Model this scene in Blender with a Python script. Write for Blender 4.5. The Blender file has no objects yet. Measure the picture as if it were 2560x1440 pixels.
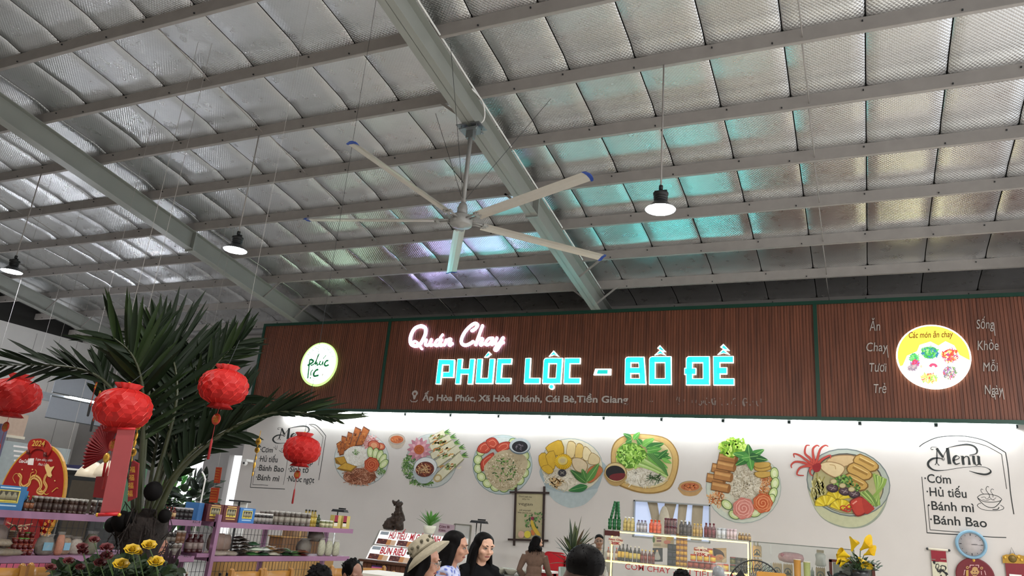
import bpy, bmesh, math, random
from math import sin, cos, tan, pi, radians, atan2, hypot, sqrt
from mathutils import Vector, Matrix, Euler
random.seed(7)
SC = bpy.context.scene
COL = SC.collection

# ------------------------------------------------------------------ camera
HC = 1.6                                    # eye height above the floor
F = 1868.9                                  # focal length for a 2560 px wide frame
RT, UP, FW = Vector((.9114, .4033, .0818)), Vector((.0520, -.3100, .9493)), Vector((-.4082, .8609, .3035))
cam = bpy.data.cameras.new('camera'); camo = bpy.data.objects.new('camera', cam); COL.objects.link(camo)
m = Matrix((RT, UP, -FW)).transposed().to_4x4(); m.translation = (0, 0, HC); camo.matrix_world = m
cam.sensor_width = 36; cam.lens = F/2560*36; cam.clip_end = 200; SC.camera = camo

# ------------------------------------------------------------------ world, light, exposure
w = bpy.data.worlds.new('world'); SC.world = w; w.use_nodes = True
bg = w.node_tree.nodes['Background']; bg.inputs[0].default_value = (.94, .965, 1, 1); bg.inputs[1].default_value = 0.95
vs = SC.view_settings; vs.view_transform = 'Standard'; vs.look = 'None'; vs.gamma = 1; vs.use_curve_mapping = False
vs.exposure = 0.88
TUBE_E, LAMP_E, LETTER_E = 68.0, 160.0, 3.0
SC.cycles.max_bounces = 8; SC.cycles.transparent_max_bounces = 24; SC.cycles.sample_clamp_indirect = 6
SC.cycles.use_denoising = True
# unseen fill lights added overhead, beyond the frame, to brighten floor and ceiling
for lx, ly, lz in ((5.0, 8.77, 5.6), (5.0, 2.4, 6.6), (-2.1, 2.4, 6.6), (-9.4, 2.4, 6.6)):
    ld = bpy.data.lights.new('fill_light', 'AREA'); ld.shape = 'DISK'; ld.size = .38; ld.energy = 190; ld.color = (1, .98, .94)
    lo = bpy.data.objects.new('fill_light', ld); COL.objects.link(lo); lo.location = (lx, ly, lz)

# ------------------------------------------------------------------ helpers
def ray(px, py): return RT*((px-1280)/F) - UP*((py-720)/F) + FW
CAM = Vector((0, 0, HC))
def aY(px, py, Y): d = ray(px, py); return CAM + d*(Y/d.y)
def aX(px, py, X): d = ray(px, py); return CAM + d*(X/d.x)
def aZ(px, py, Z): d = ray(px, py); return CAM + d*((Z-HC)/d.z)
def aD(px, py, D): return CAM + ray(px, py)*D
def lin(h):
    if isinstance(h, str):
        h = h.lstrip('#'); h = [int(h[i:i+2], 16)/255 for i in (0, 2, 4)]
    return tuple(c/12.92 if c <= .04045 else ((c+.055)/1.055)**2.4 for c in h)
MATS = {}
def mat(name, col='808080', rough=.55, metal=0, emit=0, var=.10, scale=14, bump=0, alpha=1, trans=0, ecol=None, spec=.5, sheen=0, sub=0):
    if name in MATS: return MATS[name]
    M = bpy.data.materials.new(name); MATS[name] = M; M.use_nodes = True
    nt = M.node_tree; N = nt.nodes; L = nt.links; p = N['Principled BSDF']
    c = lin(col)
    p.inputs['Roughness'].default_value = rough; p.inputs['Metallic'].default_value = metal
    p.inputs['Specular IOR Level'].default_value = spec
    if trans: p.inputs['Transmission Weight'].default_value = trans; p.inputs['IOR'].default_value = 1.1
    p.inputs['Alpha'].default_value = alpha
    if sub: p.inputs['Subsurface Weight'].default_value = sub; p.inputs['Subsurface Radius'].default_value = (.02, .008, .005)
    tc = N.new('ShaderNodeTexCoord'); nz = N.new('ShaderNodeTexNoise'); nz.inputs['Scale'].default_value = scale; nz.inputs['Detail'].default_value = 4
    L.new(tc.outputs['Object'], nz.inputs['Vector'])
    mx = N.new('ShaderNodeMix'); mx.data_type = 'RGBA'
    L.new(nz.outputs['Fac'], mx.inputs[0])
    mx.inputs[6].default_value = tuple(max(0, x*(1-var*1.6)) for x in c)+(1,)
    mx.inputs[7].default_value = tuple(min(1, x*(1+var*1.6)) for x in c)+(1,)
    L.new(mx.outputs[2], p.inputs['Base Color'])
    if emit:
        p.inputs['Emission Strength'].default_value = emit
        if ecol: p.inputs['Emission Color'].default_value = lin(ecol)+(1,)
        else: L.new(mx.outputs[2], p.inputs['Emission Color'])
    if bump:
        b = N.new('ShaderNodeBump'); b.inputs['Strength'].default_value = bump; b.inputs['Distance'].default_value = .01
        L.new(nz.outputs['Fac'], b.inputs['Height']); L.new(b.outputs['Normal'], p.inputs['Normal'])
    return M
def nodes(M):
    nt = M.node_tree; return nt.nodes, nt.links, nt.nodes['Principled BSDF']

class B:
    """collects shapes and links them as one mesh object"""
    def __init__(s): s.v = []; s.f = []; s.mi = []; s.fc = []; s.sm = []; s.cur = 0; s.col = None; s.smooth = False
    def m(s, i): s.cur = i; return s
    def c(s, h): s.col = lin(h) if isinstance(h, str) else h; return s
    def add(s, vs, fs, smooth=None):
        o = len(s.v); s.v += [tuple(v) for v in vs]
        sm = s.smooth if smooth is None else smooth
        for f in fs:
            s.f.append([i+o for i in f]); s.mi.append(s.cur); s.fc.append(s.col); s.sm.append(sm)
        return s
    def box(s, c, sz, R=None, taper=1):
        x, y, z = (q/2 for q in sz); t = taper
        vs = [Vector(q) for q in ((-x,-y,-z),(x,-y,-z),(x,y,-z),(-x,y,-z),(-x*t,-y*t,z),(x*t,-y*t,z),(x*t,y*t,z),(-x*t,y*t,z))]
        if R is not None: vs = [R @ q for q in vs]
        c = Vector(c)
        return s.add([q+c for q in vs], [(3,2,1,0),(4,5,6,7),(0,1,5,4),(1,2,6,5),(2,3,7,6),(3,0,4,7)], False)
    def bb(s, a, b):
        a, b = Vector(a), Vector(b); d = b-a
        return s.box((a+b)/2, (abs(d.x), abs(d.y), abs(d.z)))
    def bar(s, a, b, wd, ht, upv=(0,0,1)):
        a, b = Vector(a), Vector(b); d = b-a; z = d.normalized(); u = Vector(upv)
        x = z.cross(u)
        if x.length < 1e-4: x = z.cross(Vector((0,1,0)))
        x.normalize(); y = x.cross(z)
        R = Matrix((x, z, -y)).transposed() if False else Matrix((x, y, z)).transposed()
        return s.box((a+b)/2, (wd, ht, d.length), R)
    def tube(s, pts, r, n=8, cap=True):
        pts = [Vector(p) for p in pts]; k = len(pts)
        rs = r if isinstance(r, (list, tuple)) else [r]*k
        vs = []; fs = []; px = None
        for i, p in enumerate(pts):
            t = (pts[min(i+1, k-1)]-pts[max(i-1, 0)])
            t = t.normalized() if t.length > 1e-9 else Vector((0,0,1))
            if px is None:
                px = t.cross(Vector((0,0,1)))
                if px.length < .05: px = t.cross(Vector((0,1,0)))
            px = (px - t*px.dot(t)).normalized(); py = t.cross(px)
            for j in range(n):
                a = 2*pi*j/n; vs.append(p+(px*cos(a)+py*sin(a))*rs[i])
        for i in range(k-1):
            for j in range(n):
                j2 = (j+1) % n; fs.append((i*n+j, i*n+j2, (i+1)*n+j2, (i+1)*n+j))
        if cap: fs.append(tuple(range(n))[::-1]); fs.append(tuple((k-1)*n+j for j in range(n)))
        return s.add(vs, fs, n > 5)
    def lathe(s, prof, n=16, M=None, sx=1, sy=1, fn=None):
        M = M or Matrix.Identity(4); vs = []; fs = []; k = len(prof)
        for r, z in prof:
            for j in range(n):
                a = 2*pi*j/n; q = fn(a, r, z) if fn else 1
                vs.append(M @ Vector((r*q*cos(a)*sx, r*q*sin(a)*sy, z)))
        for i in range(k-1):
            for j in range(n):
                j2 = (j+1) % n; fs.append((i*n+j, i*n+j2, (i+1)*n+j2, (i+1)*n+j))
        if prof[0][0] > 1e-4: fs.append(tuple(range(n))[::-1])
        if prof[-1][0] > 1e-4: fs.append(tuple((k-1)*n+j for j in range(n)))
        return s.add(vs, fs, True)
    def ball(s, c, r, n=12, k=8, R=None):
        if not isinstance(r, (tuple, list)): r = (r, r, r)
        c = Vector(c); M = R or Matrix.Identity(3); vs = []; fs = []
        for i in range(k+1):
            t = pi*i/k
            for j in range(n):
                a = 2*pi*j/n
                vs.append(c + M @ Vector((r[0]*sin(t)*cos(a), r[1]*sin(t)*sin(a), -r[2]*cos(t))))
        for i in range(k):
            for j in range(n):
                j2 = (j+1) % n; fs.append((i*n+j, i*n+j2, (i+1)*n+j2, (i+1)*n+j))
        return s.add(vs, fs, True)
    def prism(s, pts, nrm):
        """closed outline (3-D points) pushed along nrm: front at pts, back at pts+nrm"""
        pts = [Vector(p) for p in pts]; nrm = Vector(nrm); k = len(pts)
        fs = [tuple(range(k)), tuple(range(2*k-1, k-1, -1))]
        for i in range(k): j = (i+1) % k; fs.append((j, i, k+i, k+j))
        return s.add(pts+[p+nrm for p in pts], fs, False)
    def poly(s, pts): return s.add(pts, [tuple(range(len(pts)))], False)
    def leaf(s, a, b, wd, nrm, fold=.15, droop=0, n=4, tipw=.05):
        """tapering blade from a to b, folded along the midrib"""
        a, b = Vector(a), Vector(b); d = b-a; t = d.normalized(); nr = Vector(nrm); sd = t.cross(nr)
        if sd.length < 1e-4: sd = t.cross(Vector((1,.3,.2)))
        sd.normalize(); nr = sd.cross(t); vs = []; fs = []
        for i in range(n+1):
            u = i/n; wv = wd*max(tipw, sin(pi*min(1, .12+u*.88))**.8)/2
            p = a+d*u - Vector((0,0,1))*droop*u*u
            vs += [p-sd*wv+nr*wv*fold*2, p, p+sd*wv+nr*wv*fold*2]
        for i in range(n):
            o = i*3; fs += [(o,o+1,o+4,o+3),(o+1,o+2,o+5,o+4)]
        return s.add(vs, fs, True)
    def mesh(s, name, mats):
        me = bpy.data.meshes.new(name); me.from_pydata(s.v, [], s.f)
        for q in (mats if isinstance(mats, (list, tuple)) else [mats]): me.materials.append(q)
        me.polygons.foreach_set('material_index', s.mi); me.polygons.foreach_set('use_smooth', s.sm)
        if any(c is not None for c in s.fc):
            ca = me.color_attributes.new('Col', 'FLOAT_COLOR', 'CORNER'); buf = []
            for p, c in zip(me.polygons, s.fc): buf += (list((c or (1,1,1))[:3])+[1])*p.loop_total
            ca.data.foreach_set('color', buf)
        me.update(); return me
    def obj(s, name, mats, parent=None, label=None, cat=None, group=None, kind=None, loc=None):
        o = bpy.data.objects.new(name, s.mesh(name, mats)); COL.objects.link(o)
        if parent: o.parent = parent
        if loc is not None: o.location = loc
        return tag(o, label, cat, group, kind)
def tag(o, label=None, cat=None, group=None, kind=None):
    for k, v in (('label', label), ('category', cat), ('group', group), ('kind', kind)):
        if v: o[k] = v
    return o
def thing(name, label, cat, loc=(0,0,0), rz=0, group=None):
    o = bpy.data.objects.new(name, None); COL.objects.link(o); o.location = loc; o.rotation_euler = (0,0,rz); o.empty_display_size = .1
    return tag(o, label, cat, group)
def link(name, me, parent=None, loc=None, rot=None, **k):
    o = bpy.data.objects.new(name, me); COL.objects.link(o)
    if parent: o.parent = parent
    if loc is not None: o.location = loc
    if rot is not None: o.rotation_euler = rot
    return tag(o, **k)
KIDS = {}
def dup(root, loc=None, rz=None, label=None, group=None):
    """a copy of a thing with its parts and sub-parts"""
    if not KIDS.get('n') == len(bpy.data.objects):
        KIDS.clear()
    def kids(o):
        return [c for c in o.children]
    r = root.copy(); COL.objects.link(r)
    if loc is not None: r.location = loc
    if rz is not None: r.rotation_euler = (0,0,rz)
    for ch in kids(root):
        c = ch.copy(); COL.objects.link(c); c.parent = r
        for g in kids(ch):
            d = g.copy(); COL.objects.link(d); d.parent = c
    if label: r['label'] = label
    if group: r['group'] = group
    return r
def textmesh(body, bold=0, shear=0, extrude=0):
    c = bpy.data.curves.new('lettering', 'FONT'); c.body = body; c.size = 1; c.offset = bold; c.shear = shear; c.extrude = extrude; c.resolution_u = 3
    o = bpy.data.objects.new('lettering', c); me = bpy.data.meshes.new_from_object(o)
    bpy.data.objects.remove(o); bpy.data.curves.remove(c); return me
def text(body, M, parent, p0, p1, ht, ux=None, nrm=None, name='lettering', bold=0, shear=0, extrude=0, upv=(0,0,1), **k):
    """one line from p0 (baseline start) to p1 (baseline end), capital height ht (metres)"""
    me = textmesh(body, bold, shear, extrude); p0, p1 = Vector(p0), Vector(p1)
    if ' ' in body:
        ext = lambda t: [f(v.co.x for v in textmesh(t, bold, shear).vertices) for f in (min, max)]
        a0, a1 = ext(body); done = ''; o = None
        for wd in body.split(' '):
            lo = ext('.'+done+wd)[1]-(ext(wd)[1]-ext(wd)[0])-(ext('.'+body)[1]-a1) if done else a0
            hi = lo+ext(wd)[1]-ext(wd)[0]; done += wd+' '
            o = text(wd, M, parent, p0.lerp(p1, (lo-a0)/(a1-a0)), p0.lerp(p1, (hi-a0)/(a1-a0)), ht, None, None, name, bold, shear, extrude, upv, **k)
        return o
    xs = [v.co.x for v in me.vertices]; x0, x1 = min(xs), max(xs); d = p1-p0; u = d.normalized(); up = Vector(upv)
    up = (up-u*up.dot(u)).normalized(); n = u.cross(up); sx = d.length/(x1-x0); sy = ht/.69
    for v in me.vertices:
        x, y, z = v.co; v.co = p0+u*((x-x0)*sx)+up*(y*sy)+n*z
    me.materials.clear(); me.materials.append(M); me.update()
    return link(name, me, parent, **k)
def spline(pts, k=6, closed=False):
    """Catmull-Rom through 2-D or 3-D points"""
    P = [Vector(p) for p in pts]; n = len(P); out = []
    if n < 3: return P
    for i in range(n if closed else n-1):
        a, b, c, d = (P[(i-1) % n], P[i], P[(i+1) % n], P[(i+2) % n]) if closed else (P[max(i-1,0)], P[i], P[i+1], P[min(i+2,n-1)])
        for j in range(k):
            t = j/k
            out.append(.5*((2*b)+(c-a)*t+(2*a-5*b+4*c-d)*t*t+(3*b-a-3*c+d)*t**3))
    if not closed: out.append(P[-1])
    return out
def ribbon(b, pts, wds, depth=None):
    """flat band along 3-D points lying on a plane y=const (mitred), wds scalar or list"""
    P = [Vector(p) for p in pts]; k = len(P); W = wds if isinstance(wds, (list, tuple)) else [wds]*k; Lp = []; Rp = []
    for i, p in enumerate(P):
        d0 = (p-P[i-1]) if i else (P[1]-p); d1 = (P[i+1]-p) if i < k-1 else d0
        d0 = d0.normalized(); d1 = d1.normalized(); t = d0+d1
        t = t.normalized() if t.length > 1e-6 else d0
        n = Vector((-t.z, 0, t.x)); cs = max(.45, Vector((-d0.z,0,d0.x)).dot(n)); h = W[i]/2/cs
        Lp.append(p+n*h); Rp.append(p-n*h)
    if depth:
        for i in range(k-1): b.prism([Rp[i], Rp[i+1], Lp[i+1], Lp[i]], (0, depth, 0))
    else:
        b.add(Rp+Lp, [(i, i+1, k+i+1, k+i) for i in range(k-1)], False)
    return b

# shared materials
M_white = mat('painted_white_wall', 'dedbd6', .75, var=.05, scale=3)
M_steel = mat('grey_painted_steel', '9a948f', .55, var=.10, scale=5)
M_raft = mat('rafter_paint', '92948d', .4, var=.06, scale=2)
M_black = mat('black_paint', '101112', .45)
M_dark = mat('dark_metal', '26282a', .4)
M_chrome = mat('chrome', 'c8c8c8', .25, 1)
M_glass = mat('clear_glass', 'e6f0ee', .03, alpha=.06, spec=.6)
M_cream = mat('cream_paint', 'd8cdb8', .7)
M_red = mat('festive_red', 'b3121a', .55)
M_gold = mat('gold_foil', 'c79a3a', .35, .6)
M_paper = mat('white_paper', 'e8e6e2', .8)

# ------------------------------------------------------------------ the building
YW, YS, SL = 15.6, 15.3, tan(radians(9.18))
def zp(y): return HC+5.12-SL*(y-15.6)        # height of the purlins' undersides
b = B().bb((-26, -3, -.12), (6, 19, 0)); b.obj('floor', mat('floor_tiles', 'cdc9c2', .3, var=.05), kind='structure')
ceil = B()
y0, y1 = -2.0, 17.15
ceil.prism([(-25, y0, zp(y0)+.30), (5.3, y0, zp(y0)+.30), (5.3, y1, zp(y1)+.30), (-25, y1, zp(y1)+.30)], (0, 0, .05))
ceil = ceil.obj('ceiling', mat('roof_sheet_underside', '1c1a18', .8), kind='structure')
PY = [8.77+1.274*k for k in range(-8, 7)]
# foil: embossed diamond pattern on dull aluminium
foil = mat('quilted_foil', 'd9dadb', .28, 1, var=.10, scale=1.2)
N, L, p = nodes(foil)
tc = N.new('ShaderNodeTexCoord'); sx = N.new('ShaderNodeSeparateXYZ'); L.new(tc.outputs['Object'], sx.inputs[0])
def mth(op, a, bb=None):
    q = N.new('ShaderNodeMath'); q.operation = op
    for i, x in enumerate((a, bb)):
        if x is None: continue
        if isinstance(x, (int, float)): q.inputs[i].default_value = x
        else: L.new(x, q.inputs[i])
    return q.outputs[0]
fa = mth('ABSOLUTE', mth('SINE', mth('MULTIPLY', mth('ADD', sx.outputs[0], sx.outputs[1]), 58)))
fb = mth('ABSOLUTE', mth('SINE', mth('MULTIPLY', mth('SUBTRACT', sx.outputs[0], sx.outputs[1]), 58)))
fh = mth('MULTIPLY', fa, fb)
nz = N.new('ShaderNodeTexNoise'); nz.inputs['Scale'].default_value = 4; nz.inputs['Detail'].default_value = 2; L.new(tc.outputs['Object'], nz.inputs['Vector'])
bp = N.new('ShaderNodeBump'); bp.inputs['Strength'].default_value = .24; bp.inputs['Distance'].default_value = .012
L.new(fh, bp.inputs['Height']); L.new(bp.outputs['Normal'], p.inputs['Normal'])
rr = mth('ADD', mth('MULTIPLY', nz.outputs['Fac'], .2), .2); L.new(rr, p.inputs['Roughness'])
for k in range(-26, 7):
    xa = -.595+.981*k
    if xa < -24.9 or xa > 5: continue
    vs = []; fs = []; rows = []; rng = random.Random(k); sg = [rng.uniform(.012, .035) for _ in PY]
    for i in range(len(PY)-1):
        for u in (0, .06, .2, .4, .6, .76, .81, .86, .95): rows.append((PY[i]+(PY[i+1]-PY[i])*u, sg[i]*.12*sin(pi*min(1, u/.8))-.032*(u/.8 if u < .8 else max(0, (1-u)/.2))))
    rows.append((PY[-1], 0)); rows.append((17.1, 0))
    xs = [xa+.008, xa+.03, xa+.2, xa+.49, xa+.78, xa+.951, xa+.973]; xo = [.02, .004, .0, -.004, 0, .004, .02]
    for y, s_ in rows:
        for x, o_ in zip(xs, xo): vs.append((x, y, zp(y)+.19-s_+o_))
    n = len(xs)
    for i in range(len(rows)-1):
        for j in range(n-1): fs.append((i*n+j, (i+1)*n+j, (i+1)*n+j+1, i*n+j+1))
    B().add(vs, fs, True).obj('foil_panel', foil, ceil)
# purlins (lipped channels) with bolts
me = None
for y in PY:
    b = B(); z = zp(y)
    b.bb((-25, y-.004, z), (5.2, y+.004, z+.19)); b.bb((-25, y, z), (5.2, y+.065, z+.006)); b.bb((-25, y, z+.184), (5.2, y+.065, z+.19)); b.bb((-25, y+.06, z), (5.2, y+.065, z+.022))
    pu = b.obj('purlin', M_steel, ceil)
    bo = B()
    for i in range(30):
        bo.box((-24+i*.97+(i % 3)*.1, y-.01, z+.03+(i % 2)*.1), (.018, .03, .018))
    bo.obj('bolt', M_dark, pu, kind='stuff')
# sag rods between purlins
for xr in (-.37, -9.3, -17.7):
    for i in range(6, len(PY)-1):
        B().tube([(xr, PY[i], zp(PY[i])+.13), (xr+.02, PY[i+1], zp(PY[i+1])+.05)], .008, 6).obj('sag_rod', M_steel, ceil)
# rafters: tapered I-beams
def rafter(x):
    b = B(); ya, yb = -1.8, 16.95; h = .42
    for (dx, o0, o1) in ((.11, h, h-.012), (.11, .012, 0)):
        b.add([(x-dx, ya, zp(ya)-o0), (x+dx, ya, zp(ya)-o0), (x+dx, yb, zp(yb)-o0), (x-dx, yb, zp(yb)-o0), (x-dx, ya, zp(ya)-o1), (x+dx, ya, zp(ya)-o1), (x+dx, yb, zp(yb)-o1), (x-dx, yb, zp(yb)-o1)], [(3,2,1,0),(4,5,6,7),(0,1,5,4),(1,2,6,5),(2,3,7,6),(3,0,4,7)])
    b.add([(x-.005, ya, zp(ya)-h), (x+.005, ya, zp(ya)-h), (x+.005, yb, zp(yb)-h), (x-.005, yb, zp(yb)-h), (x-.005, ya, zp(ya)), (x+.005, ya, zp(ya)), (x+.005, yb, zp(yb)), (x-.005, yb, zp(yb))], [(3,2,1,0),(4,5,6,7),(0,1,5,4),(1,2,6,5),(2,3,7,6),(3,0,4,7)])
    r = b.obj('rafter', M_raft, ceil)
    for ys in (11.4, 4.8):                  # splice plates
        B().bb((x-.12, ys-.02, zp(ys)-h-.03), (x+.12, ys+.02, zp(ys)+.0)).obj('splice_plate', M_raft, r)
    for ys, sd in ((8.77, -1), (11.32, -1), (15.1, -1), (15.1, 1), (13.87, 1)):   # fly braces
        B().bar((x+sd*.02, ys, zp(ys)-h+.03), (x+sd*.55, ys, zp(ys)+.03), .04, .012, (0,1,0)).obj('fly_brace', M_steel, r)
    return r
for x in (-5.13, -13.57, -22.0, 3.5):
    r = rafter(x)
    if x == -5.13:
        B().tube([(x+.13, y, zp(y)+.02) for y in (2, 6, 9, 11.5, 13, 15.4)], .014, 8).obj('conduit', M_paper, r)
# walls
def wallmesh(segs): 
    b = B()
    for s_ in segs: b.bb(*s_)
    return b
WZ0, WZ1 = aY(1680, 1350, YW).z, aY(1680, 1256, YW).z   # serving hatch
WX0, WX1 = aY(1583, 1300, YW).x, aY(1776, 1300, YW).x
plaster = mat('mural_wall_paint', 'cbc4be', .7, var=.03, scale=2.2, bump=.1)
wallmesh([((-14.88, YW, 0), (WX0, YW+.2, 6.36)), ((WX1, YW, 0), (5.3, YW+.2, 6.36)), ((WX0, YW, 0), (WX1, YW+.2, WZ0)), ((WX0, YW, WZ1), (WX1, YW+.2, 6.36))]).obj('wall_back', plaster, kind='structure')
YB = 17.0
grey = mat('grey_plaster', 'a19d9a', .8, var=.05, scale=3)
dx0, dx1 = aY(562, 1200, YB).x, aY(600, 1200, YB).x; dz = aY(580, 1137, YB).z
ex0, ex1 = aY(425, 1200, YB).x, aY(500, 1200, YB).x; ez = aY(450, 1130, YB).z
wallmesh([((ex1, YB, 0), (dx0, YB+.2, 6.76)), ((dx0, YB, dz), (dx1, YB+.2, 6.76)), ((dx1, YB, 0), (5.3, YB+.2, 6.76)), ((ex0, YB, ez), (ex1, YB+.2, 6.76)), ((-24.5, YB, 0), (ex0, YB+.2, 6.76))]).obj('wall_rear', grey, kind='structure')
b = B().bb((-23.4, YB-.12, 6.3), (5.2, YB, 6.5)); b.obj('trim_1', M_steel, kind='structure')
b = wallmesh([((-23.7, -2, 0), (-23.5, YB+.2, 6.3))]); wl = b.obj('wall_left', M_white, kind='structure')
for y in (5, 6.4, 7.8, 9.2, 10.6, 12, 13.4, 14.8, 16.2):
    B().bb((-23.5, y-.008, .1), (-23.494, y+.008, 6.2)).obj('panel_joint', grey, wl)
b = wallmesh([((-23.7, -2.2, 0), (5.3, -2, zp(-2)+.3))]); b.obj('wall_unseen', mat('unseen_wall_paint', '7f7a74', .8, var=.04), kind='structure')  # unseen wall added behind the camera to block frontal sky light
# dark sheet coloured as the shade in the open gap above the left wall
b = B().prism([(-24.4, -2, 6.2), (-24.4, YB+.2, 6.2), (-24.4, YB+.2, 6.8), (-24.4, -2, 9.9)], (-.05, 0, 0)); b.obj('wall_gap_shade', mat('gable_shadow_sheet', '1a1917', .8), kind='structure')

# ------------------------------------------------------------------ fascia sign
XS0, XS1, XD1, XD2 = -14.67, 3.6, -10.56, -.6
ZB, ZT = HC+2.40, HC+4.75
M_green = mat('green_sign_frame', '0d3b2c', .4, var=.05)
wood = mat('reeded_wood', '6a3d2b', .5, var=.02)
N, L, p = nodes(wood)
tc = N.new('ShaderNodeTexCoord'); mp = N.new('ShaderNodeMapping'); mp.inputs['Scale'].default_value = (9, 1, .35); L.new(tc.outputs['Object'], mp.inputs['Vector'])
nz = N.new('ShaderNodeTexNoise'); nz.inputs['Scale'].default_value = 2.2; nz.inputs['Detail'].default_value = 6; L.new(mp.outputs[0], nz.inputs['Vector'])
cr = N.new('ShaderNodeValToRGB'); L.new(nz.outputs['Fac'], cr.inputs[0]); cr.color_ramp.elements[0].position = .3; cr.color_ramp.elements[1].position = .7
cr.color_ramp.elements[0].color = lin('532d1e')+(1,); cr.color_ramp.elements[1].color = lin('814a33')+(1,)
L.new(cr.outputs[0], p.inputs['Base Color'])
sign = thing('shop_sign', 'long wood-slat fascia sign with green frame and lit turquoise lettering above the mural wall', 'sign', ((XS0+XS1)/2, YS, ZB))
def rel(o, t=None):       # parent keeping world coordinates (things stand at their base, unrotated)
    return o
def kid(bld, name, mats, t, **k):
    """part built in world coordinates under an unrotated thing"""
    T = Vector(t.location)
    par = t.parent
    while par is not None: T = T+Vector(par.location); par = par.parent
    bld.v = [tuple(Vector(v)-T) for v in bld.v]
    return bld.obj(name, mats, t, **k)
def ktext(body, M, t, p0, p1, ht, **k):
    T = Vector(t.location); par = t.parent
    while par is not None: T = T+Vector(par.location); par = par.parent
    return text(body, M, t, Vector(p0)-T, Vector(p1)-T, ht, **k)
kid(B().bb((XS0+.05, YS+.03, ZB+.03), (XS1, YS+.27, ZT-.03)), 'case', M_dark, sign)
for a, c_ in ((XS0, XD1), (XD1, XD2), (XD2, XS1)):
    bb_ = B(); n = int((c_-a)/.058); st = (c_-a)/n; vs = []; fs = []
    for i in range(n):
        x = a+i*st
        o = len(vs)
        for q, dy in ((.004, .012), (.006, 0), (st-.006, 0), (st-.004, .012)): vs += [(x+q, YS+dy, ZB), (x+q, YS+dy, ZT)]
        fs += [(o, o+2, o+3, o+1), (o+2, o+4, o+5, o+3), (o+4, o+6, o+7, o+5)]
        if i < n-1: fs.append((o+6, o+8, o+9, o+7))
    bb_.add(vs, fs, False); kid(bb_, 'slat_panel', wood, sign)
for x in (XS0+.03, XD1, XD2, XS1-.03): kid(B().bb((x-.035, YS-.03, ZB), (x+.035, YS+.05, ZT)), 'frame_post', M_green, sign)
for z in (ZT-.035, ZB+.02): kid(B().bb((XS0, YS-.035, z-.035), (XS1, YS+.05, z+.035)), 'frame_rail', M_green, sign)

ORD = 'first second third fourth fifth sixth seventh eighth ninth tenth eleventh twelfth thirteenth fourteenth fifteenth sixteenth'.split()
# tubes under the sign
tube_m = mat('lit_tube', 'f4fbff', .4, emit=TUBE_E, ecol='f2fbff', var=0)
proto = None
for i in range(-2, 11):
    x = -11.16+1.25*i; zt = HC+2.37
    if proto is None:
        proto = thing('tube_lamp', 'x', 'lamp', (x, YW-.09, zt), 0, 'fluorescent tubes in a row under the sign')
        B().bb((.03, .02, .012), (1.22, .075, .05)).obj('housing', M_paper, proto)
        B().tube([(.04, 0, 0), (1.21, 0, 0)], .019, 8).obj('tube', tube_m, proto)
        for e in (.015, 1.235): B().bb((e-.015, -.02, -.02), (e+.015, .075, .04)).obj('end_cap', M_dark, proto)
        t = proto
    else: t = dup(proto, (x, YW-.09, zt))
    t['label'] = ORD[i+2]+' lit fluorescent tube under the sign counting from the palm tree end'

# ------------------------------------------------------------------ bay lamps
M_lens = mat('lit_lens', 'ffffff', .4, emit=LAMP_E, ecol='fffaf0', var=0)
M_lens2 = mat('lit_lens_cool', 'ffffff', .4, emit=LAMP_E*.8, ecol='eef2ff', var=0)
for i, (x, dr, ml, lab) in enumerate(((-2.14, 2.17, M_lens, 'black bay lamp shining brightest on its rod, right of the ceiling fan'), (-9.36, 2.17, M_lens2, 'black bay lamp on a long rod hanging over the red lanterns and palm'), (-15.26, 2.17, M_lens2, 'black bay lamp on a rod at the far left edge by the white wall'))):
    zz = zp(8.77); t = thing('bay_lamp', lab, 'lamp', (x, 8.765, zz-dr), 0, 'bay lamps hung from the purlin')
    B().tube([(0, 0, .33), (0, 0, dr)], .011, 8).obj('rod', M_steel, t)
    b = B().tube([(0, 0, .27), (0, 0, .33)], .028, 8); b.box((0, 0, .255), (.15, .03, .012)); b.box((-.075, 0, .235), (.012, .03, .05)); b.box((.075, 0, .235), (.012, .03, .05)); b.obj('bracket', M_black, t)
    b = B().lathe([(.06, .10), (.085, .115), (.09, .13), (.08, .135), (.08, .15), (.092, .155), (.092, .165), (.08, .17), (.08, .185), (.095, .19), (.1, .22), (.02, .232)], 20, fn=lambda a, r, z: 1-.06*(sin(a*20) > 0)); b.obj('heat_sink', M_black, t)
    b = B().lathe([(.06, .12), (.085, .10), (.13, .05), (.19, .0), (.2, -.012), (.197, -.012), (.185, .002), (.125, .05), (.05, .11)], 28); b.obj('shade', M_dark, t)
    b = B().lathe([(0, .0), (.1, .0), (.188, -.003), (.186, -.012), (.1, -.022), (0, -.025)], 24); b.obj('lens', ml, t)

# ------------------------------------------------------------------ ceiling fan
M_blade = mat('fan_aluminium', 'c9c4ba', .32, .45, var=.03)
M_blue = mat('blue_tip', '163f94', .45)
M_fan = mat('fan_motor_paint', '9a9894', .4, .2)
fx, fy, fz = -5.13, 8.88, HC+4.227
fan = thing('ceiling_fan', 'large five-bladed industrial ceiling fan with silver blades and blue tips under the steel rafter', 'fan', (fx, fy, fz-.12))
zr = zp(fy)-.42
kid(B().tube([(fx, fy, fz+.2), (fx, fy, zr-.05)], .034, 12), 'down_rod', M_fan, fan)
b = B().bb((fx-.16, fy-.12, zr-.075), (fx+.16, fy+.12, zr-.06)); b.bb((fx-.2, fy-.14, zr-.012), (fx-.04, fy+.14, zr)); b.bb((fx+.04, fy-.14, zr-.012), (fx+.2, fy+.14, zr)); b.bb((fx-.06, fy-.05, zr-.2), (fx+.06, fy+.05, zr-.06))
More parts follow.
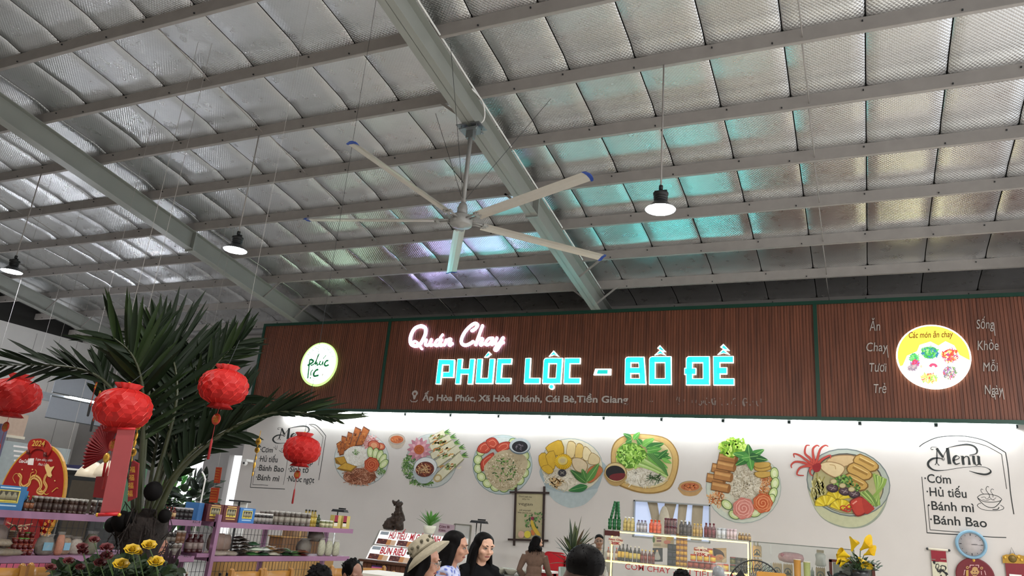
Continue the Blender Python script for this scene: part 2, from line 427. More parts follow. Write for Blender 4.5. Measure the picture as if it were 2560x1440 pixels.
for sx_ in (-.13, .13):
    for sy_ in (-.09, .09): b.tube([(fx+sx_, fy+sy_, zr-.1), (fx+sx_, fy+sy_, zr+.02)], .01, 6)
kid(b, 'mount_bracket', mat('galvanised', '8c8f90', .35, .7), fan)
kid(B().tube([(fx, fy, fz+.06), (fx, fy, fz+.2), (fx, fy, fz+.27)], [.085, .075, .055], 18), 'motor', M_fan, fan)
b = B().lathe([(.0, -.115), (.05, -.115), (.06, -.10), (.15, -.085), (.165, -.07), (.165, .05), (.15, .07), (.06, .075)], 6*4, Matrix.Translation((fx, fy, fz))); kid(b, 'hub', M_fan, fan)
for a in (-22.4, 49.6, 121.6, -166.4, -94.9):
    R = Matrix.Rotation(radians(a), 3, 'Z'); R2 = R @ Matrix.Rotation(radians(-12), 3, 'X'); c0 = Vector((fx, fy, fz))
    prof = [(-.085, -.006), (-.05, .014), (0, .022), (.05, .014), (.095, -.012), (.05, .0), (0, .006), (-.05, 0)]
    vs = []; k = len(prof)
    for x in (.34, 2.43):
        for y, z in prof: vs.append(c0+R2 @ Vector((x, y, z)))
    fs = [tuple(range(k)), tuple(range(2*k-1, k-1, -1))]+[((i+1) % k, i, k+i, k+(i+1) % k) for i in range(k)]
    bl = kid(B().add(vs, fs, False), 'blade', M_blade, fan)
    vs = []
    for x, s_ in ((2.425, 1.12), (2.46, 1.12), (2.485, .7)):
        for y, z in prof: vs.append(c0+R2 @ Vector((x, y*s_+(.012 if x > 2.47 else 0), z*s_*1.3)))
    fs = [tuple(range(k)), tuple(range(3*k-1, 2*k-1, -1))]+[(j*k+(i+1) % k, j*k+i, (j+1)*k+i, (j+1)*k+(i+1) % k) for i in range(k) for j in range(2)]
    tp = B().add(vs, fs, False); kid(tp, 'blade_tip', M_blue, fan)
    b = B()
    for s_ in (-.035, .035): b.tube([c0+R @ Vector((.15, s_, 0)), c0+R @ Vector((.42, s_, 0))], .014, 8)
    b.box(c0+R @ Vector((.36, 0, .0)), (.05, .13, .035), R)
    kid(b, 'blade_arm', M_fan, fan)
# guy wires and supply cable of the fan
for (ax, ay) in ((-.75, .1), (1.2, .2), (.2, -1.2)):
    kid(B().tube([(fx, fy, fz+.3), (fx+ax, fy+ay*1.0, zp(fy+ay)+.02)], .004, 5), 'guy_wire', M_dark, fan)
kid(B().tube(spline([(fx+.03, fy-.02, zr-.02), (fx+.2, fy, zr+.1), (fx+.2, fy-.1, zr+.35), (fx+.13, fy-.35, zp(fy)+.02)]), .012, 7), 'cable', M_paper, fan)

# ---- sign lettering, traced on the sign's own plane
class Crop:
    """pixel frame of one stretch of a flat surface at depth Y: (x, y) -> point on that surface"""
    def __init__(s, ox, oy, sc, Y): s.o = (ox, oy); s.s = sc; s.Y = Y
    def __call__(s, x, y, dy=0):
        p = aY(s.o[0]+x/s.s, s.o[1]+y/s.s, s.Y); return Vector((p.x, s.Y-dy, p.z))
    def unit(s, x, y):           # metres per crop pixel there
        return (s(x, y+1)-s(x, y)).length
M_cy = mat('lit_turquoise', '2fe6e6', .4, emit=LETTER_E, ecol='10f4f0', var=0)
M_cyd = mat('dim_turquoise', '1f7a74', .4, emit=LETTER_E*.3, ecol='19b0a8', var=0)
M_wl = mat('lit_white', 'f4f6ff', .4, emit=LETTER_E, ecol='d8ccff', var=0)
M_wl2 = mat('lit_white_edge', 'f4f6ff', .4, emit=LETTER_E*.5, ecol='d8fffb', var=0)
M_side = mat('letter_return', '9fb4b8', .4)
K2 = Crop(1080, 870, 6.4, YS-.05); K3 = Crop(1470, 850, 6.4, YS-.05)
def letter(K, strokes=(), polys=(), dots=(), wd=92, inset=17, face=None, name='sign_letter'):
    b = B(); u = K.unit(1000, 400)
    for pts in strokes:
        P = [K(*q) for q in pts]
        b.m(1); ribbon(b, P, wd*u, .045)
        for q in (P[1:-1] if pts[0] != pts[-1] else P): b.prism([q+Vector((.5*wd*u*cos(t)*.98, 0, .5*wd*u*sin(t)*.98)) for t in [2*pi*i/12 for i in range(12)][::-1]], (0, .045, 0))
    for pts in polys: b.m(1).prism([K(*q) for q in pts][::-1], (0, .045, 0))
    for x, y, r in dots: b.m(1).prism([K(x+r*cos(t), y+r*sin(t)) for t in [2*pi*i/20 for i in range(20)]], (0, .045, 0))
    o = kid(b, name, [face or M_cy, M_wl2], sign)
    b = B()
    def shrink(p, q, d):        # pull an open end back along its stroke
        return p+(q-p).normalized()*d
    for pts in strokes:
        P = [K(*q, .004) for q in pts]
        if pts[0] != pts[-1]: P[0] = shrink(P[0], P[1], inset*u*.5); P[-1] = shrink(P[-1], P[-2], inset*u*.5)
        ribbon(b, P, (wd-inset)*u)
        for q in (P[1:-1] if pts[0] != pts[-1] else P): b.poly([q+Vector((.5*(wd-inset)*u*cos(t), -.0003, .5*(wd-inset)*u*sin(t))) for t in [2*pi*i/12 for i in range(12)]])
    for pts in polys:
        c_ = sum((Vector(q) for q in pts), Vector((0, 0)))/len(pts); b.poly([K(*(c_+(Vector(q)-c_)*.62), .004) for q in pts][::-1])
    for x, y, r in dots: b.poly([K(x+r*.7*cos(t), y+r*.7*sin(t), .004) for t in [2*pi*i/20 for i in range(20)]][::-1])
    b.v = [tuple(Vector(v)-Vector(sign.location)) for v in b.v]
    b.obj('letter_face', face or M_cy, o)
letter(K2, [[(95, 578), (135, 225), (318, 228), (308, 428), (170, 428)]])
letter(K2, [[(410, 578), (448, 172)], [(605, 578), (645, 172)], [(430, 375), (625, 375)]])
letter(K2, [[(765, 170), (737, 525), (930, 525), (962, 170)]], [[(830, 150), (905, 55), (945, 95), (880, 150)]])
letter(K2, [[(1275, 212), (1085, 212), (1060, 525), (1262, 525)]])
letter(K2, [[(1537, 160), (1515, 525), (1726, 525)]])
letter(K2, [[(1830, 205), (2043, 205), (2020, 525), (1810, 525), (1830, 205)]], [[(1865, 135), (1945, 40), (2030, 135), (1945, 106)]], [(1910, 620, 44)])
letter(K2, [[(2372, 205), (2165, 205), (2150, 525), (2372, 525)]])
letter(K3, (), [[(85, 560), (115, 460), (368, 460), (362, 560)]], face=M_cyd)
letter(K3, [[(640, 317), (852, 317), (875, 660), (635, 660), (640, 317)], [(640, 488), (866, 488)]], wd=100)
letter(K3, [[(1027, 312), (1280, 312), (1283, 663), (1025, 663), (1027, 312)]], [[(1060, 242), (1160, 150), (1245, 242), (1155, 214)], [(1150, 82), (1245, 185), (1180, 180), (1105, 130)]], wd=102)
letter(K3, [[(1620, 312), (1890, 312), (1893, 668), (1620, 668), (1620, 312)], [(1540, 500), (1728, 500)]], wd=104)
letter(K3, [[(2328, 310), (2055, 310), (2060, 668), (2340, 668)], [(2060, 490), (2225, 490)]], [[(2070, 232), (2165, 140), (2270, 232), (2165, 205)], [(2165, 62), (2265, 165), (2190, 160), (2115, 110)]], wd=104)
K1 = Crop(1010, 790, 9.48, YS-.05); u1 = K1.unit(1200, 500)
def script(strokes):
    b = B()
    for w_, pts in strokes:
        P = spline([K1(*q) for q in pts], 5); ribbon(b, P, w_*u1, .03)
        for e in (P[0], P[-1]): b.prism([e+Vector((.5*w_*u1*cos(t), 0, .5*w_*u1*sin(t))) for t in [2*pi*i/10 for i in range(10)][::-1]], (0, .03, 0))
    kid(b, 'script_letter', M_wl, sign)
script([(78, [(390,235),(495,280),(500,420),(420,600),(340,690),(240,705),(160,660),(142,540),(180,400),(260,285),(390,235),(470,255)]), (52, [(330,690),(235,690),(205,640),(245,595),(300,620),(360,700),(415,775)])])
script([(56, [(525,560),(497,660),(520,695),(570,680),(625,590)]), (58, [(640,550),(605,660),(630,698),(672,675)])])
script([(56, [(850,570),(790,560),(735,630),(732,690),(780,700),(835,630),(880,550)]), (58, [(880,560),(845,660),(862,700),(907,676)]), (48, [(850,515),(910,437)])])
script([(58, [(995,560),(950,690)]), (56, [(975,640),(1040,555),(1100,540),(1095,600),(1060,670),(1085,696),(1140,645)])])
script([(72, [(1605,345),(1690,290),(1735,210),(1680,172),(1580,225),(1460,345),(1380,480),(1350,600),(1390,675),(1480,685),(1570,645),(1630,605)])])
script([(64, [(1855,225),(1780,430),(1690,680)]), (58, [(1715,620),(1780,540),(1850,530),(1848,580),(1800,655),(1820,690),(1870,645)])])
script([(58, [(2090,522),(2005,530),(1940,600),(1930,670),(1980,680),(2050,620),(2100,520)]), (58, [(2100,522),(2055,640),(2080,675),(2117,640)])])
script([(58, [(2195,512),(2160,620),(2180,675),(2250,640),(2330,520)]), (54, [(2345,505),(2290,640),(2240,750),(2180,815),(2140,795),(2165,740),(2240,690),(2355,622)])])
# painted small lettering (raised plastic)
M_sl = mat('pale_letter_plastic', 'b3a9a2', .5, var=.04)
def line(body, K, x0, y0, x1, y1, cap, M, t, dy=.0, **k):
    a, c_ = K(x0, y0, dy), K(x1, y1, dy); z = (a.z+c_.z)/2; xm, ym = (x0+x1)/2, (y0+y1)/2
    return ktext(body, M, t, (a.x, a.y, z), (c_.x, c_.y, z), (K(xm, ym-cap)-K(xm, ym)).length, **k)
K8 = Crop(620, 740, 2.612, YS-.014)
line('Ấp Hòa Phúc, Xã Hòa Khánh, Cái Bè,Tiền Giang', K8, 1138, 690, 2482, 690, 41, M_sl, sign, name='address_lettering', bold=.02, extrude=.01)
b = B(); pc = K8(1087, 655); 
b.prism([pc+Vector((.085*cos(t)*(1 if sin(t) > -.2 else .55), 0, .06+.085*sin(t)*(1 if sin(t) > 0 else 1.6))) for t in [2*pi*i/18 for i in range(18)][::-1]], (0, .01, 0))
b.tube([pc+Vector((-.1, 0, -.09)), pc+Vector((-.06, 0, -.13)), pc+Vector((.06, 0, -.13)), pc+Vector((.1, 0, -.09))], .012, 6)
kid(b, 'pin_symbol', M_sl, sign); kid(B().prism([pc+Vector((.034*cos(t), -.003, .06+.034*sin(t))) for t in [2*pi*i/14 for i in range(14)][::-1]], (0, .002, 0)), 'pin_hole', wood, sign)
# remains of a peeled line of lettering
K6b = Crop(1560, 970, 6.4, YS-.014); b = B(); ub = K6b.unit(1200, 200)
for w_, pts in ((14, [(412,205),(420,220)]), (16, [(445,222),(460,205)]), (12, [(840,195),(855,150),(862,145)]), (12, [(885,148),(880,200),(890,220)]), (10, [(868,250),(885,262)]), (9, [(960,180),(962,215)]), (8, [(1090,195),(1090,240)]), (9, [(1155,190),(1150,240)]), (13, [(1195,255),(1225,275),(1245,230),(1230,205)]), (12, [(1270,200),(1268,245)]), (14, [(1320,155),(1322,175)]), (13, [(1295,200),(1300,250),(1330,270)]), (26, [(1365,225),(1362,240)]), (22, [(1410,170),(1405,215),(1430,270)]), (13, [(1440,160),(1455,180)]), (20, [(1460,200),(1455,275)]), (8, [(1535,155),(1540,180)]), (24, [(1560,270),(1572,265)]), (20, [(1645,264),(1668,256)]), (8, [(1720,215),(1718,260)]), (13, [(1745,195),(1755,170),(1785,168)]), (9, [(1785,270),(1785,285)]), (14, [(1900,215),(1915,180),(1935,165),(1965,180)]), (30, [(1905,215),(1915,265),(1935,285)]), (16, [(1945,230),(1975,230)]), (18, [(2008,262),(2028,278)]), (9, [(2060,205),(2062,230)]), (14, [(2120,205),(2125,260),(2150,290)]), (12, [(2190,170),(2192,235)])):
    ribbon(b, spline([K6b(*q) for q in pts], 3), w_*ub, .006)
kid(b, 'peeled_lettering', mat('faded_letter', '8a7b74', .6), sign, kind='stuff')
K5s = Crop(2140, 780, 6.4, YS-.014)
for s_, x0, y, x1, cap in (('Ăn', 215, 300, 390, 150), ('Chay', 168, 628, 515, 140), ('Tươi', 220, 955, 495, 138), ('Trẻ', 290, 1298, 490, 145), ('Sống', 1930, 265, 2215, 145), ('Khỏe', 1945, 608, 2285, 150), ('Mỗi', 2035, 948, 2280, 140), ('Ngày', 2060, 1318, 2360, 150)):
    line(s_, K5s, x0, y, x1, y, cap, M_sl, sign, name='slogan_lettering', shear=.18, extrude=.008, bold=.006 if 'ơ' in s_ else 0)
for pts in ([(2205,180),(2215,300),(2225,380)], [(495,560),(505,650),(515,730)], [(2210,1240),(2220,1330),(2230,1400)], [(2345,1240),(2360,1340),(2370,1400)]):
    kid(ribbon(B(), spline([K5s(*q) for q in pts], 4), [10*K5s.unit(1000,500)]*9, .008), 'letter_tail', M_sl, sign)

# paint on flat things: colour held per face
M_paint = mat('wall_paint_colours', 'ffffff', .7, var=.05)
def attr_mat(name, rough=.7, emit=0, var=.1, scale=30, spec=.5):
    if name in MATS: return MATS[name]
    M = mat(name, 'ffffff', rough, spec=spec); N, L, p = nodes(M)
    a = N.new('ShaderNodeAttribute'); a.attribute_name = 'Col'
    nz = N.new('ShaderNodeTexNoise'); nz.inputs['Scale'].default_value = scale; nz.inputs['Detail'].default_value = 5
    tc = N.new('ShaderNodeTexCoord'); L.new(tc.outputs['Object'], nz.inputs['Vector'])
    mr = N.new('ShaderNodeMapRange'); mr.inputs[3].default_value = 1-var*2; mr.inputs[4].default_value = 1+var*2; L.new(nz.outputs['Fac'], mr.inputs[0])
    vm = N.new('ShaderNodeVectorMath'); vm.operation = 'SCALE'; L.new(a.outputs['Color'], vm.inputs[0]); L.new(mr.outputs[0], vm.inputs[3])
    L.new(vm.outputs[0], p.inputs['Base Color'])
    if emit: L.new(vm.outputs[0], p.inputs['Emission Color']); p.inputs['Emission Strength'].default_value = emit
    return M
M_mural = attr_mat('mural_paint', .8, 0, .07, 12)
M_print = attr_mat('printed_colours', .4, 0, .05, 30)
M_litprint = attr_mat('lit_print', .4, .62, .03, 30)
M_skin = attr_mat('vivid_things', .5, 0, .08, 40)
class Paint:
    """flat picture built up in layers on a plane facing the hall"""
    def __init__(s, K, t, M, step=.0003, seed=1): s.K = K; s.t = t; s.M = M; s.st = step; s.n = 1; s.b = None; s.r = random.Random(seed); s.name = None
    def part(s, name): s.end(); s.b = B(); s.name = name; return s
    def end(s):
        if s.b and s.b.f: kid(s.b, s.name, s.M, s.t)
        s.b = None; return s
    def pt(s, x, y): return s.K(x, y, s.n*s.st)
    def pg(s, pts, col, k=0, closed=True):
        s.n += 1
        if k: pts = [tuple(q) for q in spline(pts, k, True)]
        s.b.c(col).poly([s.pt(*q) for q in pts]); return s
    def el(s, x, y, rx, ry, col, rot=0, n=28):
        c_, d = cos(radians(rot)), sin(radians(rot))
        return s.pg([(x+rx*cos(a)*c_-ry*sin(a)*d, y+rx*cos(a)*d+ry*sin(a)*c_) for a in [2*pi*i/n for i in range(n)]], col)
    def ln(s, pts, w_, col, k=4, new=True):
        if new: s.n += 1
        P = spline(pts, k) if k and len(pts) > 2 else [Vector(q) for q in pts]
        u = s.K.unit(*P[0][:2]); W = [x*u for x in w_] if isinstance(w_, (list, tuple)) else w_*u
        if isinstance(W, list) and len(W) != len(P): W = [W[0]+(W[-1]-W[0])*i/(len(P)-1) if len(W) == 2 else W[min(len(W)-1, int(i*len(W)/len(P)))] for i in range(len(P))]
        s.b.c(col); ribbon(s.b, [s.pt(q[0], q[1]) for q in P], W); return s
    def ring(s, x, y, rx, ry, w_, col, rot=0, a0=0, a1=360):
        c_, d = cos(radians(rot)), sin(radians(rot)); n = 36
        return s.ln([(x+rx*cos(a)*c_-ry*sin(a)*d, y+rx*cos(a)*d+ry*sin(a)*c_) for a in [radians(a0+(a1-a0)*i/n) for i in range(n+1)]], w_, col, 0)
    def strands(s, x, y, rx, ry, n, ln, w_, cols, ang=None, curl=.5):
        r = s.r
        for i in range(n):
            if i % 12 == 0: s.n += 1
            a, q = r.uniform(0, 2*pi), sqrt(r.random()); px, py = x+rx*q*cos(a), y+ry*q*sin(a)
            t = radians(ang)+r.uniform(-.35, .35) if ang is not None else r.uniform(0, pi); l = ln*r.uniform(.5, 1.2)/2; c_ = l*curl*r.uniform(-1, 1)
            dx, dy = cos(t)*l, sin(t)*l
            s.ln([(px-dx, py-dy), (px-dy*c_/l, py+dx*c_/l), (px+dx, py+dy)], w_*r.uniform(.6, 1.3), r.choice(cols), 2, False)
        return s
    def spiral(s, x, y, r0, w_, col, turns=3):
        return s.ln([(x+r0*q*cos(q*turns*6.28), y+r0*q*sin(q*turns*6.28)) for q in [i/30 for i in range(3, 31)]], w_, col, 0)
    def leaf(s, x0, y0, x1, y1, w_, col, vein=None):
        dx, dy = x1-x0, y1-y0; nx, ny = -dy, dx; L_ = hypot(dx, dy); nx /= L_; ny /= L_
        s.pg([(x0, y0), (x0+dx*.3+nx*w_*.5, y0+dy*.3+ny*w_*.5), (x0+dx*.65+nx*w_*.38, y0+dy*.65+ny*w_*.38), (x1, y1), (x0+dx*.65-nx*w_*.38, y0+dy*.65-ny*w_*.38), (x0+dx*.3-nx*w_*.5, y0+dy*.3-ny*w_*.5)], col, 3)
        if vein: s.ln([(x0, y0), (x1, y1)], max(1, w_*.07), vein, 0)
        return s
    def rose(s, x, y, r0, c1, c2):
        s.pg([(x+r0*(1+.06*cos(7*a))*cos(a), y+r0*(1+.06*cos(7*a))*sin(a)) for a in [2*pi*i/28 for i in range(28)]], c1)
        s.spiral(x, y, r0*.92, r0*.09, c2, 3.2)
        for i in range(7): s.ring(x, y, r0*(.3+.1*i), r0*(.3+.1*i), r0*.04, c2, 0, i*77, i*77+110)
        return s
    def cuke(s, x, y, rx, ry, rot=0):
        return s.el(x, y, rx, ry, '4d6d2a', rot).el(x, y, rx*.86, ry*.88, 'c3cf92', rot).el(x, y, rx*.45, ry*.5, 'd9dfb4', rot)

# round lit emblem at the left and food emblem at the right
def disc(K, cx, cy, r, name, mats):
    c_ = K(cx, cy); return c_, kid(B().prism([c_+Vector((r*cos(t), 0, r*sin(t))) for t in [2*pi*i/48 for i in range(48)][::-1]], (0, .04, 0)), name, mats, sign)
KL = Crop(730, 840, 10.285, YS-.06)
M_lgreen = mat('lit_green_rim', 'a4d880', .4, emit=.9, ecol='a8e07a', var=0)
c0, em = disc(KL, 680, 725, .575, 'emblem_rim', M_lgreen)
kid(B().prism([c0+Vector((.53*cos(t)+.012, -.003, .53*sin(t)+.01)) for t in [2*pi*i/48 for i in range(48)][::-1]], (0, .003, 0)), 'emblem_face', mat('lit_green_white', 'f4fff6', .4, emit=1.8, ecol='dcffe4', var=0), sign)
M_em = mat('emblem_green_print', '1f8a52', .5, emit=.12, ecol='1f8a52', var=0)
M_em2 = mat('emblem_grey_print', '6f8a80', .5, emit=.25, ecol='6f9a80', var=0)
for i, ch in enumerate('QUÁN CHAY'):
    if ch == ' ': continue
    a = radians(158-i*16.5); q = c0+Vector((.41*cos(a), -.008, .41*sin(a))); tdir = Vector((sin(a), 0, -cos(a)))
    ktext(ch, M_em2, sign, q-tdir*.04, q+tdir*.04, .085, upv=(cos(a), 0, sin(a)), name='emblem_lettering')
b = B(); uL = KL.unit(600, 700)
for w_, pts in ((30, [(470,590),(450,700),(410,1080)]), (38, [(480,600),(550,640),(520,690),(400,760)]), (24, [(480,760),(590,700),(700,460),(640,600),(600,740)]), (24, [(610,730),(650,690),(650,750),(700,720),(740,640)]), (22, [(720,650),(715,730),(760,740),(800,660),(795,760)]), (16, [(800,590),(880,495)]), (34, [(940,640),(890,640),(840,720),(870,770),(950,740)]), (22, [(540,870),(490,930),(490,1020)]), (36, [(680,880),(640,870),(560,960),(580,1030),(690,1010)]), (26, [(400,1070),(415,1090)]), (30, [(465,1070),(490,1085)])):
    ribbon(b, spline([KL(*q, .006) for q in pts], 4), w_*1.35*uL)
kid(b, 'emblem_script', M_em, sign)
M_br = mat('emblem_brown_print', '8a7468', .5, emit=.25, ecol='a88a78', var=0)
for s_, y in (('BỒ', 925), ('ĐỀ', 1035)): line(s_, KL, 765, y, 880, y, 60, M_br, sign, .006, name='emblem_lettering')
KR = Crop(2140, 780, 6.4, YS-.06)
c1, em2 = disc(KR, 1232, 712, .60, 'emblem_rim', mat('lit_warm_white', 'f4f6ff', .4, emit=1.8, ecol='fffce8', var=0))
pr = Paint(KR, sign, M_litprint, .0006, 3)
pr.part('emblem_print'); pr.n = 8
ps = []
for i in range(25):
    a = radians(-8+i*8.6); q = c1+Vector((.575*cos(a), 0, .575*sin(a))); ps.append(q)
b = pr.b; b.c('f6ee4a')
low = [c1+Vector((x, 0, z)) for x, z in ((-.5, -.16), (-.42, .02), (-.25, .1), (-.2, .22), (-.02, .28), (.1, .2), (.22, .28), (.35, .2), (.42, .02))]
b.poly([q+Vector((0, -.006, 0)) for q in ps+low][::-1])
for x, y, rx, ry, cols in ((1180, 650, 140, 105, ['3f9a4a','5fb85a','2f7f86','8fd07a','3a6fa0']), (1500, 700, 130, 110, ['c23a3a','e8b86a','a04a8a','f2d9b0','d96a3a']), (1490, 970, 110, 100, ['8a6fa0','c9c0b0','b55a6a','6a8a5a','e8e0d8']), (1160, 1060, 130, 80, ['e8cf7a','d9b45a','f2e2a8','c95a4a','7ab85a']), (930, 740, 75, 60, ['5fb85a','7fd07a','3f9a6a']), (940, 830, 60, 55, ['c23a4a','8a6fb0','b55a8a']), (900, 900, 70, 40, ['8a7a8a','b0a0a0'])):
    pr.el(x, y, rx*.95, ry*.95, cols[0]).strands(x, y, rx, ry, 90, 55, 16, cols)
pr.ln([(1180, 885), (1210, 850), (1260, 855), (1285, 890)], 42, 'c9486a').el(1040, 880, 20, 24, 'e0b89a')
pr.end()
line('Các món ăn chay', KR, 845, 410, 1560, 410, 95, mat('emblem_red_print', '8a4a1a', .5, emit=.25, ecol='8a4a1a'), sign, .008, name='emblem_lettering', shear=.25, bold=.02)

# ------------------------------------------------------------------ wall murals
c6, c7, c5 = Crop(800, 1030, 3.657, YW-.001), Crop(1480, 1040, 3.2, YW-.001), Crop(1960, 1060, 3.79, YW-.001)
def mural(K, x, y, label, seed=1):
    t = thing('wall_mural', label, 'wall mural', K(x, y), 0, 'food murals painted on the wall'); return Paint(K, t, M_mural, .0003, seed)
RICE = ['efece4', 'd8d2c6', 'f4f2ec', 'c9c0b0']
GRN = ['3f6b2a', '5f8f3a', '2f5226', '7fa64f']
d = mural(c6, 380, 430, 'painted plate of rice mound with fried tofu strips and carrot rose')
d.part('plate').el(380, 432, 251, 246, '8f9896').el(380, 430, 246, 241, 'c9ccc8').el(380, 425, 215, 208, 'd6d4cc')
d.part('shallot').strands(455, 270, 65, 65, 70, 60, 7, ['d99a95', 'c77a78', 'eac4bf', 'b86a66'])
d.part('tomato')
for x, y, r in ((555, 315, 42), (495, 305, 58)): d.el(x, y, r, r*.8, '8f2f20', 15).el(x, y, r*.85, r*.66, 'c8694a', 15).el(x, y, r*.5, r*.4, 'd99a70', 15)
d.part('tofu_strip')
for pts in ([(150,290),(192,262),(207,380),(180,402)], [(200,215),(242,226),(218,390),(185,398)], [(258,178),(302,195),(266,340),(220,360)], [(325,133),(380,160),(322,320),(265,335)], [(400,128),(458,165),(388,308),(325,312)]):
    d.pg(pts, '5f2b10'); c_ = sum((Vector(q) for q in pts), Vector((0,0)))/4; d.pg([tuple(c_+(Vector(q)-c_)*.88) for q in pts], 'a3581f')
    d.strands(c_.x, c_.y, 22, 60, 16, 18, 9, ['8a4316', '6f3312', 'bd7534'])
d.part('noodles').el(365, 590, 150, 76, '8a4f33').strands(365, 590, 145, 72, 150, 70, 5, ['b3785a', '6f3a22', 'c9967a', '8f5238'])
d.part('rice_mound').el(330, 405, 108, 92, 'dcd7cc').strands(330, 405, 104, 88, 160, 12, 4, RICE).strands(335, 375, 32, 28, 30, 12, 5, GRN)
d.part('yellow_roll').pg([(138,420),(225,405),(255,470),(195,488),(148,470)], '8a6218').pg([(145,422),(222,410),(246,466),(195,478)], 'bd8e2e').pg([(155,520),(232,460),(342,498),(290,548),(200,535)], '8a6218').pg([(165,512),(235,466),(330,498),(285,535)], 'c79a38')
d.part('cucumber_slice')
for x, y, r in ((465, 370, -5), (512, 380, 12), (552, 398, 20), (580, 430, 30), (588, 475, 45)): d.cuke(x, y, 30, 54, r)
d.part('carrot_rose').rose(478, 482, 68, 'a83d1c', 'd4764a')
d.part('herb').strands(560, 545, 40, 28, 40, 30, 4, GRN); d.end()
def bowlet(K, x, y, rx, ry, lab, c1, c2, seed):
    d = mural(K, x, y, lab, seed)
    d.part('bowl').pg([(x-rx, y-ry*.25), (x-rx*.7, y+ry*.75), (x-.2*rx, y+ry), (x+.2*rx, y+ry), (x+rx*.7, y+ry*.75), (x+rx, y-ry*.25)], c1, 3).el(x, y-ry*.25, rx, ry*.72, '8a8078').el(x, y-ry*.25, rx*.95, ry*.66, c1)
    d.part('sauce').el(x, y-ry*.2, rx*.8, ry*.52, c2).strands(x, y-ry*.2, rx*.6, ry*.35, 22, rx*.3, rx*.07, ['d9905a', '8f3d1c', 'c9703a']); d.end()
bowlet(c6, 703, 265, 75, 68, 'small painted sauce bowl between the tofu plate and the spring roll plate', 'b5a595', 'b05a2c', 3)
d = mural(c6, 1010, 440, 'painted plate of spring rolls with a pink lotus and dipping bowl', 4)
d.part('plate').el(1020, 447, 232, 248, '8f9896').el(1020, 445, 228, 243, 'b9bdb8').el(1020, 440, 200, 212, 'cbccc5')
d.part('herb').strands(820, 500, 65, 110, 160, 45, 5, GRN).strands(930, 640, 110, 34, 110, 36, 5, GRN)
d.part('spring_roll')
for i, (x0, y0, x1, y1, w_) in enumerate(((1000, 262, 1140, 190, 62), (1010, 330, 1195, 232, 66), (1020, 410, 1230, 285, 70), (1060, 480, 1275, 330, 76), (1085, 600, 1300, 400, 88))):
    for j in range(4): d.leaf(x1-8, y1+4, x1+48+j*6, y1-38+j*18, 12, GRN[j])
    d.ln([(x0, y0), (x1, y1)], w_, '8a8460', 0).ln([(x0+2, y0-2), (x1-2, y1-2)], w_*.86, 'cfc9ac', 0)
    d.strands((x0+x1)/2, (y0+y1)/2, abs(x1-x0)*.42, 20, 26, 34, 10, ['c99a55', '8a9a55', 'e0d6b8', 'b8743a', '6f8a45'], degrees_ := -33)
d.el(1080, 605, 40, 36, 'b5a070', -30).el(1080, 605, 24, 21, 'd9cfae', -30)
d.part('lotus')
for k in range(2):
    for i in range(14):
        a = i*2*pi/14+k*.22; r1 = 112-k*34; d.leaf(912+18*cos(a), 345+18*sin(a), 912+r1*cos(a), 345+r1*1.02*sin(a), 46-8*k, ['c98f9a', 'b57684'][i % 2] if k == 0 else ['d9a5ac', 'c4838f'][i % 2])
d.el(912, 345, 46, 44, 'b55a2a')
for i in range(8): d.el(912+22*cos(i*.8), 345+20*sin(i*.8), 5, 5, '8f3d1c', n=10)
d.part('dip_bowl').pg([(862, 530), (890, 625), (940, 655), (1000, 645), (1050, 590), (1076, 510)], 'a9b0b2', 3).el(970, 505, 110, 92, '8a9294', -12).el(970, 505, 104, 86, 'd3d6d4', -12).el(965, 525, 86, 70, '5f2a1c', -10).strands(965, 525, 66, 50, 50, 50, 6, ['c9a070', '8f4a2c', 'd9b888', 'a85f3a']); d.end()
d = mural(c6, 1670, 480, 'painted round plate of fried rice ringed with cucumber and tomato bow', 5)
d.part('plate').el(1668, 483, 274, 275, '7f9090').el(1668, 481, 269, 270, 'b4bfbd').el(1668, 475, 236, 240, 'c9cfca')
d.part('cucumber_slice')
for a in range(-62, 215, 21): d.cuke(1665+222*cos(radians(a)), 475+222*sin(radians(a)), 40, 46, a)
d.part('tomato_slice')
for pts in ([(1440,360),(1460,300),(1530,270),(1570,330),(1520,380)], [(1520,260),(1590,232),(1640,290),(1600,340),(1540,320)], [(1600,330),(1660,280),(1740,275),(1740,330),(1650,380)], [(1590,370),(1530,400),(1470,460),(1485,545),(1540,490),(1590,430)]):
    d.pg(pts, '8f2a1c', 4); c_ = sum((Vector(q) for q in pts), Vector((0,0)))/len(pts); d.pg([tuple(c_+(Vector(q)-c_)*.86) for q in pts], 'b8432c', 4); d.ln([tuple(c_+(Vector(q)-c_)*.55) for q in pts], 6, 'd9866a')
d.part('fried_rice').pg([(1500,520),(1560,430),(1650,360),(1760,350),(1870,400),(1900,480),(1850,600),(1760,690),(1660,720),(1560,650)], 'b8a888', 4).strands(1695, 540, 175, 160, 420, 14, 6, ['d9cdb0', 'a39270', 'e6dcc6', '8f7d5c', 'c2b088']).strands(1690, 530, 110, 110, 70, 22, 8, GRN)
d.part('soy_bowl').el(1832, 315, 98, 74, '5f6a70').el(1832, 308, 94, 68, 'b9c0c2').el(1832, 318, 72, 52, '1d1a20').strands(1832, 318, 40, 26, 12, 22, 6, ['6a6068', '8a8088']); d.end()
d = mural(c6, 2290, 500, 'painted deep bowl of noodle soup with corn, tofu and green herbs', 6)
d.part('bowl').pg([(2020,500),(2050,660),(2130,800),(2250,868),(2330,872),(2440,830),(2540,700),(2590,560),(2600,470),(2300,300)], '9aa8ac', 4).el(2300, 490, 288, 250, '9aa39f', 8).el(2300, 488, 280, 240, 'd0c8b0', 8)
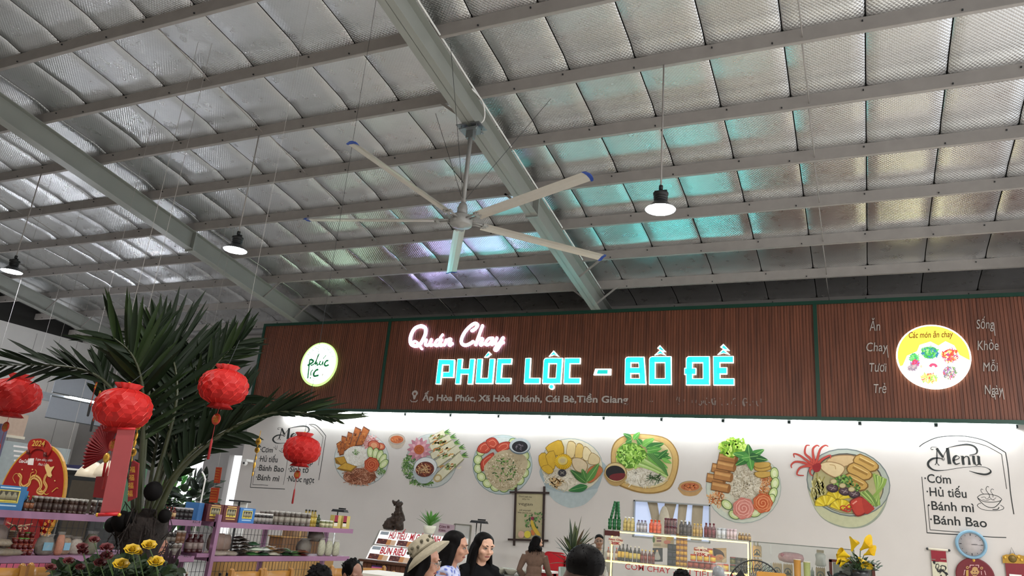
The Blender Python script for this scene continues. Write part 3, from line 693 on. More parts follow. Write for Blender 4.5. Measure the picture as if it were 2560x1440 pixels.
d.pg([(2060,690),(2130,800),(2250,868),(2330,872),(2440,830),(2540,700),(2330,745),(2150,725)], 'a9b4b4', 4)
d.part('noodles').el(2250, 600, 180, 110, 'cfc6b2').strands(2230, 600, 180, 100, 160, 90, 5, ['e2dac8', 'b5a88c', 'd6ccb6'])
d.part('tofu_slice')
for pts, c_ in (([(2270,270),(2340,290),(2320,420),(2255,400)], 'd0b884'), ([(2350,290),(2410,310),(2400,420),(2330,420)], 'c9a85f'), ([(2420,310),(2490,380),(2450,450),(2400,420)], 'd6c49a'), ([(2480,370),(2560,420),(2540,480),(2450,470)], 'c9b58a'), ([(2300,430),(2380,420),(2450,480),(2420,560),(2330,530)], 'c4b090'), ([(2450,520),(2540,480),(2590,540),(2500,640),(2440,640)], 'b5683f')): d.pg(pts, '8a7040', 3); q0 = sum((Vector(q) for q in pts), Vector((0,0)))/len(pts); d.pg([tuple(q0+(Vector(q)-q0)*.9) for q in pts], c_, 3)
d.part('yellow_chip')
for pts in ([(2000,400),(2060,370),(2100,460),(2050,520),(2010,490)], [(2060,330),(2140,270),(2210,262),(2235,380),(2130,400)], [(2060,400),(2140,350),(2160,470),(2120,540)], [(2020,510),(2090,480),(2140,540),(2090,570)]):
    d.pg(pts, '8f6f14', 2); q0 = sum((Vector(q) for q in pts), Vector((0,0)))/len(pts); d.pg([tuple(q0+(Vector(q)-q0)*.9) for q in pts], 'c49c28', 2)
d.part('corn').el(2225, 455, 80, 72, 'a87c10')
for i in range(26): a = i*2*pi/26; d.ln([(2225+44*cos(a), 448+38*sin(a)), (2225+78*cos(a), 455+68*sin(a))], 11, 'd8b020', 0)
d.el(2222, 446, 44, 38, 'c9b468').el(2222, 446, 26, 22, 'b5a478')
d.part('mushroom').el(2217, 558, 38, 34, '2c2a2e').ln([(2200,545),(2235,570)], 6, '8a8478', 0).ln([(2235,545),(2200,570)], 6, '8a8478', 0)
d.part('herb_leaf').leaf(2440, 640, 2290, 530, 70, '2f5a2a', '6f9a5a').leaf(2440, 640, 2400, 520, 60, '41702f', '7fa65f').leaf(2440, 640, 2555, 470, 70, '4f7f38', '8fb46a').leaf(2450, 680, 2275, 720, 70, '2a6a34', '6f9a5a').leaf(2440, 650, 2330, 560, 56, '3a6b2c', '7fa65f'); d.strands(2160, 640, 60, 40, 40, 60, 9, ['c2a070', 'd9c49a', 'a8824f']); d.end()
d = mural(c7, 420, 370, 'painted wooden tray of lettuce, herbs and white noodles with sauce bowl', 7)
d.part('tray').pg([(150,330),(180,210),(280,150),(440,145),(600,180),(685,290),(690,420),(640,560),(560,610),(430,622),(290,590),(180,520)], '8f6f3a', 4).pg([(158,330),(190,215),(285,158),(440,153),(595,188),(676,292),(680,420),(632,552),(555,598),(430,610),(295,578),(188,510)], 'c2a062', 4).pg([(185,340),(215,245),(300,190),(440,180),(570,215),(640,300),(645,420),(600,530),(520,572),(420,580),(300,555),(215,490)], 'a98a52', 4).pg([(192,340),(220,250),(302,197),(440,187),(566,221),(632,303),(637,420),(594,524),(516,565),(420,573),(303,548),(220,484)], 'd2c08e', 4)
d.part('noodles').el(420, 490, 165, 74, 'd3ccba').strands(420, 490, 158, 70, 190, 70, 5, ['e6e0d2', 'b8ae98', 'dbd4c4'])
d.part('lettuce').pg([(205,300),(220,250),(300,210),(390,240),(440,310),(400,380),(310,420),(240,400),(205,350)], '5f8f2c', 4).strands(315, 320, 110, 95, 190, 40, 10, ['8fbf45', '6fa035', 'a8d060', '4f7f25', 'b8dc78'], None, 1.2)
for i in range(8): d.ln([(360+i*14, 395-i*12), (480+i*10, 430-i*6), (600, 490-i*10)], 14, ['9fbf6a', 'b8d08a', '7fa04f'][i % 3])
d.part('herb_leaf')
for i, (x0, y0, x1, y1, w_) in enumerate(((320,180,250,140,40), (330,190,385,128,44), (320,190,270,215,46), (400,240,500,180,60), (430,260,580,220,60), (440,280,560,260,56), (480,300,640,340,50), (440,290,560,420,56), (520,340,620,300,40), (480,330,610,420,40), (400,230,360,180,46), (560,340,640,380,36), (540,330,610,270,40))): d.leaf(x0, y0, x1, y1, w_, ['2f6a2c', '4f9038', '3a7a30', '6faa4a'][i % 4], '8fbf6a')
for i in range(7): d.ln([(440+i*8, 300), (540+i*6, 400), (610, 480)], 7, ['3f6f35', '5f8f48'][i % 2])
d.part('noodle_herb').strands(505, 505, 50, 35, 24, 60, 5, ['4a6a3a', '2f4a28'], None, .2)
d.part('sauce_bowl').pg([(105,450),(130,530),(185,560),(240,545),(280,470)], 'a98a55', 3).el(192, 452, 90, 80, '8f7444', 10).el(192, 452, 84, 74, 'cdb684', 10).el(190, 458, 78, 60, '1d1a1c', 10).pg([(140,495),(170,465),(265,460),(255,500),(200,520)], '6a1f22', 3); d.end()
bowlet(c7, 785, 578, 92, 62, 'small painted sauce bowl between the herb tray and the fried roll plate', 'b08a5a', 'a8603c', 9)
d = mural(c7, 1215, 560, 'painted plate of fried rolls, noodles and two carved roses topped with greens', 10)
d.part('plate').el(1212, 572, 302, 288, '98a29c').el(1212, 570, 297, 283, 'c3c8ba').el(1212, 565, 262, 250, 'cfcdb8')
d.part('carrot_shreds').strands(1000, 660, 60, 55, 90, 60, 6, ['c9824a', 'e0ab78', 'b5683a', 'd9c09a']).part('carrot_shreds').strands(1390, 560, 55, 110, 130, 60, 6, ['c9824a', 'e0ab78', 'd9b888', 'b5683a'])
d.part('noodles').el(1215, 540, 130, 150, 'cbc2ac').strands(1215, 540, 125, 145, 230, 70, 5, ['e0d8c6', 'ada088', 'd3cab6']).strands(1235, 560, 30, 30, 14, 12, 6, ['5a4a3a', '7a6a4a'])
d.part('fried_roll')
for x, y in ((1030, 425), (990, 505), (1085, 340), (1072, 400), (1048, 482), (1028, 570)):
    d.ln([(x-72, y-14), (x+72, y+14)], 74, '6b4420', 0).ln([(x-68, y-14), (x+68, y+12)], 64, 'a87440', 0).ln([(x-62, y-26), (x+62, y)], 20, 'c4945a', 0).el(x+70, y+13, 13, 32, '8a5a2c', 8)
d.part('tofu_piece')
for x, y in ((1365, 420), (1370, 470), (1360, 395)): d.pg([(x-65,y-20),(x+55,y-25),(x+65,y+10),(x-10,y+28),(x-58,y+15)], '8a6a2c', 3).pg([(x-58,y-18),(x+50,y-22),(x+58,y+7),(x-10,y+22),(x-52,y+12)], 'c09a4c', 3)
d.part('cucumber_slice')
for x, y, r in ((1460, 460, 0), (1465, 540, 10), (1450, 620, 20), (1080, 710, -50), (1140, 790, -60), (1310, 775, 70), (1430, 670, 30)): d.cuke(x, y, 34, 50, r)
d.part('lettuce').strands(1130, 250, 105, 62, 200, 46, 13, ['9fc63a', '7fae2c', 'b8d85a', '6a9a24', 'cfe67a'], None, 1.2)
d.part('herb_leaf')
for i, (x1, y1) in enumerate(((1250,225), (1380,270), (1410,355), (1280,440), (1150,395), (1130,300), (1330,320), (1200,340))): d.leaf(1262, 330, x1, y1, 62, ['2f6a2c', '3f8038', '25582a', '4f9040'][i % 4], '8fbf6a')
d.part('pink_rose').rose(1215, 740, 86, 'c4766a', 'e0a598')
d.part('orange_rose').rose(1368, 698, 78, 'b8552c', 'db8f62'); d.end()
d = mural(c5, 600, 600, 'painted large soup bowl with pineapple, tomato, fried tofu and a red chilli flower', 11)
d.part('bowl').pg([(228,560),(232,640),(280,780),(360,890),(480,960),(620,990),(760,975),(880,900),(960,780),(992,640),(990,560),(880,400),(600,340),(330,410)], '8f9686', 4).pg([(245,670),(290,790),(370,890),(490,950),(620,978),(750,960),(860,890),(940,780),(975,690),(960,600),(600,560),(270,580)], 'b9b996', 4).el(610, 555, 402, 318, '6a7270', 14).el(610, 555, 392, 306, 'a3a89c', 14).el(605, 565, 345, 285, '4a4640', 14).el(605, 570, 335, 276, 'a89f72', 14)
d.part('bean_sprout').strands(330, 620, 60, 120, 60, 120, 12, ['b3a86a', 'd6cf9a', '8f8648'], 80)
d.part('celery')
for i in range(9): d.ln([(850+i*14, 470+i*6), (880+i*6, 600), (900-i*16, 770)], 26, ['7f9a45', '98b058', '64803a', 'a8bc70'][i % 4])
for i in range(6): d.ln([(720+i*12, 650-i*4), (780+i*12, 700), (880, 780)], 24, ['7f9a45', 'a8bc70', '64803a'][i % 3])
d.part('mushroom_slice').pg([(400,350),(480,300),(640,295),(690,340),(600,400),(440,420)], '8f6f48', 4).pg([(410,350),(485,308),(635,303),(680,338),(598,392),(445,410)], 'c2a57a', 4).pg([(340,380),(430,355),(540,380),(580,430),(510,510),(430,490),(350,430)], '8f6f48', 4).pg([(350,382),(430,363),(534,387),(570,430),(508,500),(436,482),(360,428)], 'd0b98e', 4).ln([(430,385),(480,395),(490,430)], 7, 'a88a5c')
d.part('fried_tofu')
for x, y in ((780, 350), (720, 430), (680, 530)): d.pg([(x-130,y-10),(x-60,y-70),(x+90,y+10),(x+120,y+70),(x+40,y+110),(x-90,y+50)], '6f4f1c', 2).pg([(x-118,y-8),(x-58,y-58),(x+84,y+14),(x+106,y+66),(x+38,y+96),(x-84,y+44)], 'b58f4a', 2).ln([(x-70,y-20),(x+70,y+50)], 22, '8f6a2c', 0).ln([(x-60,y-35),(x+75,y+35)], 10, 'cfae70', 0)
d.part('pineapple')
for x, y, r, a0 in ((510, 700, 120, 200), (400, 760, 110, 170), (540, 800, 110, 190)):
    P = [(x, y+20)]+[(x+r*cos(radians(a0+i*16)), y+r*.8*sin(radians(a0+i*16))) for i in range(11)]; d.pg(P, '9a8410')
    for i in range(10): a = radians(a0+8+i*16); d.ln([(x+20*cos(a), y+15+10*sin(a)), (x+r*.92*cos(a), y+r*.74*sin(a))], [8, 24], ['d6bc28', 'c2a61c', 'e2cc48'][i % 3], 0)
d.part('mushroom')
for x, y in ((460, 610), (575, 640), (665, 665)): d.el(x, y, 58, 40, '2f2026', 10).el(x-3, y-6, 48, 30, '4f3a40', 10).ln([(x-30,y-12),(x+30,y+8)], 6, '9a8a8a', 0).ln([(x+18,y-18),(x-14,y+16)], 6, '9a8a8a', 0)
d.part('scallion').strands(560, 545, 95, 60, 90, 24, 12, GRN).strands(680, 600, 40, 36, 24, 22, 10, GRN)
for x, y in ((470, 545), (555, 585), (640, 620)): d.el(x, y, 32, 24, '9a8a5c').el(x, y, 26, 18, 'bdb084')
d.part('tomato').pg([(622,745),(680,700),(740,690),(800,770),(770,850),(680,872)], '7a1f18', 4).pg([(632,748),(682,710),(735,702),(788,772),(762,840),(684,860)], 'b03a2c', 4).pg([(740,700),(850,790),(840,820),(770,850)], 'a02f24', 3).ln([(650,760),(690,730)], 12, 'd98a7a', 0)
d.part('chilli_ring').ring(570, 800, 34, 22, 9, 'b02a1c', 20).ring(625, 785, 30, 20, 9, 'b02a1c', -10).ring(600, 815, 30, 18, 9, 'b02a1c', 10)
d.part('chilli_flower')
for pts in ([(290,400),(250,330),(200,280),(210,210),(245,205)], [(290,390),(280,320),(275,240),(310,205),(335,215)], [(300,390),(320,320),(345,240),(390,205),(420,215)], [(290,400),(220,350),(150,300),(95,285),(100,320)], [(300,400),(360,340),(410,310),(440,300),(440,330)], [(280,410),(190,370),(110,360),(70,390),(75,420)], [(285,410),(220,400),(150,420),(125,480),(190,490)], [(290,410),(250,430),(250,470),(275,495)]):
    n_ = (len(pts)-1)*4+1; d.ln(pts, [30, 9], '8f2a22'); d.ln(pts, [22, 6], 'b8453a')
d.pg([(270,400),(330,370),(355,400),(335,450),(290,455)], '8f1f22', 3); d.end()

# menu boards painted on the wall
M_ink = mat('menu_ink', '1a1d1c', .7, var=.08)
def menu(label, K, frame, lines, x, y, box=None):
    t = thing('menu_mural', label, 'wall menu', K(x, y), 0, 'menus painted on the wall'); b = B(); u = K.unit(x, y)
    for w_, pts in frame: kid(ribbon(B(), spline([K(*q, .001) for q in pts], 5), w_*u), 'painted_stroke', M_ink, t)
    for s_, x0, y0, x1, y1, cap in lines: line(s_, K, x0, y0, x1, y1, cap, M_ink, t, .001, bold=.012, name='menu_lettering')
    return t
km = Crop(2290, 1080, 5.54, YW-.001)
MENU = [([6,22], [(285,225),(290,330),(285,430)]), ([34,30], [(285,225),(330,290),(375,350)]), ([6,10], [(375,350),(400,290),(435,225)]), ([38,46], [(435,220),(450,340),(465,445)]), ([8,12], [(285,430),(262,455)]), ([8,12], [(290,430),(322,465)]), ([6,6], [(375,350),(395,370),(385,395),(362,385),(368,355)]), ([10,6], [(240,240),(215,245),(205,225),(225,208),(290,212)]), ([5,22,24,6], [(440,218),(560,190),(700,172),(800,195),(845,250),(830,300),(740,320)]), ([6,26,30,8,6], [(390,385),(320,362),(230,370),(170,420),(180,480),(260,530),(400,530),(600,498),(800,480)]), ([6,8,24,24,5], [(800,480),(940,485),(1020,520),(1030,560),(960,588),(840,570),(735,538)]),
  ([12,8], [(515,395),(580,375),(600,350),(565,325)]), ([20,34,26,8], [(565,325),(530,350),(520,400),(550,445),(610,430)]), ([34,30], [(645,335),(650,400),(658,455)]), ([10,12], [(655,370),(690,335)]), ([12,32], [(690,335),(725,350),(735,400),(740,455)]), ([6,6], [(615,335),(650,332)]), ([34,30], [(795,330),(800,400),(815,445)]), ([14,10], [(815,445),(840,460),(865,440)]), ([34,34], [(865,335),(870,400),(878,455)]), ([20,20], [(893,455),(907,455)]), ([6,6], [(735,332),(800,328)]), ([6,6], [(835,335),(870,330)])]
mt = menu('black painted wall menu with arched frame and noodle bowl drawing above the blue clock', km,
  [(12, [(45,205),(120,150),(300,75),(560,52),(760,70),(950,120),(1110,205),(1240,285)]), (12, [(1240,285),(1275,500),(1310,850),(1355,1140)]), (8, [(580,122),(750,135),(950,185),(1100,260),(1185,310)]), (8, [(1185,310),(1215,520),(1255,790)]), (9, [(80,620),(105,900),(140,1250),(152,1395)]), (13, [(148,1395),(400,1412),(680,1425)]), (11, [(865,1440),(1050,1455),(1250,1462)]), (8, [(165,1010),(175,1150),(195,1355)]), (9, [(195,1355),(400,1372),(605,1386)]),
   (8, [(848,905),(900,868),(1000,860),(1120,885),(1185,930),(1160,955),(1060,972),(930,960),(848,905)]), (9, [(855,920),(930,1000),(1000,1040),(1080,1045),(1140,1000),(1180,945)]), (7, [(900,985),(860,1000),(855,1030),(930,1075),(1080,1090),(1190,1075),(1215,1045),(1170,1010)]), (10, [(1060,1075),(1130,1070),(1150,1040)]), (6, [(935,860),(900,820),(905,790),(930,800)]), (7, [(1015,905),(1015,870),(970,800),(985,755),(1010,765)]), (6, [(1065,905),(1065,870),(1035,820),(1050,790),(1078,800)]), (5, [(900,910),(950,900),(980,930),(1020,905),(1060,940),(1110,910)]), (5, [(920,935),(980,950),(1030,930),(1090,950)])],
  [('·Cơm', 120, 704, 487, 710, 118), ('·Hủ tiếu', 150, 890, 703, 905, 118), ('·Bánh mì', 170, 1084, 808, 1100, 120), ('·Bánh Bao', 200, 1285, 985, 1305, 122)], 700, 750)
b = B(); um = km.unit(500, 350)
for w_, pts in MENU:
    P = spline([km(*q, .002) for q in pts], 5) if len(pts) > 2 else [km(*q, .002) for q in pts]; n_ = len(P)
    W = [w_[min(len(w_)-2, int(i/(n_-1)*(len(w_)-1)))]*(1-(q := (i/(n_-1)*(len(w_)-1)) - min(len(w_)-2, int(i/(n_-1)*(len(w_)-1)))))+w_[min(len(w_)-2, int(i/(n_-1)*(len(w_)-1)))+1]*q for i in range(n_)]
    ribbon(b, P, [x*um for x in W])
MV = list(b.v); MF = list(b.f)
kid(b, 'menu_title', M_ink, mt)
kl = Crop(620, 1050, 7.577, YW-.001)
ml = menu('black painted wall menu in two columns partly hidden by a red lantern', kl,
  [(12, [(1150,85),(1270,90),(1380,180),(1475,300)]), (12, [(1475,300),(1440,520),(1390,850),(1340,1140)]), (8, [(1180,100),(1290,160),(1425,320)]), (8, [(1425,320),(1390,520),(1330,860)]), (12, [(150,650),(110,850),(70,1100),(42,1275)]), (12, [(42,1275),(300,1288),(700,1310)]), (8, [(130,960),(105,1100),(88,1222)]), (8, [(88,1222),(230,1230),(380,1238)]), (7, [(750,740),(720,950),(670,1230)]),
   (6, [(560,480),(540,560),(500,520),(480,520)]), (6, [(520,480),(530,570)]), (9, [(590,575),(640,610),(670,610)]), (7, [(690,525),(640,540),(640,590)])],
  [('·Cơm', 225, 606, 465, 616, 95), ('·Hủ tiếu', 195, 785, 555, 800, 105), ('·Bánh Bao', 170, 960, 675, 975, 105), ('·Bánh mì', 140, 1135, 585, 1160, 105), ('·Xúp', 1010, 840, 1222, 845, 90), ('·Sinh tố', 760, 980, 1140, 1000, 105), ('·Nước ngọt', 730, 1165, 1250, 1185, 105)], 700, 700)
a0 = km(285, 225); a1 = km(465, 445); b0 = kl(640, 160); b1 = kl(755, 360); sx_, sz_ = (b1.x-b0.x)/(a1.x-a0.x), (b1.z-b0.z)/(a1.z-a0.z)
T_ = Vector(mt.location)
b = B(); b.add([(b0.x+(v[0]-a0.x)*sx_, v[1], b0.z+(v[2]-a0.z)*sz_) for v in MV], MF); kid(b, 'menu_title', M_ink, ml)

# ------------------------------------------------------------------ serving hatch in the mural wall
win = thing('window_1', 'x', 'x', ((WX0+WX1)/2, YW+.1, WZ0))
for k in ('label', 'category'): del win[k]
win['kind'] = 'structure'
M_pane = mat('glowing_pane', 'c4cfe6', .5, emit=.32, ecol='b9c8ea', var=.02)  # faint glow in the material stands in for daylight behind the pane
M_curt = mat('beige_curtain', 'b3a68f', .8, var=.06)
kid(B().bb((WX0, YW+.15, WZ0), (WX1, YW+.17, WZ1)), 'pane', M_pane, win)
b = B()
for z in (WZ0+.012, WZ1-.012): b.bb((WX0, YW-.02, z-.014), (WX1, YW+.06, z+.014))
for x in (WX0+.012, WX1-.012): b.bb((x-.014, YW-.02, WZ0), (x+.014, YW+.06, WZ1))
kid(b, 'frame', mat('aluminium_frame', 'a5a8a8', .4, .6), win)
WW = WX1-WX0; WH = WZ1-WZ0
for a0, a1, b0, b1 in ((.16, .30, .26, .36), (.40, .56, .36, .48), (.58, .70, .56, .66), (.76, .90, .74, .88)):
    vs = []; n = 8
    for i in range(n+1):
        u = i/n; l = WX0+WW*(b0+(a0-b0)*u**1.6); r = WX0+WW*(b1+(a1-b1)*u**1.6); z = WZ0+WH*u
        vs += [(l, YW+.11, z), ((2*l+r)/3, YW+.085, z), ((l+2*r)/3, YW+.115, z), (r, YW+.09, z)]
    kid(B().add(vs, [(i*4+j, i*4+j+1, i*4+j+5, i*4+j+4) for i in range(n) for j in range(3)], True), 'curtain', M_curt, win)
kid(B().ball((WX0+WW*.40, YW+.07, WZ0+.05), (.14, .04, .6), 14, 10), 'pale_cloth', mat('pale_cloth', 'cdc4b0', .8), win)

# ------------------------------------------------------------------ framed vegan poster
KP = Crop(1270, 1210, 6.26, YW-.03)
M_fr = mat('dark_bamboo', '2e1c15', .5, var=.12, scale=20)
po = thing('framed_poster', 'tall beige vegan poster in a dark crossed-bar wooden frame on the mural wall', 'poster', KP(330, 885))
kid(B().prism([KP(x, y) for x, y in ((118, 870), (545, 880), (565, 140), (130, 130))], (0, .012, 0)), 'print_sheet', mat('poster_paper', 'b3a885', .6, var=.04), po)
for a, c_ in (((126, 55), (97, 965)), ((571, 38), (544, 985))):
    kid(B().bar(KP(*a, .008), KP(*c_, .008), .042, .035, (0, 1, 0)), 'frame_post', M_fr, po)
for a, c_ in (((38, 130), (652, 142)), ((10, 868), (637, 888))):
    kid(B().bar(KP(*a, .03), KP(*c_, .03), .035, .042, (0, 0, 1)), 'frame_rail', M_fr, po)
M_ink2 = mat('poster_ink', '4a4436', .6)
for s_, x0, y, x1, cap in (("Don't ask me", 170, 210, 372, 26), ("why I'm", 222, 247, 338, 24), ('vegan', 165, 335, 385, 48), ('ask yourself', 175, 422, 360, 24), ("why you're not", 155, 460, 378, 24)):
    line(s_, KP, x0, y, x1, y, cap, M_ink2, po, .004, name='poster_lettering', shear=.15)
pp = Paint(KP, po, M_print, .0005, 21); pp.n = 8
pp.part('printed_leaves')
for i in range(46): x, y = pp.r.uniform(255, 545), pp.r.uniform(470, 700); pp.leaf(x, y, x+pp.r.uniform(-40, 40), y-pp.r.uniform(20, 60), 22, pp.r.choice(['3f6b35', '2f5530', '567f45', '6f9a58']))
pp.part('printed_banana').pg([(360, 590), (390, 560), (430, 660), (505, 770), (500, 810), (440, 780), (380, 680)], 'c9a83a', 3)
pp.part('printed_lemon').el(312, 790, 52, 56, 'd0c040'); pp.part('printed_carrot').pg([(370, 720), (400, 730), (430, 790), (380, 800)], 'c0703a', 2)
pp.part('printed_onion').el(215, 790, 48, 56, 'c9a08a'); pp.part('printed_radish').el(390, 540, 24, 28, '8a2a45').end()

# ------------------------------------------------------------------ lit glass display case
YC = 12.7
def PC(px, py, dy=0): p = aY(px, py, YC); return Vector((p.x, YC-dy, p.z))
cx0, cx1 = PC(1509, 1330).x, PC(1878, 1360).x
zT, zS = PC(1690, 1337).z, PC(1513, 1399).z
cD = .55
M_led = mat('led_strip', 'fff6c0', .4, emit=3.0, ecol='ffcf50', var=0)
M_casew = mat('case_white', 'cfcabc', .5)
M_alu = mat('case_aluminium', '9c9a90', .35, .7)
dc = thing('display_case', 'lit glass display case edged with yellow light strips and full of bottles and cans', 'display case', ((cx0+cx1)/2, YC+cD/2, 0))
kid(B().bb((cx0, YC, 0), (cx1, YC+cD, .78)), 'base_cabinet', M_casew, dc)
kid(B().bb((cx0, YC, zT-.012), (cx1, YC+cD, zT)), 'top_glass', mat('shelf_glass', 'a8b0a0', .08, alpha=.55), dc)
kid(B().bb((cx0, YC+.03, zS-.01), (cx1, YC+cD, zS)), 'shelf', mat('shelf_glass2', 'b8bca8', .1, alpha=.7), dc)
kid(B().bb((cx0+.01, YC, .78), (cx1-.01, YC+.006, zT-.012)), 'front_glass', M_glass, dc)
for x in (cx0, cx1-.006): kid(B().bb((x, YC+.01, .78), (x+.006, YC+cD, zT-.012)), 'side_glass', M_glass, dc)
for x in (cx0+.01, cx1-.02):
    for y in (YC+.01, YC+cD-.02): kid(B().bb((x-.01, y-.01, .78), (x+.012, y+.012, zT)), 'corner_post', M_alu, dc)
xl = PC(1528, 1380).x
for a, c_ in (((xl, YC+.02, zT-.03), (cx1-.05, YC+.02, zT-.03)), ((xl, YC+.02, .8), (xl, YC+.02, zT-.03)), ((cx1-.05, YC+.02, .8), (cx1-.05, YC+.02, zT-.03)), ((cx1-.015, YC+.02, .8), (cx1-.015, YC+.02, zT-.02)), ((cx0+.05, YC+.02, zS-.02), (cx1-.06, YC+.02, zS-.02))):
    kid(B().bar(a, c_, .017, .017, (0, 1, 0)), 'light_strip', M_led, dc)
kid(B().bb((cx0+.02, YC-.006, zT-.1), (cx0+.28, YC-.002, zT-.02)), 'maker_plate', mat('maroon_plate', '4a1a18', .5), dc)
M_rl = mat('red_vinyl', 'a01820', .5); M_wv = mat('white_vinyl', 'f0dcd8', .6)
KC = Crop(1480, 1230, 6.858, YC-.004)
for bold, M, dy in ((.012, M_wv, 0), (0, M_rl, .003)):
    line('COM CHAY - HỦ TIẾU CHAY', KC, 568, 1355, 2560, 1490, 100, M, dc, dy, bold=bold, name='case_lettering'); kid(B().tube([KC(700, 1262, dy+.002), KC(724, 1252, dy+.002), KC(722, 1232, dy+.002)], .014 if dy else .02, 6), 'letter_horn', M, dc)
def tagsign(x0, y0, t1, t2, x1, y1):
    c_ = KC((x0+x1)/2, (y0+y1)/2, .004); hw = (KC(x1, y0)-KC(x0, y0)).length/2; n = 22
    kid(B().prism([c_+Vector((hw*(1.12 if i % 2 else .86)*cos(2*pi*i/n), 0, hw*.62*(1.12 if i % 2 else .86)*sin(2*pi*i/n))) for i in range(n)][::-1], (0, .002, 0)), 'price_star', mat('pale_star_sticker', 'd9cdb4', .6), dc)
    line(t1, KC, x0, y0+.45*(y1-y0), x1, y0+.45*(y1-y0), 36, M_rl, dc, .008, bold=.02, name='price_lettering'); line(t2, KC, x0+.15*(x1-x0), y1, x1-.2*(x1-x0), y1, 45, M_rl, dc, .008, bold=.03, name='price_lettering')
tagsign(290, 780, 'Nem Chay', '20K', 535, 900); tagsign(1750, 950, 'Bánh Mì Chay', '25K', 2010, 1090)

# little goods
def can_mesh(r, h, body, band, name='can'):
    b = B(); b.c(body).lathe([(r*.86, 0), (r, h*.04), (r, h*.2)], 12); b.c(band).lathe([(r*1.005, h*.2), (r*1.005, h*.78)], 12); b.c(body).lathe([(r, h*.78), (r, h*.93), (r*.84, h)], 12); b.c('c9c9c4').lathe([(r*.84, h), (r*.8, h*.99), (0, h*.985)], 12)
    return b.mesh(name, M_goods)
M_goods = attr_mat('goods_print', .35, 0, .10, 60)
def bottle_mesh(r, h, liquid, label, cap, name='bottle', neck=.34, lab=(.2, .55)):
    b = B(); nr = r*neck
    b.c(liquid).lathe([(r*.9, 0), (r, h*.03), (r, h*lab[0])], 12); b.c(label).lathe([(r*1.01, h*lab[0]), (r*1.01, h*lab[1])], 12)
    b.c(liquid).lathe([(r, h*lab[1]), (r, h*.62), (r*.8, h*.7), (nr, h*.8), (nr, h*.9)], 12); b.c(cap).lathe([(nr*1.15, h*.9), (nr*1.15, h*.985), (0, h)], 12)
    return b.mesh(name, M_goods)
def jar_mesh(r, h, cont, label, cap, name='jar'):
    b = B(); b.c(cont).lathe([(r*.94, 0), (r, h*.03), (r, h*.2)], 12); b.c(label).lathe([(r*1.01, h*.2), (r*1.01, h*.6)], 12); b.c(cont).lathe([(r, h*.6), (r, h*.8), (r*.9, h*.84)], 12); b.c(cap).lathe([(r*1.0, h*.84), (r*1.0, h*.98), (0, h)], 12)
    return b.mesh(name, M_goods)
def put(name, me, loc, label, cat, group=None, rz=0):
    return link(name, me, None, loc, (0, 0, rz), label=label, cat=cat, group=group)
M_film = mat('shrink_film', 'f2f2f0', .15, alpha=.1)
zt = zT+.002
def pack(px0, px1, h, nx, body, lab, cap, label, can=False, ny=2):
    x0, x1 = PC(px0, 1335).x, PC(px1, 1335).x; r = (x1-x0)/nx/2; y = YC+.2
    t = thing('drink_pack', label, 'drink pack', ((x0+x1)/2, y, zt), 0, 'drink packs on top of the lit case')
    me = can_mesh(r*.96, h, body, lab) if can else bottle_mesh(r*.96, h, body, lab, cap)
    for i in range(nx):
        for j in range(ny): link('can' if can else 'bottle', me, t, ((i-(nx-1)/2)*2*r, (j-(ny-1)/2)*2*r, 0))
    w_, d_ = nx*r, ny*r
    b = B(); pr = [(w_, .002, 1), (w_*1.02, h*.3, 1), (w_*1.02, h*.72, 1), (w_*.9, h*.86, .8)]
    vs = []
    for ww, z, q in pr:
        for sx_, sy_ in ((-1,-1), (1,-1), (1,1), (-1,1)): vs.append((sx_*ww, sy_*d_*1.02*q, z))
    b.add(vs, [(i*4+j, i*4+(j+1) % 4, i*4+4+(j+1) % 4, i*4+4+j) for i in range(3) for j in range(4)], True); b.obj('shrink_wrap', M_film, t)
pack(1550, 1577, .225, 3, 'b8a24a', 'c4ae5a', 'e8e8e4', 'shrink-wrapped pack of yellowish bottles with white caps next to the green cup tower')
pack(1584, 1609, .19, 3, '8a8a94', 'c9c9d2', '6a5a7a', 'shrink-wrapped pack of silver and violet bottles between yellow and orange packs')
pack(1616, 1645, .21, 3, 'd9501a', 'e05a1c', 'd9501a', 'bright orange pack of soft drink bottles on the lit case')
pack(1654, 1685, .125, 4, '5a2430', '6a3a3a', '8a4a4a', 'lower layer of a dark maroon can pack on the lit case', True)
t = bpy.context.scene.objects['drink_pack.003']; t2 = dup(t, (t.location.x, t.location.y, zt+.127), label='upper layer of a dark maroon can pack on the lit case')
pack(1692, 1722, .235, 3, '241c1a', '4a4440', 'c9c9c4', 'pack of black cola bottles with pale caps on the lit case')
pack(1726, 1751, .2, 3, 'a8884a', 'c2a050', 'd9b860', 'gold pack of drink bottles between black and maroon packs')
pack(1755, 1784, .225, 3, '5f1420', '7a1f2c', '5f1420', 'dark red pack of tall bottles beside the silver cans')
pack(1788, 1810, .16, 2, 'b8bcc0', 'd4d8dc', 'ccc', 'pack of silver cans on top of the lit case', True) if False else pack(1788, 1810, .16, 2, 'b8bcc0', 'd4d8dc', 'cccccc', 'pack of silver cans on top of the lit case', True)
pack(1812, 1837, .16, 3, 'c4b0b4', 'd9c4c6', 'cccccc', 'pack of pale pink cans on top of the lit case', True)
pack(1841, 1873, .115, 4, '7a5a2a', 'b8924a', 'e0cfa0', 'pack of small brown bottles with gold tops at the end of the lit case')
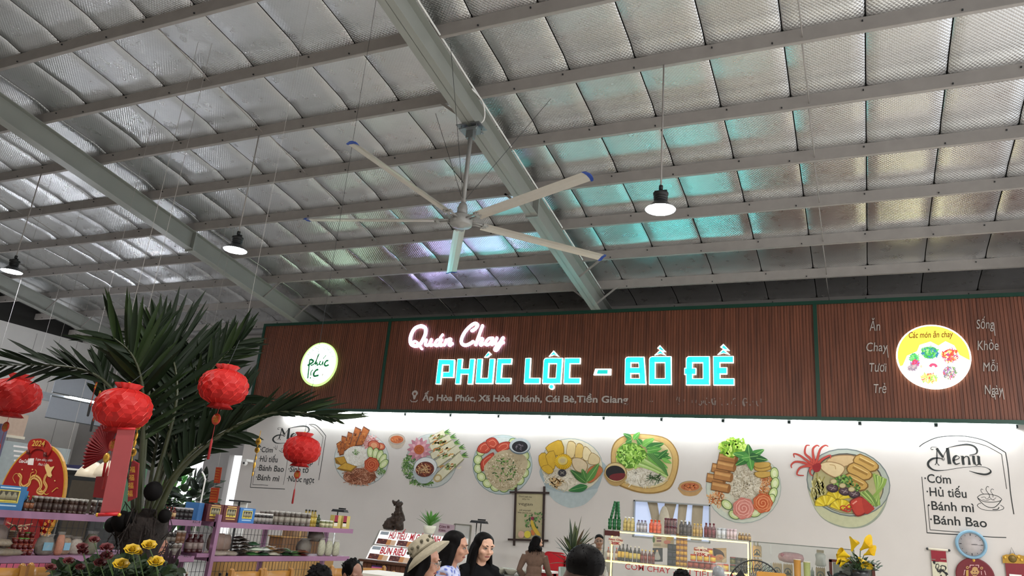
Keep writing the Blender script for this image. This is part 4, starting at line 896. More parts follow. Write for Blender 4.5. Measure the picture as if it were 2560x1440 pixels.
# green nested cup towers
M_cup = mat('green_cup', '135c2e', .4, var=.06)
def cups(p, q, r, label):
    p, q = Vector(p), Vector(q); n = max(3, int((q-p).length/.045)); d = (q-p)/n; z = d.normalized(); X = z.orthogonal().normalized(); Y = z.cross(X); b = B()
    M = Matrix.Identity(4)
    for i in range(3): M[i][0], M[i][1], M[i][2] = X[i], Y[i], z[i]
    pr = [(0, 0)]
    for i in range(n): L_ = d.length; pr += [(r*.86, i*L_), (r, i*L_+L_*.75), (r*1.06, i*L_+L_*.8), (r*1.06, i*L_+L_*.95)]
    pr.append((r*.9, (q-p).length)); b.lathe(pr, 14, M)
    o = b.obj('cup_stack', M_cup, None, label, 'cup stack', 'green nested cup stacks'); 
    me = o.data
    for v in me.vertices: pass
    o.location = p; return o
gx = [PC(x, 1300).x for x in (1519, 1530, 1541)]; gz = PC(1530, 1296).z
for x, l in zip(gx, ('first', 'second', 'third')): cups((x, YC+.15, zt), (x, YC+.15, gz), .034, l+' short stack of green cups from the left on the lit case corner')
gt = PC(1535, 1252)
cups((gx[0]+.01, YC+.15, gz), (gt.x-.02, YC+.15, gt.z), .024, 'green cup column leaning right to the top of the cup tower')
cups((gx[2]+.0, YC+.15, gz), (gt.x+.03, YC+.15, gt.z-.0), .024, 'green cup column leaning left to the top of the cup tower')
cups((gx[1], YC+.19, gz), (gt.x, YC+.19, gt.z-.02), .022, 'middle green cup column standing inside the cup tower')
# inside the case, on the shelf
zs = zS+.002
def row(me, pxs, y, name, label, cat, group, z=zs, Y=YC):
    for i, px in enumerate(pxs): put(name, me, (PC(px, 1380).x, y, z), ORD[i]+' '+label, cat, group)
row(bottle_mesh(.026, .2, '8a5a3a', 'd9d2c4', 'd94a2a', 'sauce_bottle'), (1512, 1521, 1533), YC+.2, 'sauce_bottle', 'small brown sauce bottle with pale label at the near end of the lit case', 'bottle', 'brown sauce bottles in the lit case')
row(bottle_mesh(.03, .27, '1c1610', 'c9a83a', '2a2016', 'soy_bottle'), (1542, 1551, 1561), YC+.16, 'soy_bottle', 'dark soy bottle with yellow label and yellow neck in the lit case', 'bottle', 'dark soy bottles in the lit case')
row(bottle_mesh(.03, .25, '14120e', 'c4b050', 'd4d0c0', 'soy_bottle'), (1570, 1581, 1591), YC+.16, 'soy_bottle', 'dark soy bottle with white neck band and green cap in the lit case', 'bottle', 'white-banded soy bottles in the lit case')
row(bottle_mesh(.028, .21, '5a1f14', '7a2a1c', 'd9b83a', 'chilli_bottle'), (1599, 1608, 1618, 1627), YC+.16, 'chilli_bottle', 'red chilli sauce bottle with yellow cap in the lit case', 'bottle', 'red chilli bottles in the lit case')
KI = Crop(1480, 1230, 6.858, YC+.3)
def card(K, x0, y0, x1, y1, name, label, cat, col, prints, th=.03):
    p = K((x0+x1)/2, y1); t = thing(name, label, cat, p)
    kid(B().prism([K(x0, y1), K(x1, y1), K(x1, y0), K(x0, y0)], (0, th, 0)), 'sheet', mat('card_'+col, col, .5), t)
    d = Paint(K, t, M_print, .0006, 5); d.n = 3; prints(d); d.end(); return t
card(KI, 1040, 960, 1205, 1195, 'seasoning_box', 'black box printed with a grey seated figure in the lit case', 'box', '1f1f20', lambda d: d.part('printed_figure').pg([(1060, 1150), (1085, 1060), (1105, 1000), (1130, 1000), (1150, 1060), (1175, 1130), (1150, 1165)], 'a8a8a4', 3).el(1118, 1010, 16, 20, 'd9b89a'))
card(Crop(1480, 1230, 6.858, YC+.36), 1045, 760, 1400, 960, 'price_board', 'small white price board with food print hung behind the seasoning boxes', 'sign', 'd9d0c0', lambda d: d.part('printed_food').el(1330, 800, 60, 40, 'd9b84a').el(1290, 860, 60, 36, 'd98a80').el(1060, 820, 20, 50, '4a7a35').part('printed_words').ln([(1110, 790), (1190, 790)], 22, '8a2a3a', 0).ln([(1110, 840), (1190, 840)], 26, '7a3a5a', 0).ln([(1060, 905), (1180, 905)], 40, 'b8b8a8', 0))
me = B(); me.c('16161a').box((0, 0, .055), (.085, .07, .11)); me.c('3a3a42').box((0, -.036, .06), (.06, .004, .05)); me = me.mesh('seaweed_box', M_goods)
for c_ in (1668, 1677):
    for k in range(3): put('seaweed_box', me, (PC(c_, 1380).x+(c_-1668)*.003, YC+.24, zs+k*.112), '%s black seasoning box from the bottom in the stack %s the yellow cans' % (ORD[k], 'away from' if c_ < 1670 else 'touching'), 'box', 'black seasoning boxes in the lit case')
me = can_mesh(.031, .083, '7a4a1c', 'c99a28', 'yellow_can')
for i, px in enumerate((1688, 1698, 1707)):
    for k in range(6): put('yellow_can', me, (PC(px, 1380).x, YC+.2, zs+k*.084), 'yellow can in the %s column, %s from the bottom, beside the black boxes' % (ORD[i], ORD[k]), 'can', 'yellow cans stacked in the lit case')
me = can_mesh(.048, .098, '6a1a16', '9a3a24', 'red_can'); me2 = can_mesh(.046, .105, 'b8401c', 'd9b83a', 'red_yellow_can')
for i in range(5): put('red_can', me, (PC(1720+i*14.5, 1380).x, YC+.2, zs), '%s dark red can along the bottom row of the can pyramid' % ORD[i], 'can', 'dark red cans in the lit case')
for i in range(2): put('red_yellow_can', me2, (PC(1794+i*15, 1380).x, YC+.2, zs), '%s red and yellow can in the bottom row, after the dark red ones' % ORD[i], 'can', 'red and yellow cans in the lit case')
for i in range(4): put('red_yellow_can', me2, (PC(1727+i*16.5, 1380).x, YC+.2, zs+.105), '%s red and yellow can along the second layer of the can pyramid' % ORD[i], 'can', 'red and yellow cans in the lit case')
for i, px in enumerate((1736, 1752, 1769)): put('red_yellow_can', me2, (PC(px, 1380).x, YC+.2, zs+.211), '%s red and yellow can along the top layer of the can pyramid' % ORD[i], 'can', 'red and yellow cans in the lit case')
card(Crop(1680, 1280, 9, YC+.3), 920, 810, 1220, 1140, 'face_print', 'printed card with a dark-haired sleeping face beside the can pyramid', 'sign', 'b8a27e', lambda d: d.part('printed_hair').pg([(925, 815), (1000, 830), (1100, 870), (1160, 930), (1180, 1020), (1120, 960), (1000, 960), (960, 1040), (930, 900)], '3a241c', 3).part('printed_skin').pg([(990, 1010), (1060, 960), (1130, 970), (1150, 1040), (1090, 1080), (990, 1080)], 'c98a58', 3).ln([(1060, 1020), (1090, 1040), (1120, 1030)], 9, '5a2a1c').part('printed_collar').pg([(1130, 1080), (1220, 1030), (1220, 1130), (1130, 1130)], 'd9cfae'))
me = jar_mesh(.045, .11, '3a4a2c', '6a6a3a', '7a1f1c', 'pickle_jar'); me2 = jar_mesh(.042, .11, '2c2a26', '4a4a48', '3a3a3a', 'dark_jar')
for k in range(2): put('pickle_jar', me, (PC(1827, 1380).x, YC+.2, zs+k*.112), '%s green pickle jar with red lid by the dark jars' % ('upper' if k else 'lower'), 'jar', 'jars at the end of the lit case')
for px in (1841, 1855, 1869):
    for k in range(2 if px < 1860 else 2): put('dark_jar', me2, (PC(px, 1380).x, YC+.2, zs+k*.112), '%s dark jar %s at the end of the lit case' % ('upper' if k else 'lower', {1841: 'touching the pickle jars', 1855: 'in the middle stack', 1869: 'against the end glass'}[px]), 'jar', 'jars at the end of the lit case')

# ------------------------------------------------------------------ plain glass case to its right
gx0, gx1 = cx1+.03, PC(2135, 1375).x
zG = PC(1890, 1434).z
gc = thing('glass_counter', 'plain glass counter case with drink bundles beside the lit display case', 'display case', ((gx0+gx1)/2, YC+.25, 0))
kid(B().bb((gx0, YC, 0), (gx1, YC+.5, .7)), 'base_cabinet', M_casew, gc)
kid(B().bb((gx0, YC+.01, zG-.012), (gx1, YC+.5, zG)), 'shelf', mat('shelf_glass3', '6f7a70', .1, alpha=.8), gc)
kid(B().bb((gx0, YC, .7), (gx1, YC+.006, zT-.01)), 'front_glass', mat('grey_glass', '9fa8a2', .05, alpha=.22), gc)
kid(B().bb((gx0, YC, zT-.012), (gx1, YC+.5, zT)), 'top_glass', mat('shelf_glass4', '5f6a62', .08, alpha=.6), gc)
for x in (gx0, gx1-.02): kid(B().bb((x, YC+.48, .7), (x+.02, YC+.5, zT)), 'corner_post', M_alu, gc)
kid(B().bb((PC(1926, 1360).x, YC+.01, PC(1926, 1385).z), (PC(1927.5, 1360).x, YC+.02, PC(1926, 1362).z)), 'glass_joint', M_paper, gc)
def bundle(px, w_, h, base, label, cols=('b8924a', '3a2c1c'), seed=0):
    """paper drink bundle with an arch print"""
    p = PC(px, 1430); X = p.x; y = YC+.16; t = thing('drink_carton', label, 'carton', (X, y, base), 0, 'gold cartons in the glass counter')
    b = B(); b.box((0, 0, h/2), (w_, .1, h)); b.obj('carton', mat('gold_carton', 'b3945a', .5, var=.1, scale=30), t)
    b = B()
    for k, rr in enumerate((.42, .3)): b.c(['3a2c1c', 'c9a860'][k]).prism([(rr*w_*cos(a), -.0505-.001*k, h*.35+rr*w_*1.2*sin(a)) for a in [pi*i/10 for i in range(11)][::-1]]+[(-rr*w_, -.0505-.001*k, h*.12), (rr*w_, -.0505-.001*k, h*.12)], (0, .0005, 0))
    b.c('241a14').box((0, -.0525, h*.3), (w_*.2, .001, h*.34)); b.obj('arch_print', M_goods, t)
    b = B()
    for i in range(5): b.add([(-w_/2+w_*i/5, -.02, h), (-w_/2+w_*(i+1)/5, -.02, h), (-w_/2+w_*(i+.5)/5, 0, h+.025)], [(0, 1, 2)])
    b.obj('frill', mat('gold_carton', 'b3945a'), t)
bundle(1891, .13, .20, zG, 'gold drink carton standing by the end post of the lit case'); bundle(1891, .12, .16, zG+.24, 'gold drink carton stacked on top of another near the lit case')
bundle(1941, .13, .165, zG, 'gold arched carton under the pink wrapped bundle, nearer the lit case'); bundle(1968, .13, .165, zG, 'gold arched carton under the pink wrapped bundle, nearer the paper cups')
bundle(2050, .13, .16, zG, 'gold carton standing under the white bag near the brown frame')
me = bottle_mesh(.024, .17, 'a8b4ac', '9fb0a8', 'e8ece8', 'water_bottle')
for i, px in enumerate((1908, 1917, 1925)): put('water_bottle', me, (PC(px, 1420).x, YC+.14, zG+.01), ORD[i]+' clear water bottle between the gold cartons in the glass counter', 'bottle', 'water bottles in the glass counter')
put('water_bottle', me, (PC(2029, 1420).x, YC+.14, zG), 'clear water bottle standing beside the green paper cup', 'bottle', 'water bottles in the glass counter')
t = thing('wrapped_bundle', 'pink and white plastic wrapped bundle lying on two gold cartons', 'bundle', (PC(1975, 1390).x, YC+.16, zG+.195))
b = B(); b.lathe([(.0, -.19), (.05, -.17), (.075, -.1), (.08, 0), (.075, .1), (.05, .17), (0, .19)], 14, Matrix.Translation((0, 0, .08)) @ Matrix.Rotation(pi/2, 4, 'Y'), fn=lambda a, r, z: 1+.07*sin(a*5+z*30)); b.obj('wrap', mat('pink_wrap', 'c98a90', .25, var=.25, scale=25), t); B().ball((-.12, -.06, .11), (.03, .02, .03), 10, 6).obj('knot', mat('magenta_knot', 'b02a4a', .4), t)
t = thing('plastic_bag', 'white crumpled plastic bag stacked on a gold carton in the glass counter', 'bag', (PC(2050, 1400).x, YC+.16, zG+.187))
b = B(); b.lathe([(.055, 0), (.075, .02), (.07, .1), (.075, .16), (.05, .19), (.02, .2)], 14, fn=lambda a, r, z: 1+.09*sin(a*4+z*40)); b.obj('bag', mat('white_plastic', 'c9c9c0', .3, var=.12, scale=30), t); B().box((0, 0, .215), (.1, .05, .04)).obj('tied_top', mat('gold_carton', 'b3945a'), t)
for px0, px1, y0, col, lab in ((1986, 2004, 1398, 'a8762c', 'tall brown paper cup sleeve standing on the glass counter'), (2010, 2027, 1404, '8f955a', 'olive green paper cup sleeve standing on the glass counter')):
    x0, x1 = aY(px0, 1410, YC-.05).x, aY(px1, 1410, YC-.05).x; zt_ = aY((px0+px1)/2, y0, YC-.05).z; r = (x1-x0)/2
    t = thing('paper_cup', lab, 'paper cup', ((x0+x1)/2, YC-.2, .9)); B().lathe([(r*.8, 0), (r, zt_-.9-.01)], 16).obj('sleeve', mat('cup_'+col, col, .6), t); B().lathe([(r*1.05, zt_-.91), (r*1.05, zt_-.9), (r*.95, zt_-.9), (r*.9, zt_-.93)], 16).obj('rim', M_cream, t)
ct = thing('serving_counter', 'low service counter in front of the glass cases', 'counter', (PC(2000, 1400).x, YC-.3, 0)); kid(B().bb((cx1-.2, YC-.5, .86), (PC(2200, 1400).x, YC-.02, .9)), 'top', M_casew, ct); kid(B().bb((cx1-.15, YC-.45, 0), (PC(2200, 1400).x-.05, YC-.06, .86)), 'front', mat('counter_front', '8a6a4a', .6), ct)

# framed picture, teapot and calla lilies on the counter
KF = Crop(1860, 1330, 7.53, YC-.12)
fr = thing('photo_frame', 'reddish brown wooden frame leaning behind the black teapot', 'picture frame', KF(1640, 1000))
zb_ = .9
for a, c_ in ((KF(1625, 520), None), (KF(2430, 590), None)):
    kid(B().bar((a.x, a.y, zb_), (a.x, a.y, a.z), .04, .03, (0, 1, 0)), 'frame_side', mat('red_wood', '5a2a22', .5), fr)
a, c_ = KF(1600, 540), KF(2450, 600); kid(B().bar((a.x, a.y, (a.z+c_.z)/2), (c_.x, c_.y, (a.z+c_.z)/2), .03, .04), 'frame_rail', mat('red_wood', '5a2a22'), fr)
kid(B().prism([(a.x+.05, a.y+.01, zb_), (c_.x-.03, a.y+.01, zb_), (c_.x-.03, a.y+.01, a.z-.02), (a.x+.05, a.y+.01, a.z-.02)], (0, .006, 0)), 'picture', mat('grey_picture', '8f948c', .4, var=.2, scale=6), fr)
tp = KF(1830, 800); b = B().lathe([(.04, 0), (.09, .02), (.115, .08), (.1, .14), (.05, .165), (.02, .17), (.02, .19), (0, .195)], 18); t = thing('teapot', 'black round teapot in front of the brown wooden frame', 'teapot', (tp.x, YC-.28, tp.z-.14)); b.obj('body', M_black, t); B().tube(spline([(-.1, 0, .09), (-.15, 0, .12), (-.17, 0, .17)]), [.02]*12+[.012], 8).obj('spout', M_black, t); B().tube(spline([(.1, 0, .05), (.16, 0, .08), (.15, 0, .13), (.09, 0, .13)]), .009, 6).obj('handle', M_black, t)
B().bb((-.14, -.1, .9-tp.z+.14), (.14, .1, 0)).obj('stand', M_dark, t)
vp = KF(2180, 720); va = thing('lily_vase', 'dark vase of yellow calla lilies on the counter', 'potted flowers', (vp.x, YC-.25, .9)); vz = vp.z-.9
B().lathe([(.08, 0), (.13, vz*.3), (.15, vz*.6), (.12, vz*.9), (.13, vz), (.1, vz-.02)], 18).obj('vase', mat('dark_vase', '1c1b1d', .35), va)
M_lily = mat('lily_yellow', 'd9b414', .5, var=.08); M_lf = mat('leaf_green', '243d1c', .5, var=.2, scale=20); M_stem = mat('stem_green', '3a5220', .5)
def calla(base, tip, size, dirv):
    base, tip = Vector(base), Vector(tip); z = Vector(dirv).normalized(); X = z.orthogonal().normalized(); Y = z.cross(X)
    if Y.y > 0: X, Y = -X, -Y
    M = Matrix.Identity(4)
    for i in range(3): M[i][0], M[i][1], M[i][2], M[i][3] = X[i], Y[i], z[i], tip[i]
    B().tube(spline([base, base.lerp(tip, .5)+Vector((0, 0, .02)), tip]), .006, 6).obj('stem', M_stem, va)
    b = B(); vs = []; n = 16; k = 7
    for i in range(k+1):
        u = i/k
        for j in range(n):
            a = 2*pi*j/n; r = size*(.1+.42*u**1.6); ext = size*(1.1*u+.55*u*u*max(0, cos(a))**2); vs.append(M @ Vector((r*cos(a)*(1+.35*u*max(0, cos(a))), r*sin(a), ext)))
    b.add(vs, [(i*n+j, i*n+(j+1) % n, (i+1)*n+(j+1) % n, (i+1)*n+j) for i in range(k) for j in range(n)], True); fl = b.obj('lily_flower', M_lily, va)
    B().tube([M @ Vector((0, 0, size*.1)), M @ Vector((0, 0, size*.9))], [.012, .006], 8).obj('spadix', mat('spadix', 'c98a14', .6), fl)
T_ = Vector(va.location)
for px, py, tx, ty, sz in ((2030, 360, 2075, 200, .14), (2190, 340, 2300, 250, .15), (2260, 430, 2380, 380, .12), (1960, 470, 1760, 500, .13), (1990, 460, 1900, 420, .14), (2000, 520, 1800, 560, .12), (2160, 480, 2240, 570, .13)):
    p, q = KF(px, py, .12)-T_, KF(tx, ty, .12)-T_; calla((0, 0, vz), p, sz, (q-p)+Vector((0, -.05, 0)))
b = B(); rg = random.Random(5)
for i in range(150):
    a = rg.uniform(0, 2*pi); r = rg.uniform(.02, .26); z = vz+rg.uniform(.0, .22)*(1-r*1.8)+.0
    p = Vector((r*cos(a), r*sin(a)*.6-.02, z)); q = p+Vector((cos(a)*.06, sin(a)*.05, rg.uniform(-.02, .06))); b.leaf(p, q, rg.uniform(.025, .045), (0, -.4, 1), .1)
b.obj('foliage', M_lf, va, kind='stuff')

# ------------------------------------------------------------------ wall clock, scroll, red medallion, calendar
KW = Crop(2290, 1320, 9.481, YW-.04)
ck = KW(1305, 390); t = thing('wall_clock', 'round blue-rimmed wall clock on the mural wall', 'clock', ck); r = .235
Mr = Matrix.Rotation(pi/2, 4, 'X')
B().lathe([(r*.8, .0), (r*.82, .03), (r*.9, .045), (r, .03), (r, -.035), (r*.6, -.038)], 36, Mr).obj('rim', mat('blue_clock_rim', '7fa6bd', .35), t)
B().lathe([(r*.82, .006), (r*.82, .012), (0, .012)], 36, Mr).obj('dial', mat('clock_dial', 'b3aaa8', .5), t)
b = B()
for i in range(12): a = i*pi/6; b.box((r*.68*sin(a), -.014, r*.68*cos(a)), (.012 if i % 3 == 0 else .007, .002, .035 if i % 3 == 0 else .016), Matrix.Rotation(a, 3, 'Y'))
b.obj('hour_mark', M_dark, t, kind='stuff')
B().bar((0, -.017, 0), (r*.62, -.017, -.005), .002, .008, (0, 1, 0)).obj('minute_hand', M_dark, t); B().bar((0, -.019, 0), (r*.4, -.019, .012), .002, .012, (0, 1, 0)).obj('hour_hand', M_dark, t)
sc = thing('scroll', 'white hanging scroll with red top band and black brush calligraphy', 'scroll', KW(540, 1500)); zl = aY(2345, 1560, YW).z
p0, p1 = KW(315, 490), KW(735, 530); zc_ = (p0.z+p1.z)/2
kid(B().bb((p0.x+.02, p0.y, zl), (p1.x-.02, p0.y+.004, zc_)), 'paper', mat('scroll_paper', 'cfcab0', .7), sc); kid(B().tube([(p0.x-.02, p0.y, zc_), (p1.x+.02, p0.y, zc_)], .016, 10), 'roller', M_cream, sc)
for x in (p0.x-.03, p1.x+.03): kid(B().ball((x, p0.y, zc_), .022, 10, 8), 'roller_knob', M_dark, sc)
kid(B().bb((p0.x+.02, p0.y-.002, zc_-.2), (p1.x-.02, p0.y, zc_-.02)), 'red_band', mat('scroll_red', '8a1426', .6), sc)
d = Paint(KW, sc, M_print, .0005, 8); d.n = 8; d.part('calligraphy')
for w_, pts in (([10, 60, 30, 8], [(540, 800), (440, 800), (430, 840), (480, 850)]), ([14, 20, 14], [(490, 850), (470, 900), (480, 960), (560, 980)]), ([14, 12, 16], [(490, 870), (520, 850), (545, 900), (510, 960)]), ([30, 50, 30], [(500, 970), (530, 1030), (600, 1000), (660, 990)]), ([20, 26, 14], [(580, 920), (620, 890), (700, 920), (700, 980), (670, 1010)]), ([12, 30, 12], [(600, 920), (590, 990), (630, 1030)]), ([14, 40, 60, 20], [(560, 1080), (620, 1020), (690, 1060), (730, 1100), (700, 1150)]), ([30, 40, 20], [(600, 1110), (590, 1150), (640, 1180), (680, 1140)])): d.ln(pts, w_, '16161a')
d.ln([(370, 740), (460, 745)], 14, '8a8878', 0).ln([(580, 735), (710, 740)], 16, 'a8a890', 0); d.end()
md = thing('red_medallion', 'round dark red openwork new year medallion hanging below the clock', 'ornament', KW(1400, 1120)); mc = KW(1400, 1130); R_ = .285
kid(B().lathe([(R_*.93, -.01), (R_, -.012), (R_, .012), (R_*.93, .01)], 36, Matrix.Translation(mc) @ Mr), 'ring', mat('medallion_red', '6a0f1c', .5), md)
kid(B().lathe([(0, -.004), (R_*.94, -.004), (R_*.94, .002), (0, .002)], 36, Matrix.Translation(mc) @ Mr), 'disc', mat('medallion_red2', '5a1220', .6), md)
d = Paint(KW, md, M_print, .001, 9); d.n = 12; d.part('gold_figure').pg([(1320, 1000), (1340, 940), (1390, 920), (1450, 940), (1470, 1000), (1500, 1040), (1450, 1110), (1390, 1150), (1330, 1110), (1280, 1040)], 'b8905a', 3).el(1360, 1030, 16, 14, '5a1220').el(1430, 1030, 16, 14, '5a1220').ln([(1340, 1090), (1390, 1110), (1440, 1090)], 18, '5a1220')
for pts in ([(1270, 940), (1280, 880), (1380, 880)], [(1480, 940), (1480, 880), (1400, 880)], [(1130, 1120), (1150, 1000), (1170, 1000)], [(1620, 1010), (1650, 1120)], [(1540, 1020), (1550, 1110)]): d.ln(pts, 16, 'd9a8a8', 0)
d.el(1215, 935, 34, 32, 'c9a060').el(1215, 935, 18, 16, '5a1220').el(1550, 950, 34, 32, 'c9a060').el(1550, 950, 18, 16, '5a1220').part('gold_panel').pg([(1180, 1000), (1240, 990), (1240, 1150), (1180, 1150)], 'b89048'); d.end()
kid(B().tube([KW(1345, 640), KW(1365, 740), KW(1370, 850)], .006, 6), 'cord', M_gold, md); kid(B().ball(KW(1365, 760), (.03, .015, .04), 10, 8), 'bead', M_gold, md)
cl = thing('wall_calendar', 'red wall calendar with gold flower crest hanging from a cord', 'calendar', KW(2330, 1140)); a = KW(2040, 650); c_ = KW(2640, 680); zz = aY(2540, 1520, YW).z
kid(B().bb((a.x+.03, a.y, zz), (c_.x, a.y+.01, a.z-.1)), 'backing', mat('calendar_red', '7a1420', .5), cl)
vs = [KW(x, y, .004) for x, y in ((2055, 830), (2640, 850), (2640, 640), (2540, 660), (2440, 630), (2380, 650), (2290, 595), (2210, 630), (2140, 625), (2050, 655))]; kid(B().prism(vs, (0, .01, 0)), 'gold_crest', mat('crest_gold', 'a8802c', .4, .4, var=.3, scale=25), cl)
kid(B().lathe([(0, .01), (.05, .01), (.06, 0)], 20, Matrix.Translation(KW(2285, 730, .006)) @ Mr), 'crest_medal', mat('medal_bronze', '6a5424', .4, .5), cl)
for x, y in ((2110, 700), (2430, 690), (2500, 760)): kid(B().ball(KW(x, y, .008), (.025, .01, .025), 10, 6), 'crest_flower', M_gold, cl)
kid(B().tube([KW(2225, 630), KW(2260, 460), KW(2345, 640)], .004, 5), 'cord', M_dark, cl)
kid(B().bb((KW(2210, 1110).x, a.y-.012, zz+.03), (KW(2500, 1110).x, a.y, KW(2300, 1095).z)), 'date_block', M_paper, cl)

# ------------------------------------------------------------------ gondola shelving (runs away from the camera along Y)
XG = -6.5; Z1, Z2, Z3 = HC-.215, HC-.575, HC-1.0
def G(px, py=1300): return aX(px, py, XG)
M_mauve = mat('mauve_steel', '8c6482', .45, var=.06); M_wire = mat('grid_wire', '3a3a3e', .5)
def gondola(y0, y1, label, post_hi, codes=()):
    t = thing('shelf_rack', label, 'shelf rack', (XG-.2, (y0+y1)/2, 0), 0, 'mauve shelf racks')
    for z in (Z1, Z2, Z3, .25):
        kid(B().bb((XG-.4, y0, z-.05), (XG, y1, z)).bb((XG-.005, y0, z-.055), (XG+.004, y1, z+.004)), 'shelf', M_mauve, t)
    for y in (y0+.03, (y0+y1)/2, y1-.03): kid(B().bb((XG-.44, y-.025, 0), (XG-.40, y+.025, Z1+.0)), 'upright', M_mauve, t)
    kid(B().bb((XG-.02, y0-.0, 0), (XG+.03, y0+.05, post_hi)), 'front_post', M_mauve, t)
    b = B()
    n = int((y1-y0)/.06)
    for i in range(n): y = y0+(y1-y0)*i/n; b.box((XG-.395, y, (Z1+.2)/2), (.004, .004, Z1-.25))
    for i in range(11): b.box((XG-.392, (y0+y1)/2, .3+i*.105), (.004, y1-y0, .004))
    kid(b, 'wire_grid', M_wire, t, kind='stuff')
    for s_, px, py in codes: p = aX(px, py, XG+.006); ktext(s_, M_dark, t, p+Vector((0, -.05, -.02)), p+Vector((0, .05, -.02)), .025, name='shelf_code')
    return t
gy = G(486).y; gy1, gy2 = G(540).y, G(886).y
gondola(2.6, gy+.1, 'mauve metal shelf rack of jars and bags in front of the red new year board', Z1, (('KC-4', 492, 1303), ('KC-5', 470, 1388)))
gondola(gy1, gy2, 'mauve metal shelf rack with gift boxes on top, before the mural wall', Z1+.08)
kid(B().bb((XG-.4, gy+.13, Z2-.01), (XG, gy1, Z2+.03)), 'bracket_shelf', M_mauve, bpy.data.objects['shelf_rack.001'])
def shelf_row(me, name, pxs, z, label, cat, group, dx=-.1, jit=.0):
    for i, px in enumerate(pxs):
        p = G(px); lb = label % ORD[i] if '%s' in label else label
        put(name, me, (XG+dx+((i*37 % 5)-2)*jit, p.y, z+.001), lb, cat, group, (i*31 % 7)*.2)
def gbox(px0, px1, h, z, col, label, win=None, dpt=.2, dx=-.05):
    """gift box with its face towards the aisle"""
    ya, yb = G(px0).y, G(px1).y; t = thing('gift_box', label, 'box', (XG+dx-dpt/2, (ya+yb)/2, z+.001), 0, 'gift boxes on the racks')
    w_ = yb-ya; B().box((0, 0, h/2), (dpt, w_, h)).obj('carton', mat('box_'+col, col, .5, var=.08), t); X = dpt/2
    fy, fz = Vector((0, 1, 0)), Vector((0, 0, 1))
    def face(u0, v0, u1, v1, c_, d_, name, rr=.0):
        b = B(); b.c(c_).box((X+d_, (u0+u1)/2*w_, (v0+v1)/2*h), (.002, (u1-u0)*w_, (v1-v0)*h)); b.obj(name, M_goods, t)
    if win:
        face(-.32, .3, .32, .82, win, .001, 'window_frame'); face(-.28, .34, .28, .78, '3a3424', .002, 'window')
        b = B()
        for i in range(3):
            y = (-.17+.17*i)*w_; b.c('8a8468').lathe([(.1*w_, 0), (.1*w_, h*.16), (.05*w_, h*.26), (.05*w_, h*.32)], 8, Matrix.Translation((X-.0, y, h*.42)), sx=.3); b.c('d9c84a').box((X+.004, y, h*.38), (.004, .05, h*.05))
        b.obj('jars_in_window', M_goods, t)
        for v0 in (.16, .88): face(-.3, v0, .3, v0+.06, 'c9a860' if col[0] in '45' else 'a8c4d8', .001, 'printed_band')
    return t
gbox(-30, 57, .2, Z1, '2a6a9c', 'blue gift box with yellow-rimmed window at the near end of the rack', 'c9b84a')
gbox(58, 84, .165, Z1, '2f78a8', 'small blue box behind two dark bottles beside the big blue gift box', None, .1, -.16)
shelf_row(bottle_mesh(.022, .13, '2a1c14', '7a4a2c', '8a7a3a', 'dark_bottle'), 'dark_bottle', (65, 77), Z1, '%s dark bottle in front of the small blue box', 'bottle', 'dark bottles by the blue box', -.05)
shelf_row(jar_mesh(.024, .135, '3a2418', '4a3a34', 'b8b4ac', 'brown_jar'), 'brown_jar', [86+i*13 for i in range(11)]+[236, 252], Z1, '%s white-lidded brown jar along the top shelf from the blue box', 'jar', 'white-lidded brown jars', -.06, .004)
shelf_row(bottle_mesh(.026, .12, '5a1a14', 'c9a878', '8a2a20', 'red_bottle'), 'red_bottle', (430, 439, 448), Z1, '%s small red bottle on the top shelf right of the palm trunk', 'bottle', 'small red bottles', -.1)
shelf_row(jar_mesh(.036, .125, '1f1c1c', '2c2828', 'b0aeb0', 'black_jar'), 'black_jar', (457, 468, 480, 491), Z1, '%s black jar with pale lid on the top shelf behind the palm', 'jar', 'black jars behind the palm', -.12)
gbox(508, 521, .185, Z1, '3468a0', 'blue gift box edge behind the maroon box', None, .2, -.1); gbox(523, 562, .185, Z1, '4f1418', 'maroon gift box with gold window standing first on the second rack', 'd9b860'); gbox(564, 602, .185, Z1, '521519', 'maroon gift box with gold window beside the blue one', 'd9b860'); gbox(605, 643, .17, Z1, '2e6cae', 'bright blue gift box with gold window on the second rack', 'd9c850')
shelf_row(jar_mesh(.036, .125, '242020', '8a8680', 'c4c2be', 'label_jar'), 'label_jar', (648, 658, 668, 678, 687), Z1, '%s dark labelled jar beside the bright blue gift box', 'jar', 'dark labelled jars', -.08)
shelf_row(jar_mesh(.033, .17, '4f4740', '8f887c', '9a9690', 'tall_jar'), 'tall_jar', [695+i*8.2 for i in range(12)], Z1, '%s tall grey jar in the row before the yellow bottles', 'jar', 'tall grey jars', -.1, .008)
shelf_row(jar_mesh(.033, .16, '5a5044', '7a7468', '8f8c86', 'tall_jar'), 'tall_jar', [699+i*9 for i in range(10)], Z1, '%s tall grey jar in the rear row of the top shelf', 'jar', 'tall grey jars behind', -.27, .008)
shelf_row(bottle_mesh(.032, .215, '8a7424', 'a8923a', '2a2824', 'oil_bottle', .4), 'oil_bottle', (784, 792, 800, 807), Z1, '%s yellow oil bottle with black cap on the top shelf', 'bottle', 'yellow oil bottles', -.14)
shelf_row(jar_mesh(.036, .095, '6f7448', 'b8b490', 'd4d4cc', 'small_jar'), 'small_jar', (816, 826, 836), Z1, '%s small green jar with white lid near the card boxes', 'jar', 'small green jars', -.06)
shelf_row(bottle_mesh(.034, .16, '2c3a20', '3a4a2a', '3a4a2a', 'green_bottle'), 'green_bottle', (835,), Z1, 'dark green bottle behind the small green jars', 'bottle', None, -.26)
